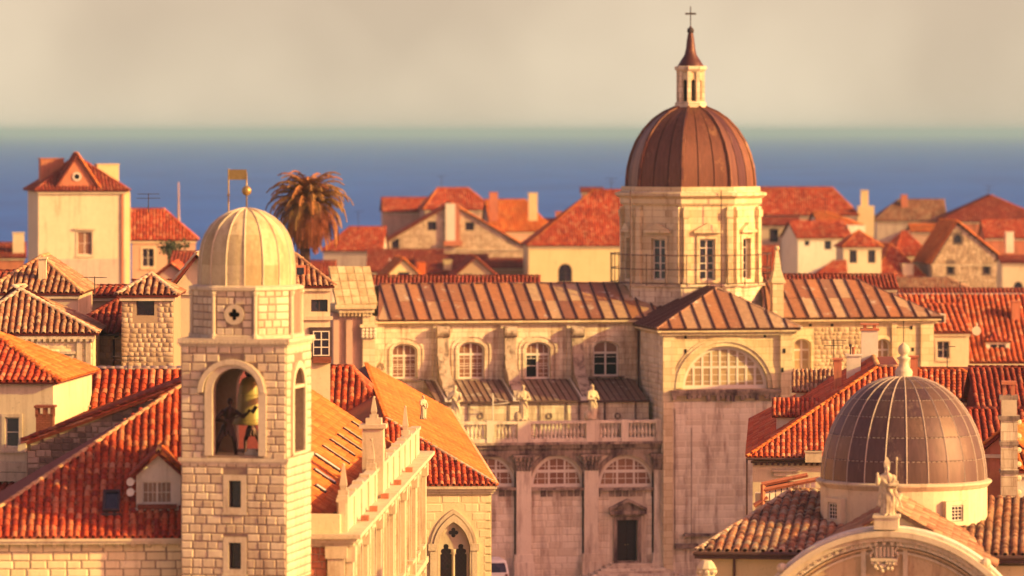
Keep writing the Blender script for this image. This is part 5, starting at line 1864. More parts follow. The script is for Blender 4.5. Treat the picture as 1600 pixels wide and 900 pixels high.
# --- standing seam roofs
def seam_roof(parent, pts, mat, pw=1.05, rows=2, name='nave_roof', slant=0.0, stair=True):
    """sheet roof made of panels with rolls between; pts[0]->pts[1] eave, pts[-1] and pts[2] above"""
    s = MB(); s.slab(pts, .14)
    ro = s.build(name, M['seam'], parent)
    p = [Vector(q) for q in pts]
    e = (p[1] - p[0]).normalized()
    n = (p[1] - p[0]).cross(p[2] - p[0]).normalized()
    if n.z < 0: n = -n
    up = n.cross(e).normalized()
    poly = [((q - p[0]).dot(up), (q - p[0]).dot(e)) for q in p]
    L = max(q[1] for q in poly); L0 = min(q[1] for q in poly)
    k = max(1, int((L - L0) / pw))
    for i in range(k):
        a0_, a1_ = L0 + (L - L0) * i / k, L0 + (L - L0) * (i + 1) / k
        sp0, sp1 = spans(poly, a0_ + 1e-3), spans(poly, a1_ - 1e-3)
        if not sp0 or not sp1: continue
        h0_, h1_ = sp0[0][1], sp1[0][1]
        l0_, l1_ = sp0[0][0], sp1[0][0]
        for r_ in range(rows):
            c0, c1 = r_ / rows, (r_ + 1) / rows
            j = random.uniform(-.08, .08) if rows > 1 and r_ == 0 else 0
            q = [(a0_ + .05, l0_ + (h0_ - l0_) * c0 + .02), (a1_ - .05, l1_ + (h1_ - l1_) * c0 + .02), (a1_ - .05, l1_ + (h1_ - l1_) * c1 - .02), (a0_ + .05, l0_ + (h0_ - l0_) * c1 - .02)]
            lift = .05 + random.uniform(0, .03)
            s = MB(); s.slab([p[0] + e * a + up * b_ + n * lift for a, b_ in q], .05); s.build('roof_panel', mat, ro)
        s = MB(); A_, B_ = p[0] + e * a0_ + up * (l0_ - .05) + n * .1, p[0] + e * a0_ + up * h0_ + n * .1
        if (B_ - A_).length > .15:
            s.tube(A_, B_, .085, 5); s.build('seam', M['seam'], ro)
    return ro
zRg = K.at(800, 444, VD).z
zE = zN + .36
uc = K.u(1079, VD)
ne = [(uW - .4, VN - .6, zE), (uE + .2, VN - .6, zE), (uE + 2.6, VD, zRg), (K.u(592, VD), VD, zRg)]
nroof = seam_roof(K.root, ne, M['copper'], .98, 2)
s = MB(); s.slab([(uW - .4, 2 * VD - VN + .6, zE), (uE, 2 * VD - VN + .6, zE), (uE + 2.6, VD, zRg), (uW - .2, VD, zRg)], .14); s.build('back_roof', M['lead'], K.root)
s = MB(); s.box(uW - .3, uE + 4, 2 * VD - VN, 2 * VD - VN + .5, 0, zN); s.box(uW - .3, uW + .3, VN, 2 * VD - VN, 0, zN); s.build('back_wall', M['cath_plain'], K.root)
ridge(ne[3], ne[2], nroof, M['copper'], r=.14, length=1.2, singles=False)
# --- transept
VT = -.6
tu0, tu1 = K.u(1033, VT) , K.u(1237, VT)
tu0 = 0.0
zT = K.at(1133, 517, VT).z
A = K.r(1066, 1200, 540, 608, VT)
tw_c = ((A[0] + A[1]) / 2)
th = archp(A[0], A[1], A[2], A[2] + .02, A[3] - A[2], 26)
s = MB(); s.plate(rect(0, tu1, 0, zT), [th], FRONT(VT), .8)
s.plate(rect(VT + .8, VD - 4, 0, zT), [], SIDE_L(0), .6); s.plate(rect(VT + .8, VD - 4, 0, zT), [], SIDE_R(tu1), .6)
tr = s.build('transept_wall', M['cath_bright'], K.root)
zl = K.at(1133, 625, VT).z
# lower half stands slightly proud and is laid in visible blocks
s = MB(); s.box(.0, tu1, VT - .12, VT, 0, zl - .1); low = s.build('lower_transept', M['cath'], K.root)
FT = FRONT(VT - .12)
courses('stone', rect(.75, K.u(1180, VT), K.at(1100, 905, VT).z, zl - .15), [], .5, (.7, 1.7), FT, low, M['cath'], proud=.02, gap=.016, hv=.25, wob=.003)
courses('stone', rect(K.u(1180, VT), tu1, 2, zl - .15), [], .5, (.7, 1.7), FT, low, M['cath'], proud=.02, gap=.016, singles=False)
s = MB(); s.box(.0, .72, VT - .28, VT - .12, 1, zl - .1); s.box(tu1 - .9, tu1, VT - .28, VT, 1, zT - .3)
s.box(.0, .9, VT - .16, VT, zl - .1, zT - .3)
s.build('corner_pilaster', M['cath_bright'], tr)
s = MB(); u0 = K.u(1080, VT); s.box(u0 - .04, u0 + .02, VT - .17, VT - .12, K.at(1080, 850, VT).z, zl - 2); u0 = K.u(1054, VT); s.box(u0 - .04, u0 + .02, VT - .17, VT - .12, K.at(1054, 848, VT).z, zl - .6); s.build('wall_joint', M['cath_dark'], low)
s = MB(); q = K.r(1054, 1090, 849, 857, VT - .2); s.box(q[0], q[1], VT - .6, VT - .12, q[2], q[3]); q = K.r(1068, 1172, 832, 838, VT - .2); s.box(q[0], q[1] + 1, VT - .7, VT - .12, q[2], q[3])
s.build('ledge', M['cath_dark'], low)
courses('stone', rect(VT + .1, VN, zr1 - 6, zT - .3), [], .42, (.5, 1.1), SIDE_L(0), tr, M['cath'], proud=.035, gap=.02, hv=.2, wob=.01, singles=True)
# thermal window
w_ = window(K.root, FRONT(VT), *A, 9, 2, M['wfr'], M['gpale'], fw=.26, bw=.16, dep=.3, shape='arch', rise=A[3] - A[2] - .02, mull=False, th=.1)
fine = MB()
cx, hw_ = (A[0] + A[1]) / 2, (A[1] - A[0]) / 2 - .28
rz_ = A[3] - A[2] - .28
for zf in (.16, .33, .66, .82):
    x = math.sqrt(max(0, 1 - zf * zf)) * hw_; fine.box(cx - x, cx + x, VT + .34, VT + .37, A[2] + zf * rz_ + .05, A[2] + zf * rz_ + .09)
fine.build('glazing_bar', M['wfr'], w_)
for t, pr, i_ in ((.55, .22, .3), (.28, .12, 0.0), (.75, .1, .55)):
    s = MB()
    o = archp(A[0] - t, A[1] + t, A[2], A[2] + .02, A[3] - A[2] + t - .02, 30)[2:]; i = archp(A[0] - i_, A[1] + i_, A[2], A[2] + .02, A[3] - A[2] + i_ - .02, 30)[2:]
    s.plate(o + i[::-1], [], lambda a, b_, d: (a, VT - pr + d, b_), pr + .02)
    s.build('arch_moulding', M['cath_bright'], w_)
s = MB(); s.box(A[0] - .9, A[1] + .9, VT - .5, VT, A[2] - .28, A[2] - .05); s.box(A[0] - .9, A[1] + .9, VT - .38, VT, A[2] - .5, A[2] - .28)
for k in range(22):
    x = A[0] - .8 + k * (A[1] - A[0] + 1.6) / 22
    if random.random() < .8: s.box(x, x + .28, VT - .42, VT - .12, A[2] - .5 - random.uniform(.15, .45), A[2] - .5)
s.build('sill', M['cath_dark'], w_)
for x, y in ((1072, 526), (1072, 549), (1196, 524), (1225, 548), (1222, 578)):
    q = K.r(x - 2, x + 2, y - 3.5, y + 3.5, VT - .2)
    s = MB(); s.box(q[0], q[1], VT - .32 if x > 1220 else VT - .03, VT - .2 if x > 1220 else VT + .05, q[2], q[3]); s.build('putlog_hole', M['dark'], tr)
s = MB()
s.box(-.3, tu1 + .3, VT - .35, VT, zT - .3, zT - .06); s.box(-.5, tu1 + .5, VT - .6, VT, zT - .06, zT + .2)
s.box(-.5, 0, VT, VN - .56, zT - .06, zT + .2); s.box(tu1, tu1 + .5, VT, VN - .5, zT - .06, zT + .2)
s.build('cornice', M['cath_bright'], tr)
# downpipe at the inner corner
s = MB(); s.tube((-.12, VN - .2, zT - .3), (-.12, VN - .2, zr1 + 1), .08); s.tube((-.12, VN - .2, zr1 + 1), (-.3, VN - 1.2, zr1 - .6), .08); s.build('drainpipe', M['gutter'], tr)
ta = K.at(1120, 450, 4.2)
tz_ = ta.z
zt0 = zT + .2
fr = [(-.6, VT - .7, zt0), (tu1 + .6, VT - .7, zt0), (ta.x, ta.y, tz_)]
seam_roof(K.root, fr, M['copper'], 1.0, 1, 'transept_roof')
lf = [(-.6, VN + 3, zt0), (-.6, VT - .7, zt0), (ta.x, ta.y, tz_), (ta.x, VD - 2, tz_)]
seam_roof(K.root, lf, M['lead'], 1.0, 1, 'transept_roof')
rf_ = [(tu1 + .6, VT - .7, zt0), (tu1 + .6, VN + 3, zt0), (ta.x, VD - 2, tz_), (ta.x, ta.y, tz_)]
seam_roof(K.root, rf_, M['copper'], 1.0, 1, 'transept_roof')
s = MB(); s.tube(fr[0], fr[2], .12, 6); s.tube(fr[1], fr[2], .12, 6); s.tube((ta.x, ta.y, tz_), (ta.x, VD - 2, tz_), .12, 6); s.build('hip_roll', M['copper'], K.root)
# --- choir, right
VC = 7.0
c0, c1 = tu1 - .2, K.u(1458, VC)
zC = K.at(1350, 503, VC).z
cw = [(1240, 1267, 529, 580), (1369, 1391, 529, 580)]
ch_h = []; CW_ = []
for x0, x1, y0, y1 in cw:
    q = K.r(x0, x1, y0, y1, VC); CW_.append(q); ch_h.append(archp(q[0], q[1], q[2], q[3] - .5, .5))
s = MB(); s.plate(rect(c0, c1, 0, zC), ch_h, FRONT(VC), .6); s.plate(rect(VC + .6, VC + 10, 0, zC), [], SIDE_R(c1), .6)
cwl = s.build('choir_wall', M['cath_bright'], K.root)
for q in CW_:
    w_ = window(K.root, FRONT(VC), *q, 2, 3, M['wfr'], M['gpale'], fw=.12, bw=.05, dep=.3, shape='arch', rise=.5, transom=2)
    s = MB(); surround(s, FRONT(VC), *q, .25, .1, 'arch', rise=.5); s.build('window_surround', M['cath_bright'], w_)
courses('stone', rect(K.u(1272, VC), K.u(1362, VC), K.at(1300, 600, VC).z, zC - .4), [], .33, (.25, .6), FRONT(VC), cwl, M['rubble_pale'], proud=.04, gap=.035, hv=.3, wob=.02, singles=False)
s = MB()
for x0, x1 in ((1393, 1402), (1438, 1458)):
    s.box(K.u(x0, VC), K.u(x1, VC), VC - .2, VC, 4, zC)
s.build('choir_pilaster', M['cath_bright'], cwl)
for x, y in ((1424, 512), (1426, 546), (1266, 507), (1300, 507)):
    q = K.r(x - 2, x + 2, y - 3, y + 3, VC); s = MB(); s.box(q[0], q[1], VC - .03, VC + .05, q[2], q[3]); s.build('putlog_hole', M['dark'], cwl)
s = MB(); s.box(c0, c1 + .3, VC - .3, VC, zC - .1, zC + .1); s.box(c0, c1 + .5, VC - .6, VC, zC + .1, zC + .36); s.build('cornice', M['cath_bright'], cwl)
rgv = VC + 5
ra, rb_ = K.at(1225, 440, rgv), K.at(1336, 437, rgv)
cr1 = [(c0, VC - .7, zC + .36), (c1 + .6, VC - .7, zC + .36), (rb_.x, rgv, rb_.z), (ra.x - 2, rgv, rb_.z)]
seam_roof(K.root, cr1, M['copper'], 1.05, 2, 'choir_roof')
seam_roof(K.root, [(c1 + .6, VC - .7, zC + .36), (c1 + .6, VC + 10.7, zC + .36), (rb_.x, rgv, rb_.z)], M['copper'], 1.05, 1, 'choir_roof')
# pinnacle
pc = K.at(1214, 460, 5.5)
q = lambda s_, z: [(pc.x - s_, pc.y - s_, z), (pc.x + s_, pc.y - s_, z), (pc.x + s_, pc.y + s_, z), (pc.x - s_, pc.y + s_, z)]
pzz = lambda y: K.at(1214, y, 5.5).z
s = MB(); s.hull(q(.42, pzz(510)), q(.42, pzz(442))); s.hull(q(.55, pzz(442)), q(.55, pzz(438))); s.hull(q(.5, pzz(438)), q(.22, pzz(418))); s.hull(q(.26, pzz(418)), q(.09, pzz(390))); s.ball((pc.x, pc.y, pzz(388)), .2)
s.build('pinnacle', M['cath_bright'], K.root)

# --- drum and dome
Rd = 104 * (360 + VD) / F * .985
zD0, zD1 = K.at(1079, 472, VD).z, K.at(1079, 318, VD).z
dx = lambda y: K.at(1079, y, VD).z
cen = (uc, VD)
s = MB(); s.lathe([(Rd + .55, -4), (Rd + .55, dx(446) - zD0), (Rd + .75, dx(445) - zD0), (Rd + .75, dx(441) - zD0), (Rd + .1, dx(440) - zD0)], 8, (uc, VD, zD0), rot=PI / 8 + R(3)); s.build('drum_base', M['cath_plain'], K.root)
zb_, zt2 = dx(440), dx(320)
rot0 = PI / 8 + R(3)
cr8 = Rd / math.cos(PI / 8) * .965
cor = [(uc + cr8 * math.cos(rot0 + k * PI / 4), VD + cr8 * math.sin(rot0 + k * PI / 4)) for k in range(8)]
s = MB(); todo = []
for k in range(8):
    (x0, y0), (x1, y1) = cor[k], cor[(k + 1) % 8]
    e = Vector((x1 - x0, y1 - y0)); L = e.length; e.normalize(); inn = Vector((-e.y, e.x))
    f = (lambda x0, y0, e, inn: (lambda a, b_, d: (x0 + e.x * a + inn.x * d, y0 + e.y * a + inn.y * d, b_)))(x0, y0, e, inn)
    wa = (L / 2 - .62, L / 2 + .62, zb_ + .25, dx(371))
    s.plate(rect(0, L, zb_, zt2), [rect(*wa)], f, .5)
    todo.append((k, f, L, wa))
drum = s.build('drum', M['cath_bright'], K.root)
for k, f, L, wa in todo:
    vis = k in (3, 4, 5, 6, 7)
    if not vis: continue
    w_ = window(K.root, f, *wa, 2, 5, M['wfr'], M['gdark'], fw=.12, bw=.07, dep=.25)
    t = MB(); surround(t, f, wa[0], wa[1], wa[2], wa[3], .22, .12)
    def bx(a0_, a1_, d0, d1, z0, z1): t.hull([f(a0_, z0, d0), f(a1_, z0, d0), f(a1_, z0, d1), f(a0_, z0, d1)], [f(a0_, z1, d0), f(a1_, z1, d0), f(a1_, z1, d1), f(a0_, z1, d1)])
    bx(wa[0] - .5, wa[1] + .5, -.4, 0, wa[3] + .45, wa[3] + .62)
    mm = L / 2
    t.hull([f(wa[0] - .5, wa[3] + .62, -.35), f(wa[1] + .5, wa[3] + .62, -.35), f(wa[1] + .5, wa[3] + .62, 0), f(wa[0] - .5, wa[3] + .62, 0)], [f(mm - .03, wa[3] + 1.2, -.35), f(mm + .03, wa[3] + 1.2, -.35), f(mm + .03, wa[3] + 1.2, 0), f(mm - .03, wa[3] + 1.2, 0)])
    t.build('window_surround', M['cath_bright'], w_)
    for a in (.12, L - .5):
        t = MB(); bx(a, a + .38, -.28, 0, zb_, zt2 - .1); bx(a - .07, a + .45, -.38, 0, zt2 - .9, zt2 - .35); bx(a - .07, a + .45, -.36, 0, zb_, zb_ + .4)
        t.build('pilaster', M['cath_bright'], drum)
s = MB()
s.lathe([(cr8 + .1, 0), (cr8 + .25, .15), (cr8 + .25, .5), (cr8 + .62, .75), (cr8 + .62, .95), (cr8 + .15, 1.05), (cr8 + .12, zt2 * 0 + dx(291) - zt2)], 8, (uc, VD, zt2), rot=rot0)
s.build('drum_cornice', M['cath_bright'], K.root)
dprof = [(99.5, 292), (99, 280), (97, 262), (92, 242), (84, 222), (72, 203), (57, 187), (41, 176), (24, 168.5), (18, 166)]
pm = (360 + VD) / F
dprof = [(r_ * pm, dx(y)) for r_, y in dprof]
s = MB(); s.lathe(dprof, 8, (uc, VD, 0), rot=rot0); s.build('dome', M['seam'], K.root)
for k in range(8):
    for j in range(3):
        s = MB()
        a0_, a1_ = rot0 + k * PI / 4, rot0 + (k + 1) * PI / 4
        t0, t1 = j / 3 + .012, (j + 1) / 3 - .012
        vs = []
        for r_, z in dprof:
            P0 = Vector(((r_ + .07) * math.cos(a0_), (r_ + .07) * math.sin(a0_))); P1 = Vector(((r_ + .07) * math.cos(a1_), (r_ + .07) * math.sin(a1_)))
            bul = .0
            for t in (t0, t1):
                p_ = P0.lerp(P1, t); vs.append((uc + p_.x, VD + p_.y, z + .03))
        s.add(vs, [(2 * i, 2 * i + 1, 2 * i + 3, 2 * i + 2) for i in range(len(dprof) - 1)])
        s.build('dome_panel', M['dome_cop'], K.root, smooth=True)
    s = MB(); s.path([(uc + (r_ + .1) * math.cos(a0_), VD + (r_ + .1) * math.sin(a0_), z) for r_, z in dprof], .14, 5); s.build('rib', M['dome_cop'], K.root)
# lantern
s = MB()
rl = 22 * pm
s.lathe([(rl * 1.12, 0), (rl * 1.12, .35), (rl * .98, .45)], 8, (uc, VD, dx(168)), rot=rot0)
for k in range(8):
    a = rot0 + k * PI / 4
    s.box(uc + rl * .86 * math.cos(a) - .14, uc + rl * .86 * math.cos(a) + .14, VD + rl * .86 * math.sin(a) - .14, VD + rl * .86 * math.sin(a) + .14, dx(168), dx(110))
s.lathe([(rl * .98, 0), (rl * 1.15, .2), (rl * 1.15, .4), (rl * .9, .45)], 8, (uc, VD, dx(112)), rot=rot0)
lan = s.build('lantern', M['cath_plain'], K.root)
for k in range(8):
    a = rot0 + k * PI / 4 + PI / 8
    t = MB(); c_, s_ = math.cos(a), math.sin(a)
    r_ = rl * .80
    f = lambda a_, b_, d, c_=c_, s_=s_: (uc + c_ * (r_ - d) - s_ * a_, VD + s_ * (r_ - d) + c_ * a_, b_)
    t.plate(rect(-.36, .36, dx(166), dx(112)), [archp(-.17, .17, dx(158), dx(128))], f, .12); t.build('lantern_panel', M['cath_bright'], lan)
s = MB(); s.lathe([(.5, dx(166)), (.5, dx(114))], 8, (uc, VD, 0)); s.build('opening', M['dark'], lan)
s = MB(); s.lathe([(r_ * pm, dx(y)) for r_, y in ((22, 107), (21, 103), (16, 95), (10, 86), (7.5, 76), (6, 62), (4.5, 54), (4.2, 50), (3, 44), (.6, 40))], 12, (uc, VD, 0)); s.build('spire', M['dome_cop'], lan, smooth=True)
s = MB(); s.ball((uc, VD, dx(48)), .28); s.tube((uc, VD, dx(44)), (uc, VD, dx(10)), .04); s.box(uc - .42, uc + .42, VD - .035, VD + .035, dx(23), dx(20)); s.build('cross', M['iron'], lan)
# railing round the drum
rail = MB()
rr_ = cr8 + .9
NR = 24
for k in range(NR):
    a = 2 * PI * k / NR; x, y = uc + rr_ * math.cos(a), VD + rr_ * math.sin(a)
    rail.tube((x, y, dx(443)), (x, y, dx(394)), .035, 4)
for y in (396, 418, 440):
    rail.path([(uc + rr_ * math.cos(2 * PI * k / NR), VD + rr_ * math.sin(2 * PI * k / NR), dx(y)) for k in range(NR)], .035, 4, True)
for x in (985, 1127):
    p_ = K.at(x, 400, VD - rr_ * .9); rail.tube((p_.x, p_.y, dx(460)), (p_.x, p_.y, dx(296)), .04, 4)
rail.build('scaffold_rail', M['gutter'], K.root)
# --- west front seen from the side
VW = 2.0
q = [K.at(x, y, VW + (475 - y) / 60 * 3) for x, y in ((526, 477), (590, 474), (578, 416), (513, 416))]
s = MB(); s.slab(q, .3); wf = s.build('west_gable_roof', M['dome_pale'], K.root)
for i in range(5):
    for j in range(5):
        a, b_ = i / 5, j / 5
        P_ = lambda x, y: q[0].lerp(q[1], x).lerp(q[3].lerp(q[2], x), y)
        n_ = (q[1] - q[0]).cross(q[3] - q[0]).normalized(); n_ = n_ if n_.z > 0 else -n_
        s = MB(); s.slab([P_(a + .01, b_ + .01) + n_ * .04, P_(a + .19, b_ + .01) + n_ * .04, P_(a + .19, b_ + .19) + n_ * .04, P_(a + .01, b_ + .19) + n_ * .04], .05); s.build('roof_slab', M['dome_pale'], wf)
s = MB()
def PB(x0, x1, y0, y1, v0, v1): A = K.r(x0, x1, y0, y1, v0); s.box(A[0], A[1], v0, v1, A[2], A[3])
PB(524, 588, 476, 483, VW - .5, VW + 6); PB(530, 585, 483, 489, VW - .3, VW + 6)
for k in range(9): PB(531 + k * 6, 534 + k * 6, 489, 494, VW - .2, VW)
s.build('west_cornice', M['cath_bright'], K.root)
s = MB(); PB(520, 566, 489, 900, VW + .4, VW + 6); s.build('west_wall', M['plaster_p'], K.root)  # pinkish colour carries the shade lying on this part of the front
s = MB(); PB(567, 586, 494, 900, VW, VW + 6); PB(563, 590, 507, 512, VW - .2, VW + 1); s.build('west_pier', M['cath_bright'], K.root)
s = MB()
for k in range(4):
    for j in range(3):
        c = K.at(567 + k * 6, 516 + j * 5, VW - .1); s.ball(c, .16, .16, .16, 6, 5)
s.build('capital', M['cath_plain'], K.root)
s = MB()
for x0, x1 in ((521, 530), (541, 551)): PB(x0, x1, 500, 900, VW + .1, VW + .4)
s.build('pilaster', M['plaster_p'], K.root)  # same pinkish tone, shade put into the colour

# ------------------------------------------------------------------ statues
def saint(name, label, b, px, py, v, h, rz=0, arms=None, seed=1, extra=None, group=None):
    p_ = b.at(px, py, v)
    mb = MB()
    s_ = h / 1.85
    arms = arms or [[(-.23, 0, 1.42), (-.32, -.12, 1.12), (-.08, -.24, 1.2)], [(.23, 0, 1.42), (.34, -.08, 1.1), (.2, -.26, .95)]]
    robed(mb, s_, arms, seed=seed)
    head(mb, (0.01, -.02 * s_, 1.73 * s_), s_)
    if extra: extra(mb, s_)
    o = remesh(mb, .026 * s_, M['statue'], name)
    o.location = b.world(p_); o.rotation_euler = (0, 0, b.t + rz)
    tag(o, label, 'statue', group)
    return o
G_ = 'stone saints along the cathedral balustrade'
V_P = -.1
def rock(mb, s_): mb.ball((-.3 * s_, 0, .2 * s_), .2 * s_, .2 * s_, .28 * s_)
def ped(x):
    return K.at(x, 657, V_P).z
for k, (x, lab, sd, ex) in enumerate(((711, 'weathered stone saint at the left end of the cathedral balustrade, beside the orange roof', 2, None), (817, 'weathered stone saint in the middle of the cathedral balustrade', 5, rock), (925, 'weathered stone saint on the balustrade above the cathedral door', 9, rock))):
    o = saint('saint_statue', lab, K, x, 655, V_P, 2.6, R(-15 + 20 * k), seed=sd, extra=ex, group=G_, arms=[[(-.23, 0, 1.42), (-.34, -.12, 1.12), (-.1, -.26, 1.3 - .1 * k)], [(.23, 0, 1.42), (.34, -.08, 1.1), (.16, -.26, 1.0 + .1 * k)]])
    w_ = K.world((0, 0, 0)); o.location.z = zbal1 + .05
def wings(mb, s_):
    for q in (-1, 1):
        for k in range(6):
            mb.tube((q * .1 * s_, .14 * s_, 1.4 * s_), (q * (.3 + .07 * k) * s_, .22 * s_, (1.75 - .22 * k) * s_), .06 * s_, 5, .03 * s_)
s = MB(); A = K.r(566, 606, 598, 640, 4.0); s.box(A[0], A[1], 4.0, 5.2, 1.0, A[3]); s.build('statue_plinth', M['cath_plain'], K.root)
saint('angel_statue', 'stone angel with folded wings beside the west end of the cathedral nave', K, 578, 598, 4.4, 2.1, R(30), extra=wings)
saint('saint_statue', 'small stone saint next to the winged angel at the corner of the nave', K, 596, 598, 4.6, 1.8, R(-40), seed=12)
saint('parapet_statue', 'small stone figure at the far end of the sunny palace parapet', H, 661, 680, H.atu(661, 700, -.2).y, 1.25, R(40), seed=4).location = H.world((-.2, H.atu(661, 700, -.2).y, wp + .02))
# antenna on the attic
an = K.at(770, 658, 1.6); an2 = K.at(770, 615, 1.6); an3 = K.at(796, 629, 1.6)
o = MB(); o.tube((0, 0, 0), (0, 0, an2.z - zbal0), .05); o.tube((0, 0, an3.z - zbal0 - .15), (an3.x - an.x, 0, an3.z - zbal0), .035); o.tube((0, 0, an2.z - zbal0 - .3), ((an3.x - an.x) * .9, 0, an3.z - zbal0 + .1), .02)
for k in range(4): o.tube((.3 + k * .25, -.25, an3.z - zbal0 - .1), (.3 + k * .25, .25, an3.z - zbal0 - .1), .015, 4)
o.box(-.25, .25, -.25, .25, 0, .12)
ao = o.build('antenna', M['wfr'])
tag(ao, 'thin white aerial standing on the cathedral aisle between two balustrade saints', 'aerial')
ao.location = K.world((an.x, 1.6, zbal0)); ao.rotation_euler = (0, 0, K.t)
# ================================================================== DOMED CHURCH, LOWER RIGHT
B = Bld('domed_church', 'church in the lower right corner with a dark lead dome and curved pediment', 'church', 1386, 198, -6.5)
dv = 12.0
dc = B.at(1412, 700, dv)
du = dc.x
q_ = lambda y: B.at(1412, y, dv).z
pmB = (198 + dv) / F
RB = 130 * pmB
# drum with two little windows
zr0, zr1_ = q_(850), q_(757)
s = MB()
s.lathe([(RB + .0, -9), (RB, zr1_ - zr0)], 48, (du, dv, zr0))
drB = s.build('drum', M['cath_plain'], B.root, smooth=False)
drB.data.materials.clear(); drB.data.materials.append(M['plaster'])
s = MB(); s.lathe([(RB, 0), (RB + .06, .05), (RB + .12, .12), (RB + .2, .2), (RB + .2, .27), (RB + .02, .33)], 64, (du, dv, zr1_ - .05)); s.build('drum_cornice', M['trim'], B.root, smooth=False)
for (x0, x1, y0, y1) in ((1299, 1322, 783, 814), (1480, 1507, 787, 816)):
    xc = (x0 + x1) / 2
    a = math.asin(max(-1, min(1, (B.at(xc, 800, dv).x - du) / RB * 1.0)))
    # outward direction in the church's frame
    view = Vector((0, -1))
    ang = -PI / 2 + a
    zc0, zc1 = B.at(xc, y1, dv - RB * math.cos(a)).z, B.at(xc, y0, dv - RB * math.cos(a)).z
    o_ = Vector((math.cos(ang), math.sin(ang))); t_ = Vector((-o_.y, o_.x))
    hw_ = (x1 - x0) / 2 * (198 + dv - RB) / F / max(.45, math.cos(a))
    f = lambda A_, B_, d, o_=o_, t_=t_: (du + o_.x * (RB + .02 - d) + t_.x * A_, dv + o_.y * (RB + .02 - d) + t_.y * A_, B_)
    w_ = window(B.root, lambda a_, b_, d: f(a_, b_, d - .14), -hw_ * .62, hw_ * .62, zc0 + .08, zc1 - .08, 3, 4, M['wfr'], M['gdark'], fw=.04, bw=.025, dep=.0, mull=False)
    t = MB(); t.plate(rect(-hw_ - .13, hw_ + .13, zc0 - .13, zc1 + .13), [rect(-hw_ * .66, hw_ * .66, zc0 + .05, zc1 - .05)], lambda a_, b_, d: f(a_, b_, d - .2), .3); t.build('window_surround', M['plaster'], w_)
# dome: gores and rings of sheet lead
NG, NRG = 24, 7
ch_deg = 1.0
zDb = q_(752); HB = q_(588) - zDb
def dome_pt(t):                       # slightly stilted hemisphere
    a = t * PI / 2
    return (RB * .985 * math.cos(a) ** .92 if math.cos(a) > 1e-6 else 0.0, zDb + HB * math.sin(a))
s = MB(); s.lathe([dome_pt(k / 20) for k in range(20)] + [(.1, zDb + HB)], 48, (du, dv, 0)); s.build('dome', M['seam'], B.root, smooth=True)
ts = [0, .15, .30, .445, .585, .72, .84, .93]
for j in range(NRG):
    for k in range(NG):
        g0 = 2 * PI * k / NG + .008 + R(4)
        pb = MB()
        t0, t1 = ts[j] + .004, ts[j + 1] - .004
        pb.lathe([(dome_pt(t0 + (t1 - t0) * i / 3)[0] + .025, dome_pt(t0 + (t1 - t0) * i / 3)[1] + .01) for i in range(4)], 3, (du, dv, 0), g0, g0 + 2 * PI / NG - .016, False)
        if random.random() < .5 and j > 0:
            pass
        pb.build('lead_panel', M['dome_lead'], B.root, smooth=True)
for k in range(NG):
    a = 2 * PI * k / NG + R(4)
    s = MB(); s.path([(du + (dome_pt(i / 16 * .95)[0] + .03) * math.cos(a), dv + (dome_pt(i / 16 * .95)[0] + .03) * math.sin(a), dome_pt(i / 16 * .95)[1] + .01) for i in range(17)], .028, 4)
    s.build('seam', M['dome_seam'], B.root)
for j in range(1, NRG):
    r_, z = dome_pt(ts[j])
    s = MB()
    n_ = 96
    for k in range(n_):
        a0_, a1_ = 2 * PI * k / n_, 2 * PI * (k + .62) / n_
        s.tube((du + (r_ + .03) * math.cos(a0_), dv + (r_ + .03) * math.sin(a0_), z), (du + (r_ + .03) * math.cos(a1_), dv + (r_ + .03) * math.sin(a1_), z), .016, 4)
    s.build('ring_seam', M['dome_seam'], B.root)
# finial
fz = lambda y: q_(y)
s = MB(); s.lathe([(r_ * pmB, fz(y)) for r_, y in ((20, 594), (18, 590), (13, 587), (14, 581), (12, 577), (8, 572), (7, 566), (10, 561), (11, 559), (6, 557), (5, 555), (8, 552), (9.5, 547), (8, 541), (3, 537), (1, 535))], 20, (du, dv, 0)); s.build('finial', M['trim'], B.root, smooth=True)
s = MB(); s.tube((du, dv, fz(537)), (du, dv, fz(503)), .02, 5); s.tube((du - .27, dv, fz(512)), (du + .27, dv, fz(512)), .016, 5)
for a, b_ in ((0, 503), (-.27, 512), (.27, 512)): s.ball((du + a, dv, fz(b_)), .035, n=6, m=4)
s.build('cross', M['iron'], B.root)
# body walls
zW = B.w(872)
xl, xr = B.u(1094, 4), B.u(1640, 4)
s = MB()
s.box(xl, B.u(1240, 4), 4, 20, 0, B.at(1150, 872, 4).z); s.box(B.u(1530, 4), xr, 4, 20, 0, B.at(1560, 884, 4).z)
body = s.build('wall', M['plaster_y'], B.root)
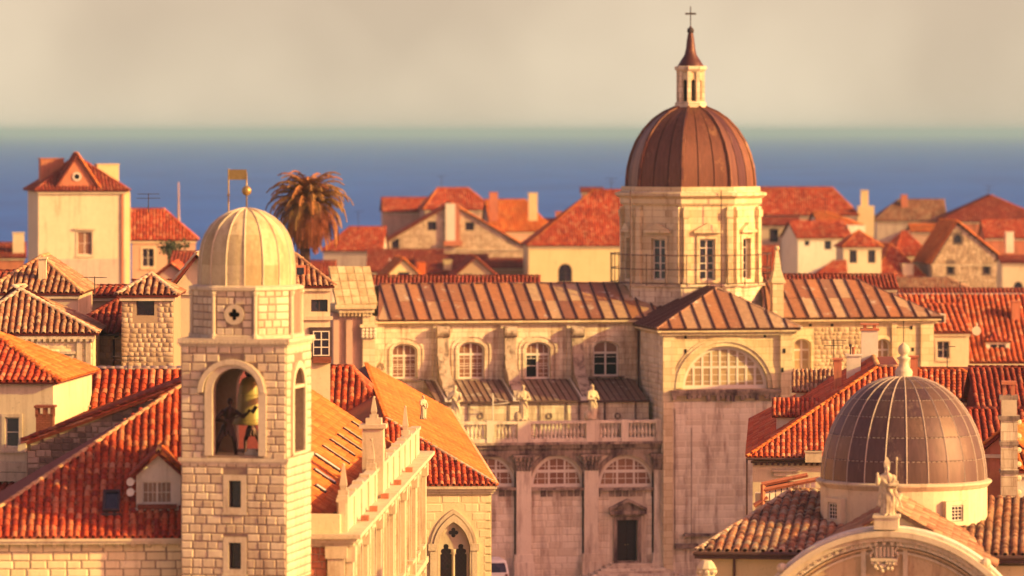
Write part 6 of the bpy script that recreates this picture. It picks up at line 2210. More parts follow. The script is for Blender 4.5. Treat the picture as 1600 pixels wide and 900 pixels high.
# left roof of mixed old tiles
zeL = B.at(1150, 862, 3.7).z
L0, L1 = B.at(1087, 862, 3.7), B.at(1300, 862, 3.7)
Lr0, Lr1 = B.at(1237, 768, 17), B.at(1360, 766, 17)
zz_ = (Lr0.z + Lr1.z) / 2
poly = [(L0.x, 3.7, zeL), (L1.x, 3.7, zeL), (Lr1.x, 17, zz_), (Lr0.x, 17, zz_)]
s = MB(); s.slab(poly, .14); s.slab([(Lr0.x + .6, 26, zeL), (L0.x, 3.7, zeL), (Lr0.x, 17, zz_)], .14)
rfL = s.build('roof', M['deck_old'], B.root)
tiles(poly, rfL, M['t_moss'], .36, .37)
ridge(poly[0], poly[3], rfL, M['ridge_pale'], r=.13, length=.4); ridge(poly[3], poly[2], rfL, M['t_moss'], r=.13)
s = MB(); s.path([(L0.x - .1, 3.6, zeL - .08), (L1.x, 3.6, zeL - .08)], .09, 8); s.box(L0.x - .05, L1.x, 3.62, 4, zeL - .3, zeL - .14); s.tube((B.u(1147, 3.8), 3.9, zeL - .2), (B.u(1147, 3.8), 3.9, 3), .06); s.build('gutter', M['gutter'], rfL)
# right roof
zeR = B.at(1560, 868, 3.7).z
R0_, R1_ = B.at(1470, 868, 3.7), B.at(1660, 868, 3.7)
Rr0, Rr1 = B.at(1440, 776, 17), B.at(1600, 776, 17)
poly = [(R0_.x, 3.7, zeR), (R1_.x, 3.7, zeR), (Rr1.x + .8, 17, Rr0.z), (Rr0.x, 17, Rr0.z)]
s = MB(); s.slab(poly, .14); rfR = s.build('roof', M['deck_old'], B.root)
tiles(poly, rfR, M['t_old'], .36, .37)
s = MB(); s.path([(R0_.x, 3.6, zeR - .08), (R1_.x, 3.6, zeR - .08)], .09, 8); s.box(R0_.x, R1_.x, 3.62, 4, zeR - .3, zeR - .14); s.build('gutter', M['gutter'], rfR)
# curved pediment
cz_ = B.at(1388, 892, 0)
sag = B.at(1388, 828, 0).z - B.at(1388, 892, 0).z
half = B.u(1550) - B.u(1388)
rad = (half * half + sag * sag) / (2 * sag)
cxP = B.u(1388); czP = B.at(1388, 828, 0).z - rad
def arc(r_, n=40, lim=None):
    lo = math.asin(min(1, max(-1, (cz_.z - .6 - czP) / r_)))
    return [(cxP + r_ * math.cos(lo + (PI - 2 * lo) * i / n), czP + r_ * math.sin(lo + (PI - 2 * lo) * i / n)) for i in range(n + 1)]
def arcband(r0_, r1_, d0, d1, name, mat, parent, n=40):
    s = MB(); s.plate(arc(r1_, n) + arc(r0_, n)[::-1], [], lambda a, b_, d: (a, d0 + d, b_), d1 - d0); return s.build(name, mat, parent)
s = MB(); s.plate([(B.u(1228), 0), (B.u(1548), 0)] + [p_ for p_ in arc(rad - .55)], [], FRONT(0), .6); ped_w = s.build('facade', M['cath_plain'], B.root)
ped_w.data.materials.clear(); ped_w.data.materials.append(M['pediment'])
arcband(rad - .22, rad, -.75, 1.0, 'pediment_cap', M['trim'], ped_w)
arcband(rad - .42, rad - .22, -.55, .3, 'pediment_moulding', M['trim'], ped_w)
arcband(rad - .62, rad - .42, -.32, .3, 'pediment_moulding', M['cath'], ped_w)
arcband(rad - .95, rad - .85, -.1, .1, 'pediment_moulding', M['trim'], ped_w)
arcband(rad + .0, rad + .12, -.1, 1.0, 'pediment_cap', M['plaster_w'], ped_w)
arcband(rad - .75, rad - .68, -.22, .2, 'pediment_moulding', M['pediment'], ped_w)
for k in range(26):
    a = PI / 2 + (k - 12.5) * .058
    s = MB(); s.T = Matrix.Translation((cxP, 0, czP)) @ Matrix.Rotation(-(a - PI / 2), 4, 'Y'); s.box(-.07, .07, -.44, -.3, rad - .58, rad - .44); s.build('dentil', M['trim'], ped_w)
# gabled tile roof behind the curved top
pk = B.at(1398, 796, 1.4)
for sg in (-1, 1):
    e_ = B.at(1398 + sg * 158, 886, 1.2)
    P4 = [(e_.x, 1.15, e_.z), (e_.x, 8.6, e_.z), (pk.x, 8.6, pk.z), (pk.x, 1.15, pk.z)]
    if sg < 0: P4 = [P4[1], P4[0], P4[3], P4[2]]
    s = MB(); s.slab(P4, .14); bvr = s.build('gable_roof', M['deck_old'], B.root)
    tiles(P4, bvr, M['t_old'] if sg < 0 else M['t_old'], .34, .37, singles=False)
ridge((pk.x, 1.1, pk.z + .03), (pk.x, 8.6, pk.z + .03), bvr, M['ridge_pale'], r=.12, singles=False)
s = MB(); s.plate([(B.u(1240, 1.2), 6), (B.u(1556, 1.2), 6), (B.u(1556, 1.2), B.at(1556, 888, 1.2).z), (pk.x, pk.z - .2), (B.u(1240, 1.2), B.at(1240, 888, 1.2).z)], [], FRONT(1.25), .4); s.build('gable_wall', M['plaster'], B.root)
# lit gable slope that climbs from the statue to the right
g0_, g1_ = B.at(1392, 795, 2.2), B.at(1545, 872, 2.2)
# pedestal, cartouche
A = B.r(1366, 1404, 806, 823, -.4)
s = MB(); s.box(A[0], A[1], -.6, .5, A[2] - .1, A[3]); s.box(A[0] - .06, A[1] + .06, -.66, .56, A[3] - .08, A[3] + .01); s.build('pedestal', M['trim'], ped_w)
zcart = lambda y: B.at(1382, y, -.3).z
s = MB()
cu_ = B.u(1382)
s.box(cu_ - .5, cu_ + .5, -.32, 0, zcart(853), zcart(846)); s.box(cu_ - .42, cu_ + .42, -.2, 0, zcart(872), zcart(853))
for k in range(5): s.tube((cu_ - .32 + k * .16, -.28, zcart(854)), (cu_ - .32 + k * .16, -.24, zcart(870)), .07, 8)
s.box(cu_ - .54, cu_ + .54, -.42, 0, zcart(877), zcart(872))
rg = random.Random(5)
for k in range(46):
    a = rg.uniform(PI, 2 * PI); r_ = rg.uniform(.1, .48); s.ball((cu_ + r_ * math.cos(a), -.2 - rg.uniform(0, .14), zcart(878) + r_ * .75 * math.sin(a)), .085, n=7, m=5)
for q in (-1, 1):
    s.path([(cu_ + q * (.5 + .07 * math.sin(k)), -.25, zcart(850) - .06 * k) for k in range(10)], .05, 5)
s.build('cartouche', M['trim'], ped_w)
s = MB()
s.box(cu_ - .95, cu_ - .75, -.12, 0, 5, zcart(850)); s.box(cu_ + .75, cu_ + .95, -.12, 0, 5, zcart(850)); s.build('pilaster', M['trim'], ped_w)
for x, y in ((1222, 888), (1540, 880)):
    c = B.at(x, y, -.4); s = MB(); s.ball((c.x, c.y, c.z), .22); s.box(c.x - .22, c.x + .22, c.y - .2, c.y + .2, c.z - 1.2, c.z - .18); s.build('corner_finial', M['trim'], ped_w)
for x in (1104,):
    c = B.at(x, 880, 2.5); s = MB(); s.lathe([(.34, -4), (.34, -.3), (.42, -.2), (.3, 0), (.2, .12)], 10, (c.x, 2.5, c.z)); 
    for k in range(8): s.ball((c.x + .33 * math.cos(k * .8), 2.5 + .33 * math.sin(k * .8), c.z - .35), .12, n=6, m=4)
    s.build('urn', M['trim'], B.root)

def bishop():
    p_ = B.at(1386, 806, -.1)
    h = (B.at(1386, 716, -.1).z - p_.z)
    s_ = h / 2.12
    mb = MB()
    robed(mb, s_, [[(-.23, 0, 1.42), (-.36, -.1, 1.2), (-.36, -.2, 1.48)], [(.23, 0, 1.42), (.34, -.1, 1.12), (.16, -.30, 1.16)]], folds=11, seed=3)
    head(mb, (0, -.03 * s_, 1.73 * s_), s_)
    # cope hanging behind the shoulders
    for k in range(7):
        a = PI * k / 6
        mb.tube((.2 * s_ * math.cos(a), .08 * s_ * math.sin(a) + .02, 1.45 * s_), (.30 * s_ * math.cos(a), .2 * s_ * math.sin(a), .35 * s_), .07 * s_, 6)
    # the little town held in his left arm
    mb.box(.02 * s_, .42 * s_, -.42 * s_, -.22 * s_, 1.12 * s_, 1.2 * s_)
    for k in range(5): mb.box((.05 + k * .075) * s_, (.10 + k * .075) * s_, -.38 * s_, -.28 * s_, 1.2 * s_, (1.26 + .05 * (k % 3)) * s_)
    n0 = len(mb.v)
    o = remesh(mb, .022 * s_, M['statue'], 'body')
    t = thing('bishop_statue', 'stone bishop statue in a tall mitre holding a staff on top of the curved pediment', 'statue', B.world((p_.x, -.1, p_.z)), B.t + R(6))
    o.parent = t
    m1 = MB()
    for q in (-1, 1):
        m1.hull([(-.10 * s_, q * .075 * s_, 1.80 * s_), (.10 * s_, q * .075 * s_, 1.80 * s_), (.11 * s_, q * .02 * s_, 1.80 * s_), (-.11 * s_, q * .02 * s_, 1.80 * s_)],
                [(-.12 * s_, q * .085 * s_, 1.96 * s_), (.12 * s_, q * .085 * s_, 1.96 * s_), (.12 * s_, q * .03 * s_, 1.96 * s_), (-.12 * s_, q * .03 * s_, 1.96 * s_)])
        m1.hull([(-.12 * s_, q * .085 * s_, 1.96 * s_), (.12 * s_, q * .085 * s_, 1.96 * s_), (.12 * s_, q * .03 * s_, 1.96 * s_), (-.12 * s_, q * .03 * s_, 1.96 * s_)],
                [(-.02 * s_, q * .05 * s_, 2.16 * s_), (.02 * s_, q * .05 * s_, 2.16 * s_), (.02 * s_, q * .03 * s_, 2.16 * s_), (-.02 * s_, q * .03 * s_, 2.16 * s_)])
    m1.ball((0, 0, 1.86 * s_), .1 * s_, .1 * s_, .1 * s_)
    m1.build('mitre', M['statue'], t)
    m2 = MB(); m2.tube((.3 * s_, -.22 * s_, .02), (.34 * s_, -.24 * s_, 2.05 * s_), .018 * s_, 6); m2.ball((.34 * s_, -.24 * s_, 2.1 * s_), .04 * s_, .03, .09 * s_)
    m2.tube((.55 * s_, .0, .3 * s_), (.3 * s_, -.1, 1.0 * s_), .03 * s_, 6)
    m2.build('staff', M['statue'], t)
bishop()

# ================================================================== HOUSES ON THE RIGHT
Nn = Bld('big_red_roof_house', 'large red hipped tile roof with shed dormers and chimneys left of the church dome', 'house', 1176, 262, -3.1)
ze_ = Nn.w(714); lenv = 34.0; wid = 11.0
apx = Nn.at(1372, 574, 7)
rbk = (apx.x, 20.0, apx.z)
fr = [(-.3, -.3, ze_), (wid, -.3, ze_), (wid - 3.0, 7, apx.z), (apx.x, 7, apx.z)]
lf = [(-.3, lenv, ze_), (-.3, -.3, ze_), (apx.x, 7, apx.z), rbk]
m = MB(); m.slab(fr, .14); m.slab(lf, .14); m.slab([(wid, -.3, ze_), (wid, lenv, ze_), (wid - 3.0, 20, apx.z), (wid - 3.0, 7, apx.z)], .14); m.slab([fr[3], fr[2], (wid - 3.0, 20, apx.z), rbk], .1)
m.slab([(wid, lenv, ze_), (-.3, lenv, ze_), rbk, (wid - 3.0, 20, apx.z)], .14)
nroof = m.build('roof', M['deck'], Nn.root)
cutu = Nn.u(1300)
tiles([fr[0], fr[1], fr[2], fr[3]], nroof, M['t_mid'], .29, .33)
tiles(lf, nroof, M['t_red'], .32, .40, singles=False)
ridge(fr[0], fr[3], nroof, M['t_orange'], r=.14); ridge(fr[3], rbk, nroof, M['ridge'], singles=False); ridge(fr[1], fr[2], nroof, M['ridge'], singles=False); ridge(fr[3], fr[2], nroof, M['ridge'], singles=False)
hs, td = add_windows(Nn, None, [(1196, 1240, 752, 792, 'd', 2, 1)])
m = MB(); m.plate(rect(0, wid - .3, 0, ze_ - .15), hs, FRONT(0), .4); m.box(0, .4, .4, lenv - .3, 0, ze_ - .2)
nwall = m.build('wall', M['plaster'], Nn.root); do_windows(Nn, Nn.root, td)
m = MB(); m.path([(-.35, -.4, ze_ - .08), (6, -.4, ze_ - .08)], .08, 6); m.box(-.1, 6, -.2, 0, ze_ - .32, ze_ - .2)
for k in range(16): m.box(.1 + k * .3, .25 + k * .3, -.16, 0, ze_ - .44, ze_ - .32)
m.box(-.36, -.26, -.3, 0, 4, ze_)
m.build('gutter', M['gutter'], nwall)
m = MB(); A = Nn.r(1206, 1252, 734, 744); m.box(A[0], A[1], -.22, 0, A[3] - .1, A[3]); m.box(A[0] + .1, A[1] - .1, -.12, 0, A[2], A[3] - .1); m.build('window_hood', M['trim'], nwall)
A = Nn.r(1258, 1284, 704, 722, -.45)
m = MB(); m.box(A[0], A[1], -.75, -.3, A[2], A[3]); m.box(A[0] - .04, A[1] + .04, -.8, -.26, A[3] - .08, A[3]); m.build('corner_block', M['trim'], nwall)
slN = (apx.z - ze_) / (apx.x + .3)
def onleft(px, py):
    for q in range(0, 700):
        v0 = q * .05 - .3
        p_ = Nn.at(px, py, v0)
        zz = ze_ + slN * (p_.x + .3)
        if p_.z <= zz: return Vector((p_.x, v0, zz))
for (x0, x1, y0, y1, rm, yb) in ((1206, 1280, 624, 650, 't_red', 676), (1237, 1306, 583, 611, 't_old', 628)):
    p_ = onleft(x0 + 12, yb - 3)
    v0 = p_.y if p_ else 8
    A = Nn.r(x0, x1, y0, y1, v0)
    zb0 = Nn.at(x0, yb, v0).z
    m = MB(); m.box(A[0] + .25, A[1] + .6, v0 + .12, v0 + 2.3, zb0 - .5, A[2] + .05); dd = m.build('dormer', M['plaster_w'], nroof)
    sl4 = [(A[0], v0 - .15, A[2]), (A[1], v0 - .15, A[2]), (A[1], v0 + 1.9, A[3]), (A[0], v0 + 1.9, A[3])]
    m = MB(); m.slab(sl4, .1); dro = m.build('dormer_roof', M['deck'], dd)
    tiles(sl4, dro, M[rm], .24, .42, singles=False)
for (x0, x1, y0, y1, vv, mm, lou, pt) in ((1303, 1315, 560, 625, 9, 'redwall', False, 0), (1323, 1345, 554, 620, 12, 'plaster_w', False, 1), (1346, 1372, 514, 580, 19, 'plaster_w', True, 0), (1423, 1434, 556, 600, 12, 'redwall', False, 0)):
    chimney(Nn, nroof, x0, x1, y0, y1, vv, M[mm], pot=pt, lou=lou)
m = MB()
for x, y0, y1 in ((1329, 540, 556),):
    a = Nn.at(x, y0, 12); b_ = Nn.at(x, y1, 12); m.tube((a.x, 12.3, b_.z), (a.x, 12.3, a.z), .04); m.ball((a.x, 12.3, a.z), .1, n=6, m=4)
m.build('roof_cowl', M['iron'], nroof)
# red framed awning under the eaves
Aw = Bld('red_frame_awning', 'red painted frame with a slatted glass lean-to between the big red roof and the church', 'awning', 1190, 252, -4)
m = MB()
p_ = lambda x, y, v: tuple(Aw.at(x, y, v))
for a, b_ in (((1190, 757), (1262, 742)), ((1190, 766), (1280, 748)), ((1178, 790), (1200, 778)), ((1192, 757), (1192, 790))):
    A, Bq = Aw.at(*a, 0), Aw.at(*b_, 0); m.tube(A, Bq, .12, 4)
m.build('frame', M['redwall'], Aw.root)
for k in range(9):
    x = 1194 + k * 9; m = MB(); A, Bq = Aw.at(x, 782, -.1), Aw.at(x + 1, 765 - k * 1.6, .3)
    m.hull([(A.x, A.y, A.z), (A.x + .24, A.y, A.z), (A.x + .24, A.y + .06, A.z), (A.x, A.y + .06, A.z)], [(Bq.x, Bq.y, Bq.z), (Bq.x + .24, Bq.y, Bq.z), (Bq.x + .24, Bq.y + .06, Bq.z), (Bq.x, Bq.y + .06, Bq.z)]); m.build('slat', M['cath'], Aw.root)
m = MB(); A = Aw.r(1180, 1285, 790, 900, .5); m.box(A[0], A[1], .5, 1.5, 0, Aw.w(772)); m.build('wall', M['plaster'], Aw.root)
# second roof to the right of the dome
N2 = house('hipped_roof_house', 'red tiled hipped roof with a sunlit right slope behind the church dome', 1410, 1562, 625, 578, 284, 6, -5, 'u', M['redwall'], M['t_mid'], h0=0, h1=2.2, singles=True, far=False, over=.15, ridgem=M['t_orange'], pitch=.33,
    chim=[(1424, 1434, 556, 590, 4, M['redwall'])])
m = MB(); m.box(N2.u(1540), N2.u1 + .2, -.6, -.2, 5, N2.wE - 1.0); m.build('pale_buttress', M['plaster_w'], N2.wall)
m = MB(); A = N2.r(1432, 1540, 575, 583, 8); m.slab([(A[0], 7, A[2] - .2), (A[1], 7, A[2] - .2), (A[1], 9.5, A[3]), (A[0], 9.5, A[3])], .1); m.build('rear_roof', M['deck'], N2.root)
# tall ornate chimney
Ch = Bld('tall_stone_chimney', 'tall banded pale stone chimney at the right edge beside the church dome', 'chimney', 1563, 224, -4)
m = MB(); zc = Ch.w
def cb_(x0, x1, y0, y1, v0=0, v1=.75): A = Ch.r(x0, x1, y0, y1, v0); m.box(A[0], A[1], v0, v1, A[2], A[3])
cb_(1564, 1590, 655, 900); m.build('shaft', M['cath_plain'], Ch.root)
for (x0, x1, y0, y1) in ((1560, 1594, 650, 656), (1562, 1592, 690, 696), (1562, 1592, 735, 740), (1565, 1589, 625, 650), (1562, 1591, 618, 625)):
    m = MB(); cb_(x0, x1, y0, y1, -.08, .83); m.build('band', M['cath_dark'] if y1 - y0 < 8 else M['trim'], Ch.root)
m = MB(); cb_(1567, 1572, 600, 618, .1, .6); cb_(1580, 1586, 600, 618, .1, .6); cb_(1565, 1588, 596, 601, .0, .7); m.build('cowl', M['redwall'], Ch.root)
for k in range(6):
    m = MB(); z = zc(660 + k * 22); m.ball((Ch.u(1592), .35, z), .14, n=7, m=5); m.build('side_scroll', M['trim'], Ch.root)
# small roofs by the right edge
house('orange_gable_roof', 'small orange gabled roof between the church dome and the tall stone chimney', 1536, 1600, 705, 672, 232, 6, -16, 'v', M['redwall'], M['t_orange'], far=False, pitch=.3)
house('edge_red_roof_house', 'dark red tiled roof low at the right edge behind the tall chimney', 1530, 1700, 745, 640, 246, 9, 0, 'u', M['redwall'], M['t_dull'], far=False, pitch=.33, h0=0)
house('edge_roof_terrace', 'narrow orange-topped roof wedged at the right edge above the church roof', 1588, 1680, 735, 705, 226, 5, 0, 'u', M['plaster_w'], M['t_orange'], far=False)
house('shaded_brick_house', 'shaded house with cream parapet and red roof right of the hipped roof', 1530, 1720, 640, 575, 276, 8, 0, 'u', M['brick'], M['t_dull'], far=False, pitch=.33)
# the big tiled roofs at the far right
b = house('dormer_roof_house', 'wide red tiled roof with a small white dormer and roof hatch, right edge', 1416, 1740, 566, 461, 390, 17, 2, 'u', M['brick'], M['t_mid'], far=False, pitch=.44, wins=[], ridgem=M['ridge_pale'],
    chim=[(1581, 1594, 470, 510, 5, M['redwall'])])
vd = 1.3
A = b.r(1541, 1578, 533, 554, vd)
m = MB(); m.plate(rect(A[0], A[1], A[2] - .4, A[3]), [rect(*b.r(1546, 1572, 537, 552, vd))], FRONT(vd), .15); m.box(A[0], A[0] + .1, vd + .15, vd + 2, A[2] - .4, A[3]); m.box(A[1] - .1, A[1], vd + .15, vd + 2, A[2] - .4, A[3]); dd = m.build('dormer', M['plaster_w'], b.roof)
window(dd, FRONT(vd), *b.r(1546, 1572, 537, 552, vd), 2, 1, M['wfr'], M['gdark'], dep=.06)
gm = (A[0] + A[1]) / 2; gt = b.at(1558, 520, vd).z
f3 = [(A[0] - .15, vd - .2, A[3]), (A[1] + .15, vd - .2, A[3]), (gm, vd + 1.2, gt)]
m = MB(); m.slab(f3, .1); m.slab([f3[1], (A[1] + .15, vd + 2.2, A[3]), (gm, vd + 2.4, gt), f3[2]], .1); m.slab([(A[0] - .15, vd + 2.2, A[3]), f3[0], f3[2], (gm, vd + 2.4, gt)], .1); dr2 = m.build('dormer_roof', M['deck'], dd)
tiles(f3, dr2, M['t_red'], .32, .36, True, False)
m = MB(); A = b.r(1535, 1556, 472, 480, 7.2); m.box(A[0], A[1], 7.2, 7.8, A[2] - .1, A[3]); m.build('roof_hatch', M['wdark'], b.roof)
c = b.at(1526, 517, 3)
m = MB(); m.lathe([(.02, -.1), (.2, -.06), (.36, .04), (.38, .06)], 14, (0, 0, 0)); m.tube((0, 0, -.1), (0, .7, -.5), .04)
o = m.build('satellite_dish', M['plaster_w']); tag(o, 'round white satellite dish on the red tiled roof left of the small dormer', 'satellite dish'); o.location = b.world(c); o.rotation_euler = (R(80), 0, R(-10))
b2 = house('small_window_house', 'cream house with one dark window and a sloping red roof beside the cathedral choir', 1459, 1514, 519, 476, 388, 10, 2, 'u', M['plaster'], M['t_mid'], wins=[(1464, 1484, 533, 560, 's', 2, 2)], far=False, pitch=.44, mid=6.5)
m = MB(); A = b2.r(1459, 1478, 491, 505, 1.6); m.box(A[0], A[1], 1.6, 3, A[2], A[3]); dd = m.build('dormer', M['plaster_w'], b2.roof); m = MB(); m.box(A[0] + .1, A[1] - .15, 1.55, 1.6, A[2] + .08, A[3] - .08); m.build('pane', M['gdark'], dd)
m = MB()
bal2 = Bld('small_balcony', 'small stone balcony with balusters below the choir window of the cathedral', 'balcony', 1240, 330, 4)
m.box(0, bal2.u(1305), 0, .3, bal2.w(590), bal2.w(587)); m.box(0, bal2.u(1305), 0, 2, bal2.w(612), bal2.w(606)); m.build('rail', M['trim'], bal2.root)
mats = [basis(Vector((.12 + k * .3, .15, bal2.w(606))), Vector((1, 0, 0)), Vector((0, 1, 0)), Vector((0, 0, 1)), (.9, .9, bal2.w(590) - bal2.w(606))) for k in range(9)]
instances('baluster', (bal_piece.v, bal_piece.f), mats, bal2.root, M['trim'])
m = MB(); m.box(0, bal2.u(1305), .3, 2, 0, bal2.w(612)); m.build('wall', M['plaster'], bal2.root)
def far(*a, **k):
    a = list(a); a[6] *= 1.5
    return house(*a, **k)
# ================================================================== THE FAR ROW AGAINST THE SEA
far('ridge_top_house', 'house with a low red roof rising behind the stone gable, against the sea', 600, 692, 331, 309, 452, 9, 4, 'u', M['plaster_p'], M['t_red'], h0=0)
far('raised_red_roof_house', 'red hipped roof, highest of the roofs behind the stone gable', 664, 770, 328, 294, 446, 10, 6, 'u', M['plaster_p'], M['t_red'], h0=2.2, h1=3.0, ridgem=M['t_orange'])
b = far('stone_gable_barn', 'wide rough stone gable with small windows and a pale chimney breast in the far row', 588, 824, 388, 318, 430, 12, 3, 'v', M['rubble_pale'], M['t_red'], wins=[(668, 682, 346, 360, 'd', 1, 1), (727, 741, 347, 360, 'd', 1, 1), (792, 808, 366, 382, 'd', 1, 1), (612, 624, 372, 388, 'd', 1, 1)], ridgem=M['t_orange'],
    lay=(470, .35, (.3, .7), M['rubble_pale']), chim=[(765, 778, 300, 345, 3, M['redwall']), (826, 840, 301, 345, 6, M['plaster_y'])])
m = MB(); A = b.r(696, 711, 318, 376); m.box(A[0], A[1], -.5, 0, A[2], A[3]); m.build('chimney_breast', M['plaster_w'], b.wall)
m = MB(); A = b.r(711, 718, 318, 380); m.box(A[0], A[1], -.5, 0, A[2] - .4, A[3]); A = b.r(693, 722, 376, 384); m.box(A[0], A[1], -.7, 0, A[2], A[3]); m.build('chimney_side', M['redwall'], b.wall)
far('right_orange_roof', 'sunlit orange roof sloping right behind the stone gable barn', 768, 862, 362, 312, 438, 8, 10, 'u', M['plaster_p'], M['t_orange'], h0=0, h1=3)
far('grey_wall_house', 'long grey wall with a plain red roof right of the palm tree', 505, 596, 392, 355, 418, 8, -4, 'u', M['plaster_g'], M['t_red'], h0=3.0)
far('low_gable_house', 'small yellow gable with an orange roof just above the cathedral nave roof', 596, 664, 440, 404, 398, 8, 8, 'v', M['plaster_y'], M['t_orange'], wins=[(622, 640, 425, 440, 'd', 1, 1)], chim=[(653, 665, 410, 445, 2, M['t_orange'])])
b = far('skylit_roof_house', 'low red roof with a broad white skylight above the cathedral nave', 575, 690, 425, 390, 408, 9, 0, 'u', M['plaster_p'], M['t_dull'])
q0, q1 = b.at(608, 402, 2.2), b.at(648, 417, 1.4)
m = MB(); m.slab([(q0.x, 2.0, q0.z - .35), (q1.x - .1, 1.0, q1.z - .35), (q1.x + .1, 2.4, q1.z + .2), (q0.x + .3, 3.4, q0.z + .2)], .1); m.build('skylight', M['white'], b.roof)
far('low_stone_house', 'brown stone cottage with a gabled roof beside the yellow chimney', 706, 780, 437, 402, 400, 8, 6, 'v', M['rubble_pale'], M['t_dull'], wins=[(724, 738, 428, 438, 'd', 1, 1)])
far('shaded_roof_house', 'shaded long roof behind the yellow chimney in the far row', 650, 760, 428, 398, 406, 8, 0, 'u', M['plaster_p'], M['t_dull'], wins=[(668, 678, 430, 440, 'd', 1, 1)], chim=[(693, 706, 406, 440, .5, M['plaster_y'])])
far('low_wall_house', 'long low house with a dull red roof right before the yellow arched house', 755, 830, 418, 404, 410, 6, 0, 'u', M['rubble_pale'], M['t_dull'])
far('yellow_arched_house', 'plain bright yellow house with one arched window and an orange-red roof left of the drum', 826, 1010, 384, 297, 402, 12, 3, 'u', M['plaster_y'], M['t_red'], wins=[(872, 894, 412, 441, 'Ad', 2, 2)], h0=8.5, ridgem=M['t_orange'])
far('dark_chimney_block', 'dark square chimney block rising behind the orange-red roof by the drum', 909, 940, 300, 294, 430, 2, 0, 'u', M['redwall'], M['t_dull'])
far('distant_low_roof', 'low dark red roof with tiny chimneys on the far horizon left of the drum', 842, 900, 352, 342, 440, 6, 0, 'u', M['plaster_p'], M['t_dull'], chim=[(868, 878, 330, 350, 2, M['redwall'])])
b = far('long_red_roof_house', 'long stone house with a wide red roof and pale end chimney right of the dome', 1160, 1340, 336, 293, 440, 10, -3, 'u', M['rubble_pale'], M['t_red'], wins=[(1205, 1217, 345, 370, 'd', 1, 1)], h1=3.4, chim=[(1345, 1357, 297, 340, 3, M['plaster_y'])], ridgem=M['t_orange'])
m = MB(); A = b.r(1340, 1366, 322, 362); m.box(A[0], A[1], -.2, 3.5, 0, A[3]); m.build('end_wall', M['plaster_y'], b.wall)
far('stone_block_house', 'narrow brown stone house beside the pinnacle of the choir', 1183, 1248, 352, 340, 425, 6, 0, 'u', M['rubble_pale'], M['t_dull'], wins=[(1202, 1216, 358, 378, 'd', 1, 1), (1230, 1240, 398, 410, 'd', 1, 1)])
far('red_lower_roof_house', 'small red roof with scaffold colours between drum and pinnacle', 1180, 1215, 425, 385, 400, 6, 0, 'u', M['redwall'], M['t_red'])
b = far('white_gable_house', 'white plastered house with red roof in the far right row', 1247, 1330, 372, 346, 412, 8, 12, 'u', M['plaster_w'], M['t_red'], wins=[(1288, 1299, 376, 390, 'd', 1, 1), (1257, 1265, 376, 384, 'd', 1, 1)], h0=0, chim=[(1325, 1352, 352, 375, 2, M['plaster_w'])])
far('orange_ridge_roof', 'small orange roof just behind the white plastered house', 1280, 1345, 352, 331, 420, 6, 10, 'u', M['plaster_w'], M['t_orange'], h1=4)
far('small_tower_house', 'little pale tower house with two shuttered windows under a red pyramid roof', 1318, 1377, 386, 360, 398, 4.5, 8, 'v', M['plaster'], M['t_red'], wins=[(1327, 1339, 391, 411, 'd', 2, 1), (1356, 1368, 391, 411, 'd', 2, 1)], h0=2.2, h1=2.2, ridgem=M['t_orange'])
far('red_lean_roof', 'low bright red roof left below the little tower house', 1272, 1322, 436, 408, 392, 5, 0, 'u', M['plaster_w'], M['t_red'], h0=2.5)
far('orange_slope_house', 'steep orange-red slope right behind the little tower house', 1366, 1446, 436, 382, 404, 8, 14, 'v', M['plaster_w'], M['t_red'], ridgem=M['t_orange'], h0=3.5, chim=[(1411, 1427, 412, 445, 0, M['plaster'])])
far('red_hip_house', 'pinkish house with a red hipped roof left of the ruined stone gable', 1400, 1452, 400, 362, 415, 8, 12, 'u', M['plaster_p'], M['t_red'], h0=2.0, h1=2.0, wins=[(1425, 1437, 408, 420, 'd', 1, 1)])
far('dark_hill_house', 'dull brown-roofed house far right against the sea', 1370, 1478, 345, 312, 460, 10, 0, 'u', M['plaster_g'], M['t_old'], h0=3.5, chim=[(1408, 1418, 304, 330, 3, M['redwall'])])
far('deep_red_roof_house', 'deep red pointed roof at the far right against the sea', 1470, 1640, 346, 306, 455, 11, 0, 'v', M['redwall'], M['t_dull'], h0=5)
far('pale_low_house', 'pale wall with an orange roof edge below the deep red roof', 1425, 1500, 362, 350, 436, 7, 0, 'u', M['plaster_p'], M['t_orange'])
b = far('ruined_stone_house', 'rough blotched stone gable house with a round window and orange roof at far right', 1456, 1574, 412, 346, 404, 11, 6, 'v', M['rubble'], M['t_orange'], wins=[(1490, 1502, 366, 380, 'Ad', 1, 1), (1480, 1490, 414, 428, 'd', 1, 1), (1536, 1546, 414, 428, 'd', 1, 1)], mid=3.2, lay=(470, .4, (.3, .8), M['rubble_pale']), chim=[(1572, 1584, 362, 395, 4, M['plaster_w'])])
far('white_corner_house', 'bare whitish wall at the right edge in front of the ruined stone gable', 1566, 1680, 410, 400, 392, 7, 0, 'u', M['plaster'], M['t_dull'], wins=[(1584, 1598, 440, 460, 'Ad', 1, 1)])
far('far_shed_roof', 'low brown shed roof in front of the ruined stone gable', 1392, 1520, 456, 434, 386, 7, -6, 'u', M['rubble'], M['t_old'], h1=3)
far('right_edge_far_house', 'shaded roof behind the ruined gable at the right edge', 1540, 1680, 372, 344, 430, 9, 0, 'u', M['redwall'], M['t_red'])
far('deep_left_house', 'shaded house roof in the gap between the palm and the house by the tower', 425, 520, 430, 408, 330, 8, 0, 'u', M['plaster_g'], M['t_dull'])
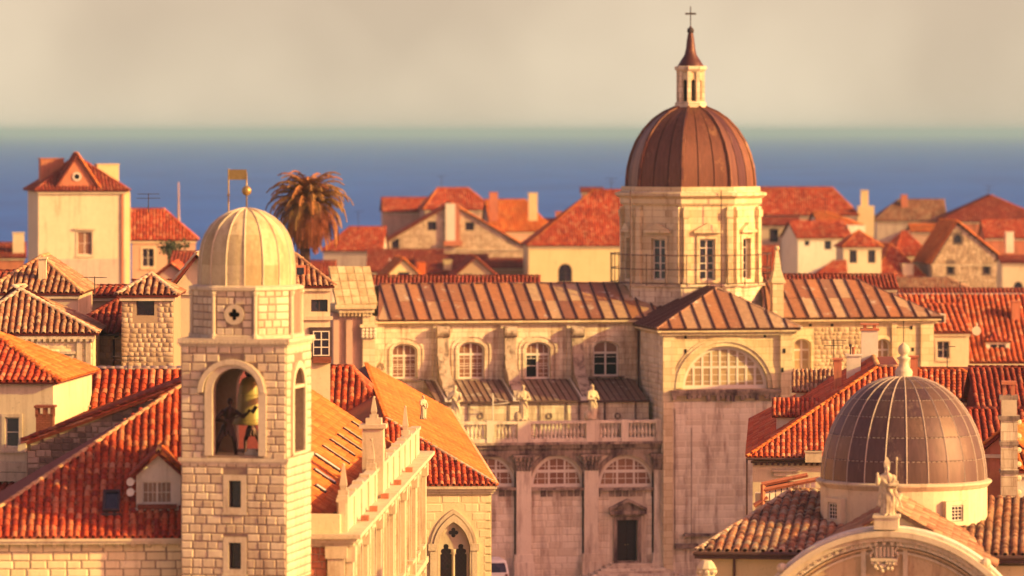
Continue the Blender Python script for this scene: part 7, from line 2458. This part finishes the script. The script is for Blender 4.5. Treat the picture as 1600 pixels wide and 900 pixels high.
for i, (x0, x1, yE, yR, D, w_, r_, lab) in enumerate((
    (205, 330, 458, 440, 272, 'plaster_p', 't_dull', 'low roof filling the gap behind the pyramid-roofed stone house'),
    (120, 200, 462, 448, 276, 'rubble_pale', 't_dull', 'low tiled roof below the tall cream house'),
    (-60, 60, 448, 425, 286, 'redwall', 't_dull', 'shaded roof at the left edge below the sea'),
    (560, 840, 452, 432, 388, 'plaster_p', 't_dull', 'long dull roof directly behind the cathedral nave roof'),
    (1200, 1400, 450, 430, 384, 'plaster_p', 't_dull', 'long dull roof directly behind the choir roof'),
    (1380, 1680, 470, 452, 410, 'rubble_pale', 't_dull', 'long low roof line above the big tiled roof at the right'))):
    house('infill_house', lab, x0, x1, yE, yR, D, 7, 0, 'u', M[w_], M[r_])

# unseen house added right of the frame to shade the foot of the cathedral
house('added_shade_house', 'added tall house, unseen beyond the right edge, that shades the cathedral foot', 1685, 1960, 465, 340, 335, 22, 0, 'u', M['plaster'], M['t_red'])

def aerial(label, px, y0, y1, D, seed=0):
    rg = random.Random(seed)
    z0, z1 = CAMZ - (y1 - HOR) / F * D, CAMZ - (y0 - HOR) / F * D
    m = MB(); m.tube((0, 0, 0), (0, 0, z1 - z0), .03, 5)
    for q in range(rg.randint(1, 2)):
        zz = (z1 - z0) * (1 - .22 * q) - .05
        w_ = rg.uniform(.45, .8); a = rg.uniform(-.6, .6)
        m.tube((-w_ * math.cos(a), -w_ * math.sin(a), zz), (w_ * math.cos(a), w_ * math.sin(a), zz), .02, 4)
        for k in range(5):
            x = -w_ + 2 * w_ * k / 4; h = .28 - .03 * k
            m.tube((x * math.cos(a) + h * math.sin(a), x * math.sin(a) - h * math.cos(a), zz), (x * math.cos(a) - h * math.sin(a), x * math.sin(a) + h * math.cos(a), zz), .014, 4)
    o = m.build('aerial', M['iron']); o.location = ((px - 800) * D / F, D, z0)
    tag(o, label, 'aerial', 'television aerials on the roofs')
for i, (px, y0, y1, D, lab) in enumerate((
    (1303, 530, 570, 276, 'thin television aerial above the chimneys of the big red roof'),
    (1500, 440, 470, 399.0 - 4.5, 'thin aerial on the ridge of the wide red roof at the right'),
    (1480, 540, 580, 288, 'thin aerial on the hipped roof behind the finial of the church dome'),
    (148, 432, 462, 258, 'thin aerial on the low red roof left of the square stone house'),
    (23, 425, 452, 256, 'thin aerial on the ornate cream house roof at the far left'),
    (232, 302, 332, 328, 'thin aerial on the red cottage right of the tall house'),
    (690, 275, 298, 450, 'thin aerial on the highest red roof against the sea'),
    (955, 278, 305, 410, 'thin aerial just left of the cathedral drum'),
    (1290, 310, 335, 420, 'thin aerial above the white plastered house'),
    (1545, 290, 322, 458, 'thin aerial on the deep red roof at the far right'),
    (560, 330, 358, 420, 'thin aerial on the plain red roof right of the palm'),
    (200, 555, 582, 229, 'thin aerial on the long bright tiled roof left of the tower'))):
    aerial(lab, px, y0, y1, D * (1.5 if D > 400 else 1), i)

# ================================================================== the evening haze over town and sea
mh = bpy.data.materials.new('haze_air'); mh.use_nodes = True
nt = mh.node_tree; nt.nodes.clear()
pv = nt.nodes.new('ShaderNodeVolumePrincipled'); ou = nt.nodes.new('ShaderNodeOutputMaterial')
pv.inputs['Color'].default_value = (0.31, 0.565, 0.80, 1)
pv.inputs['Density'].default_value = 0.00008
nt.links.new(pv.outputs[0], ou.inputs['Volume'])
hz = MB(); hz.box(-31000, 31000, -300, 71000, -4.6, 48)
hz.build('haze', mh, None, kind='stuff')
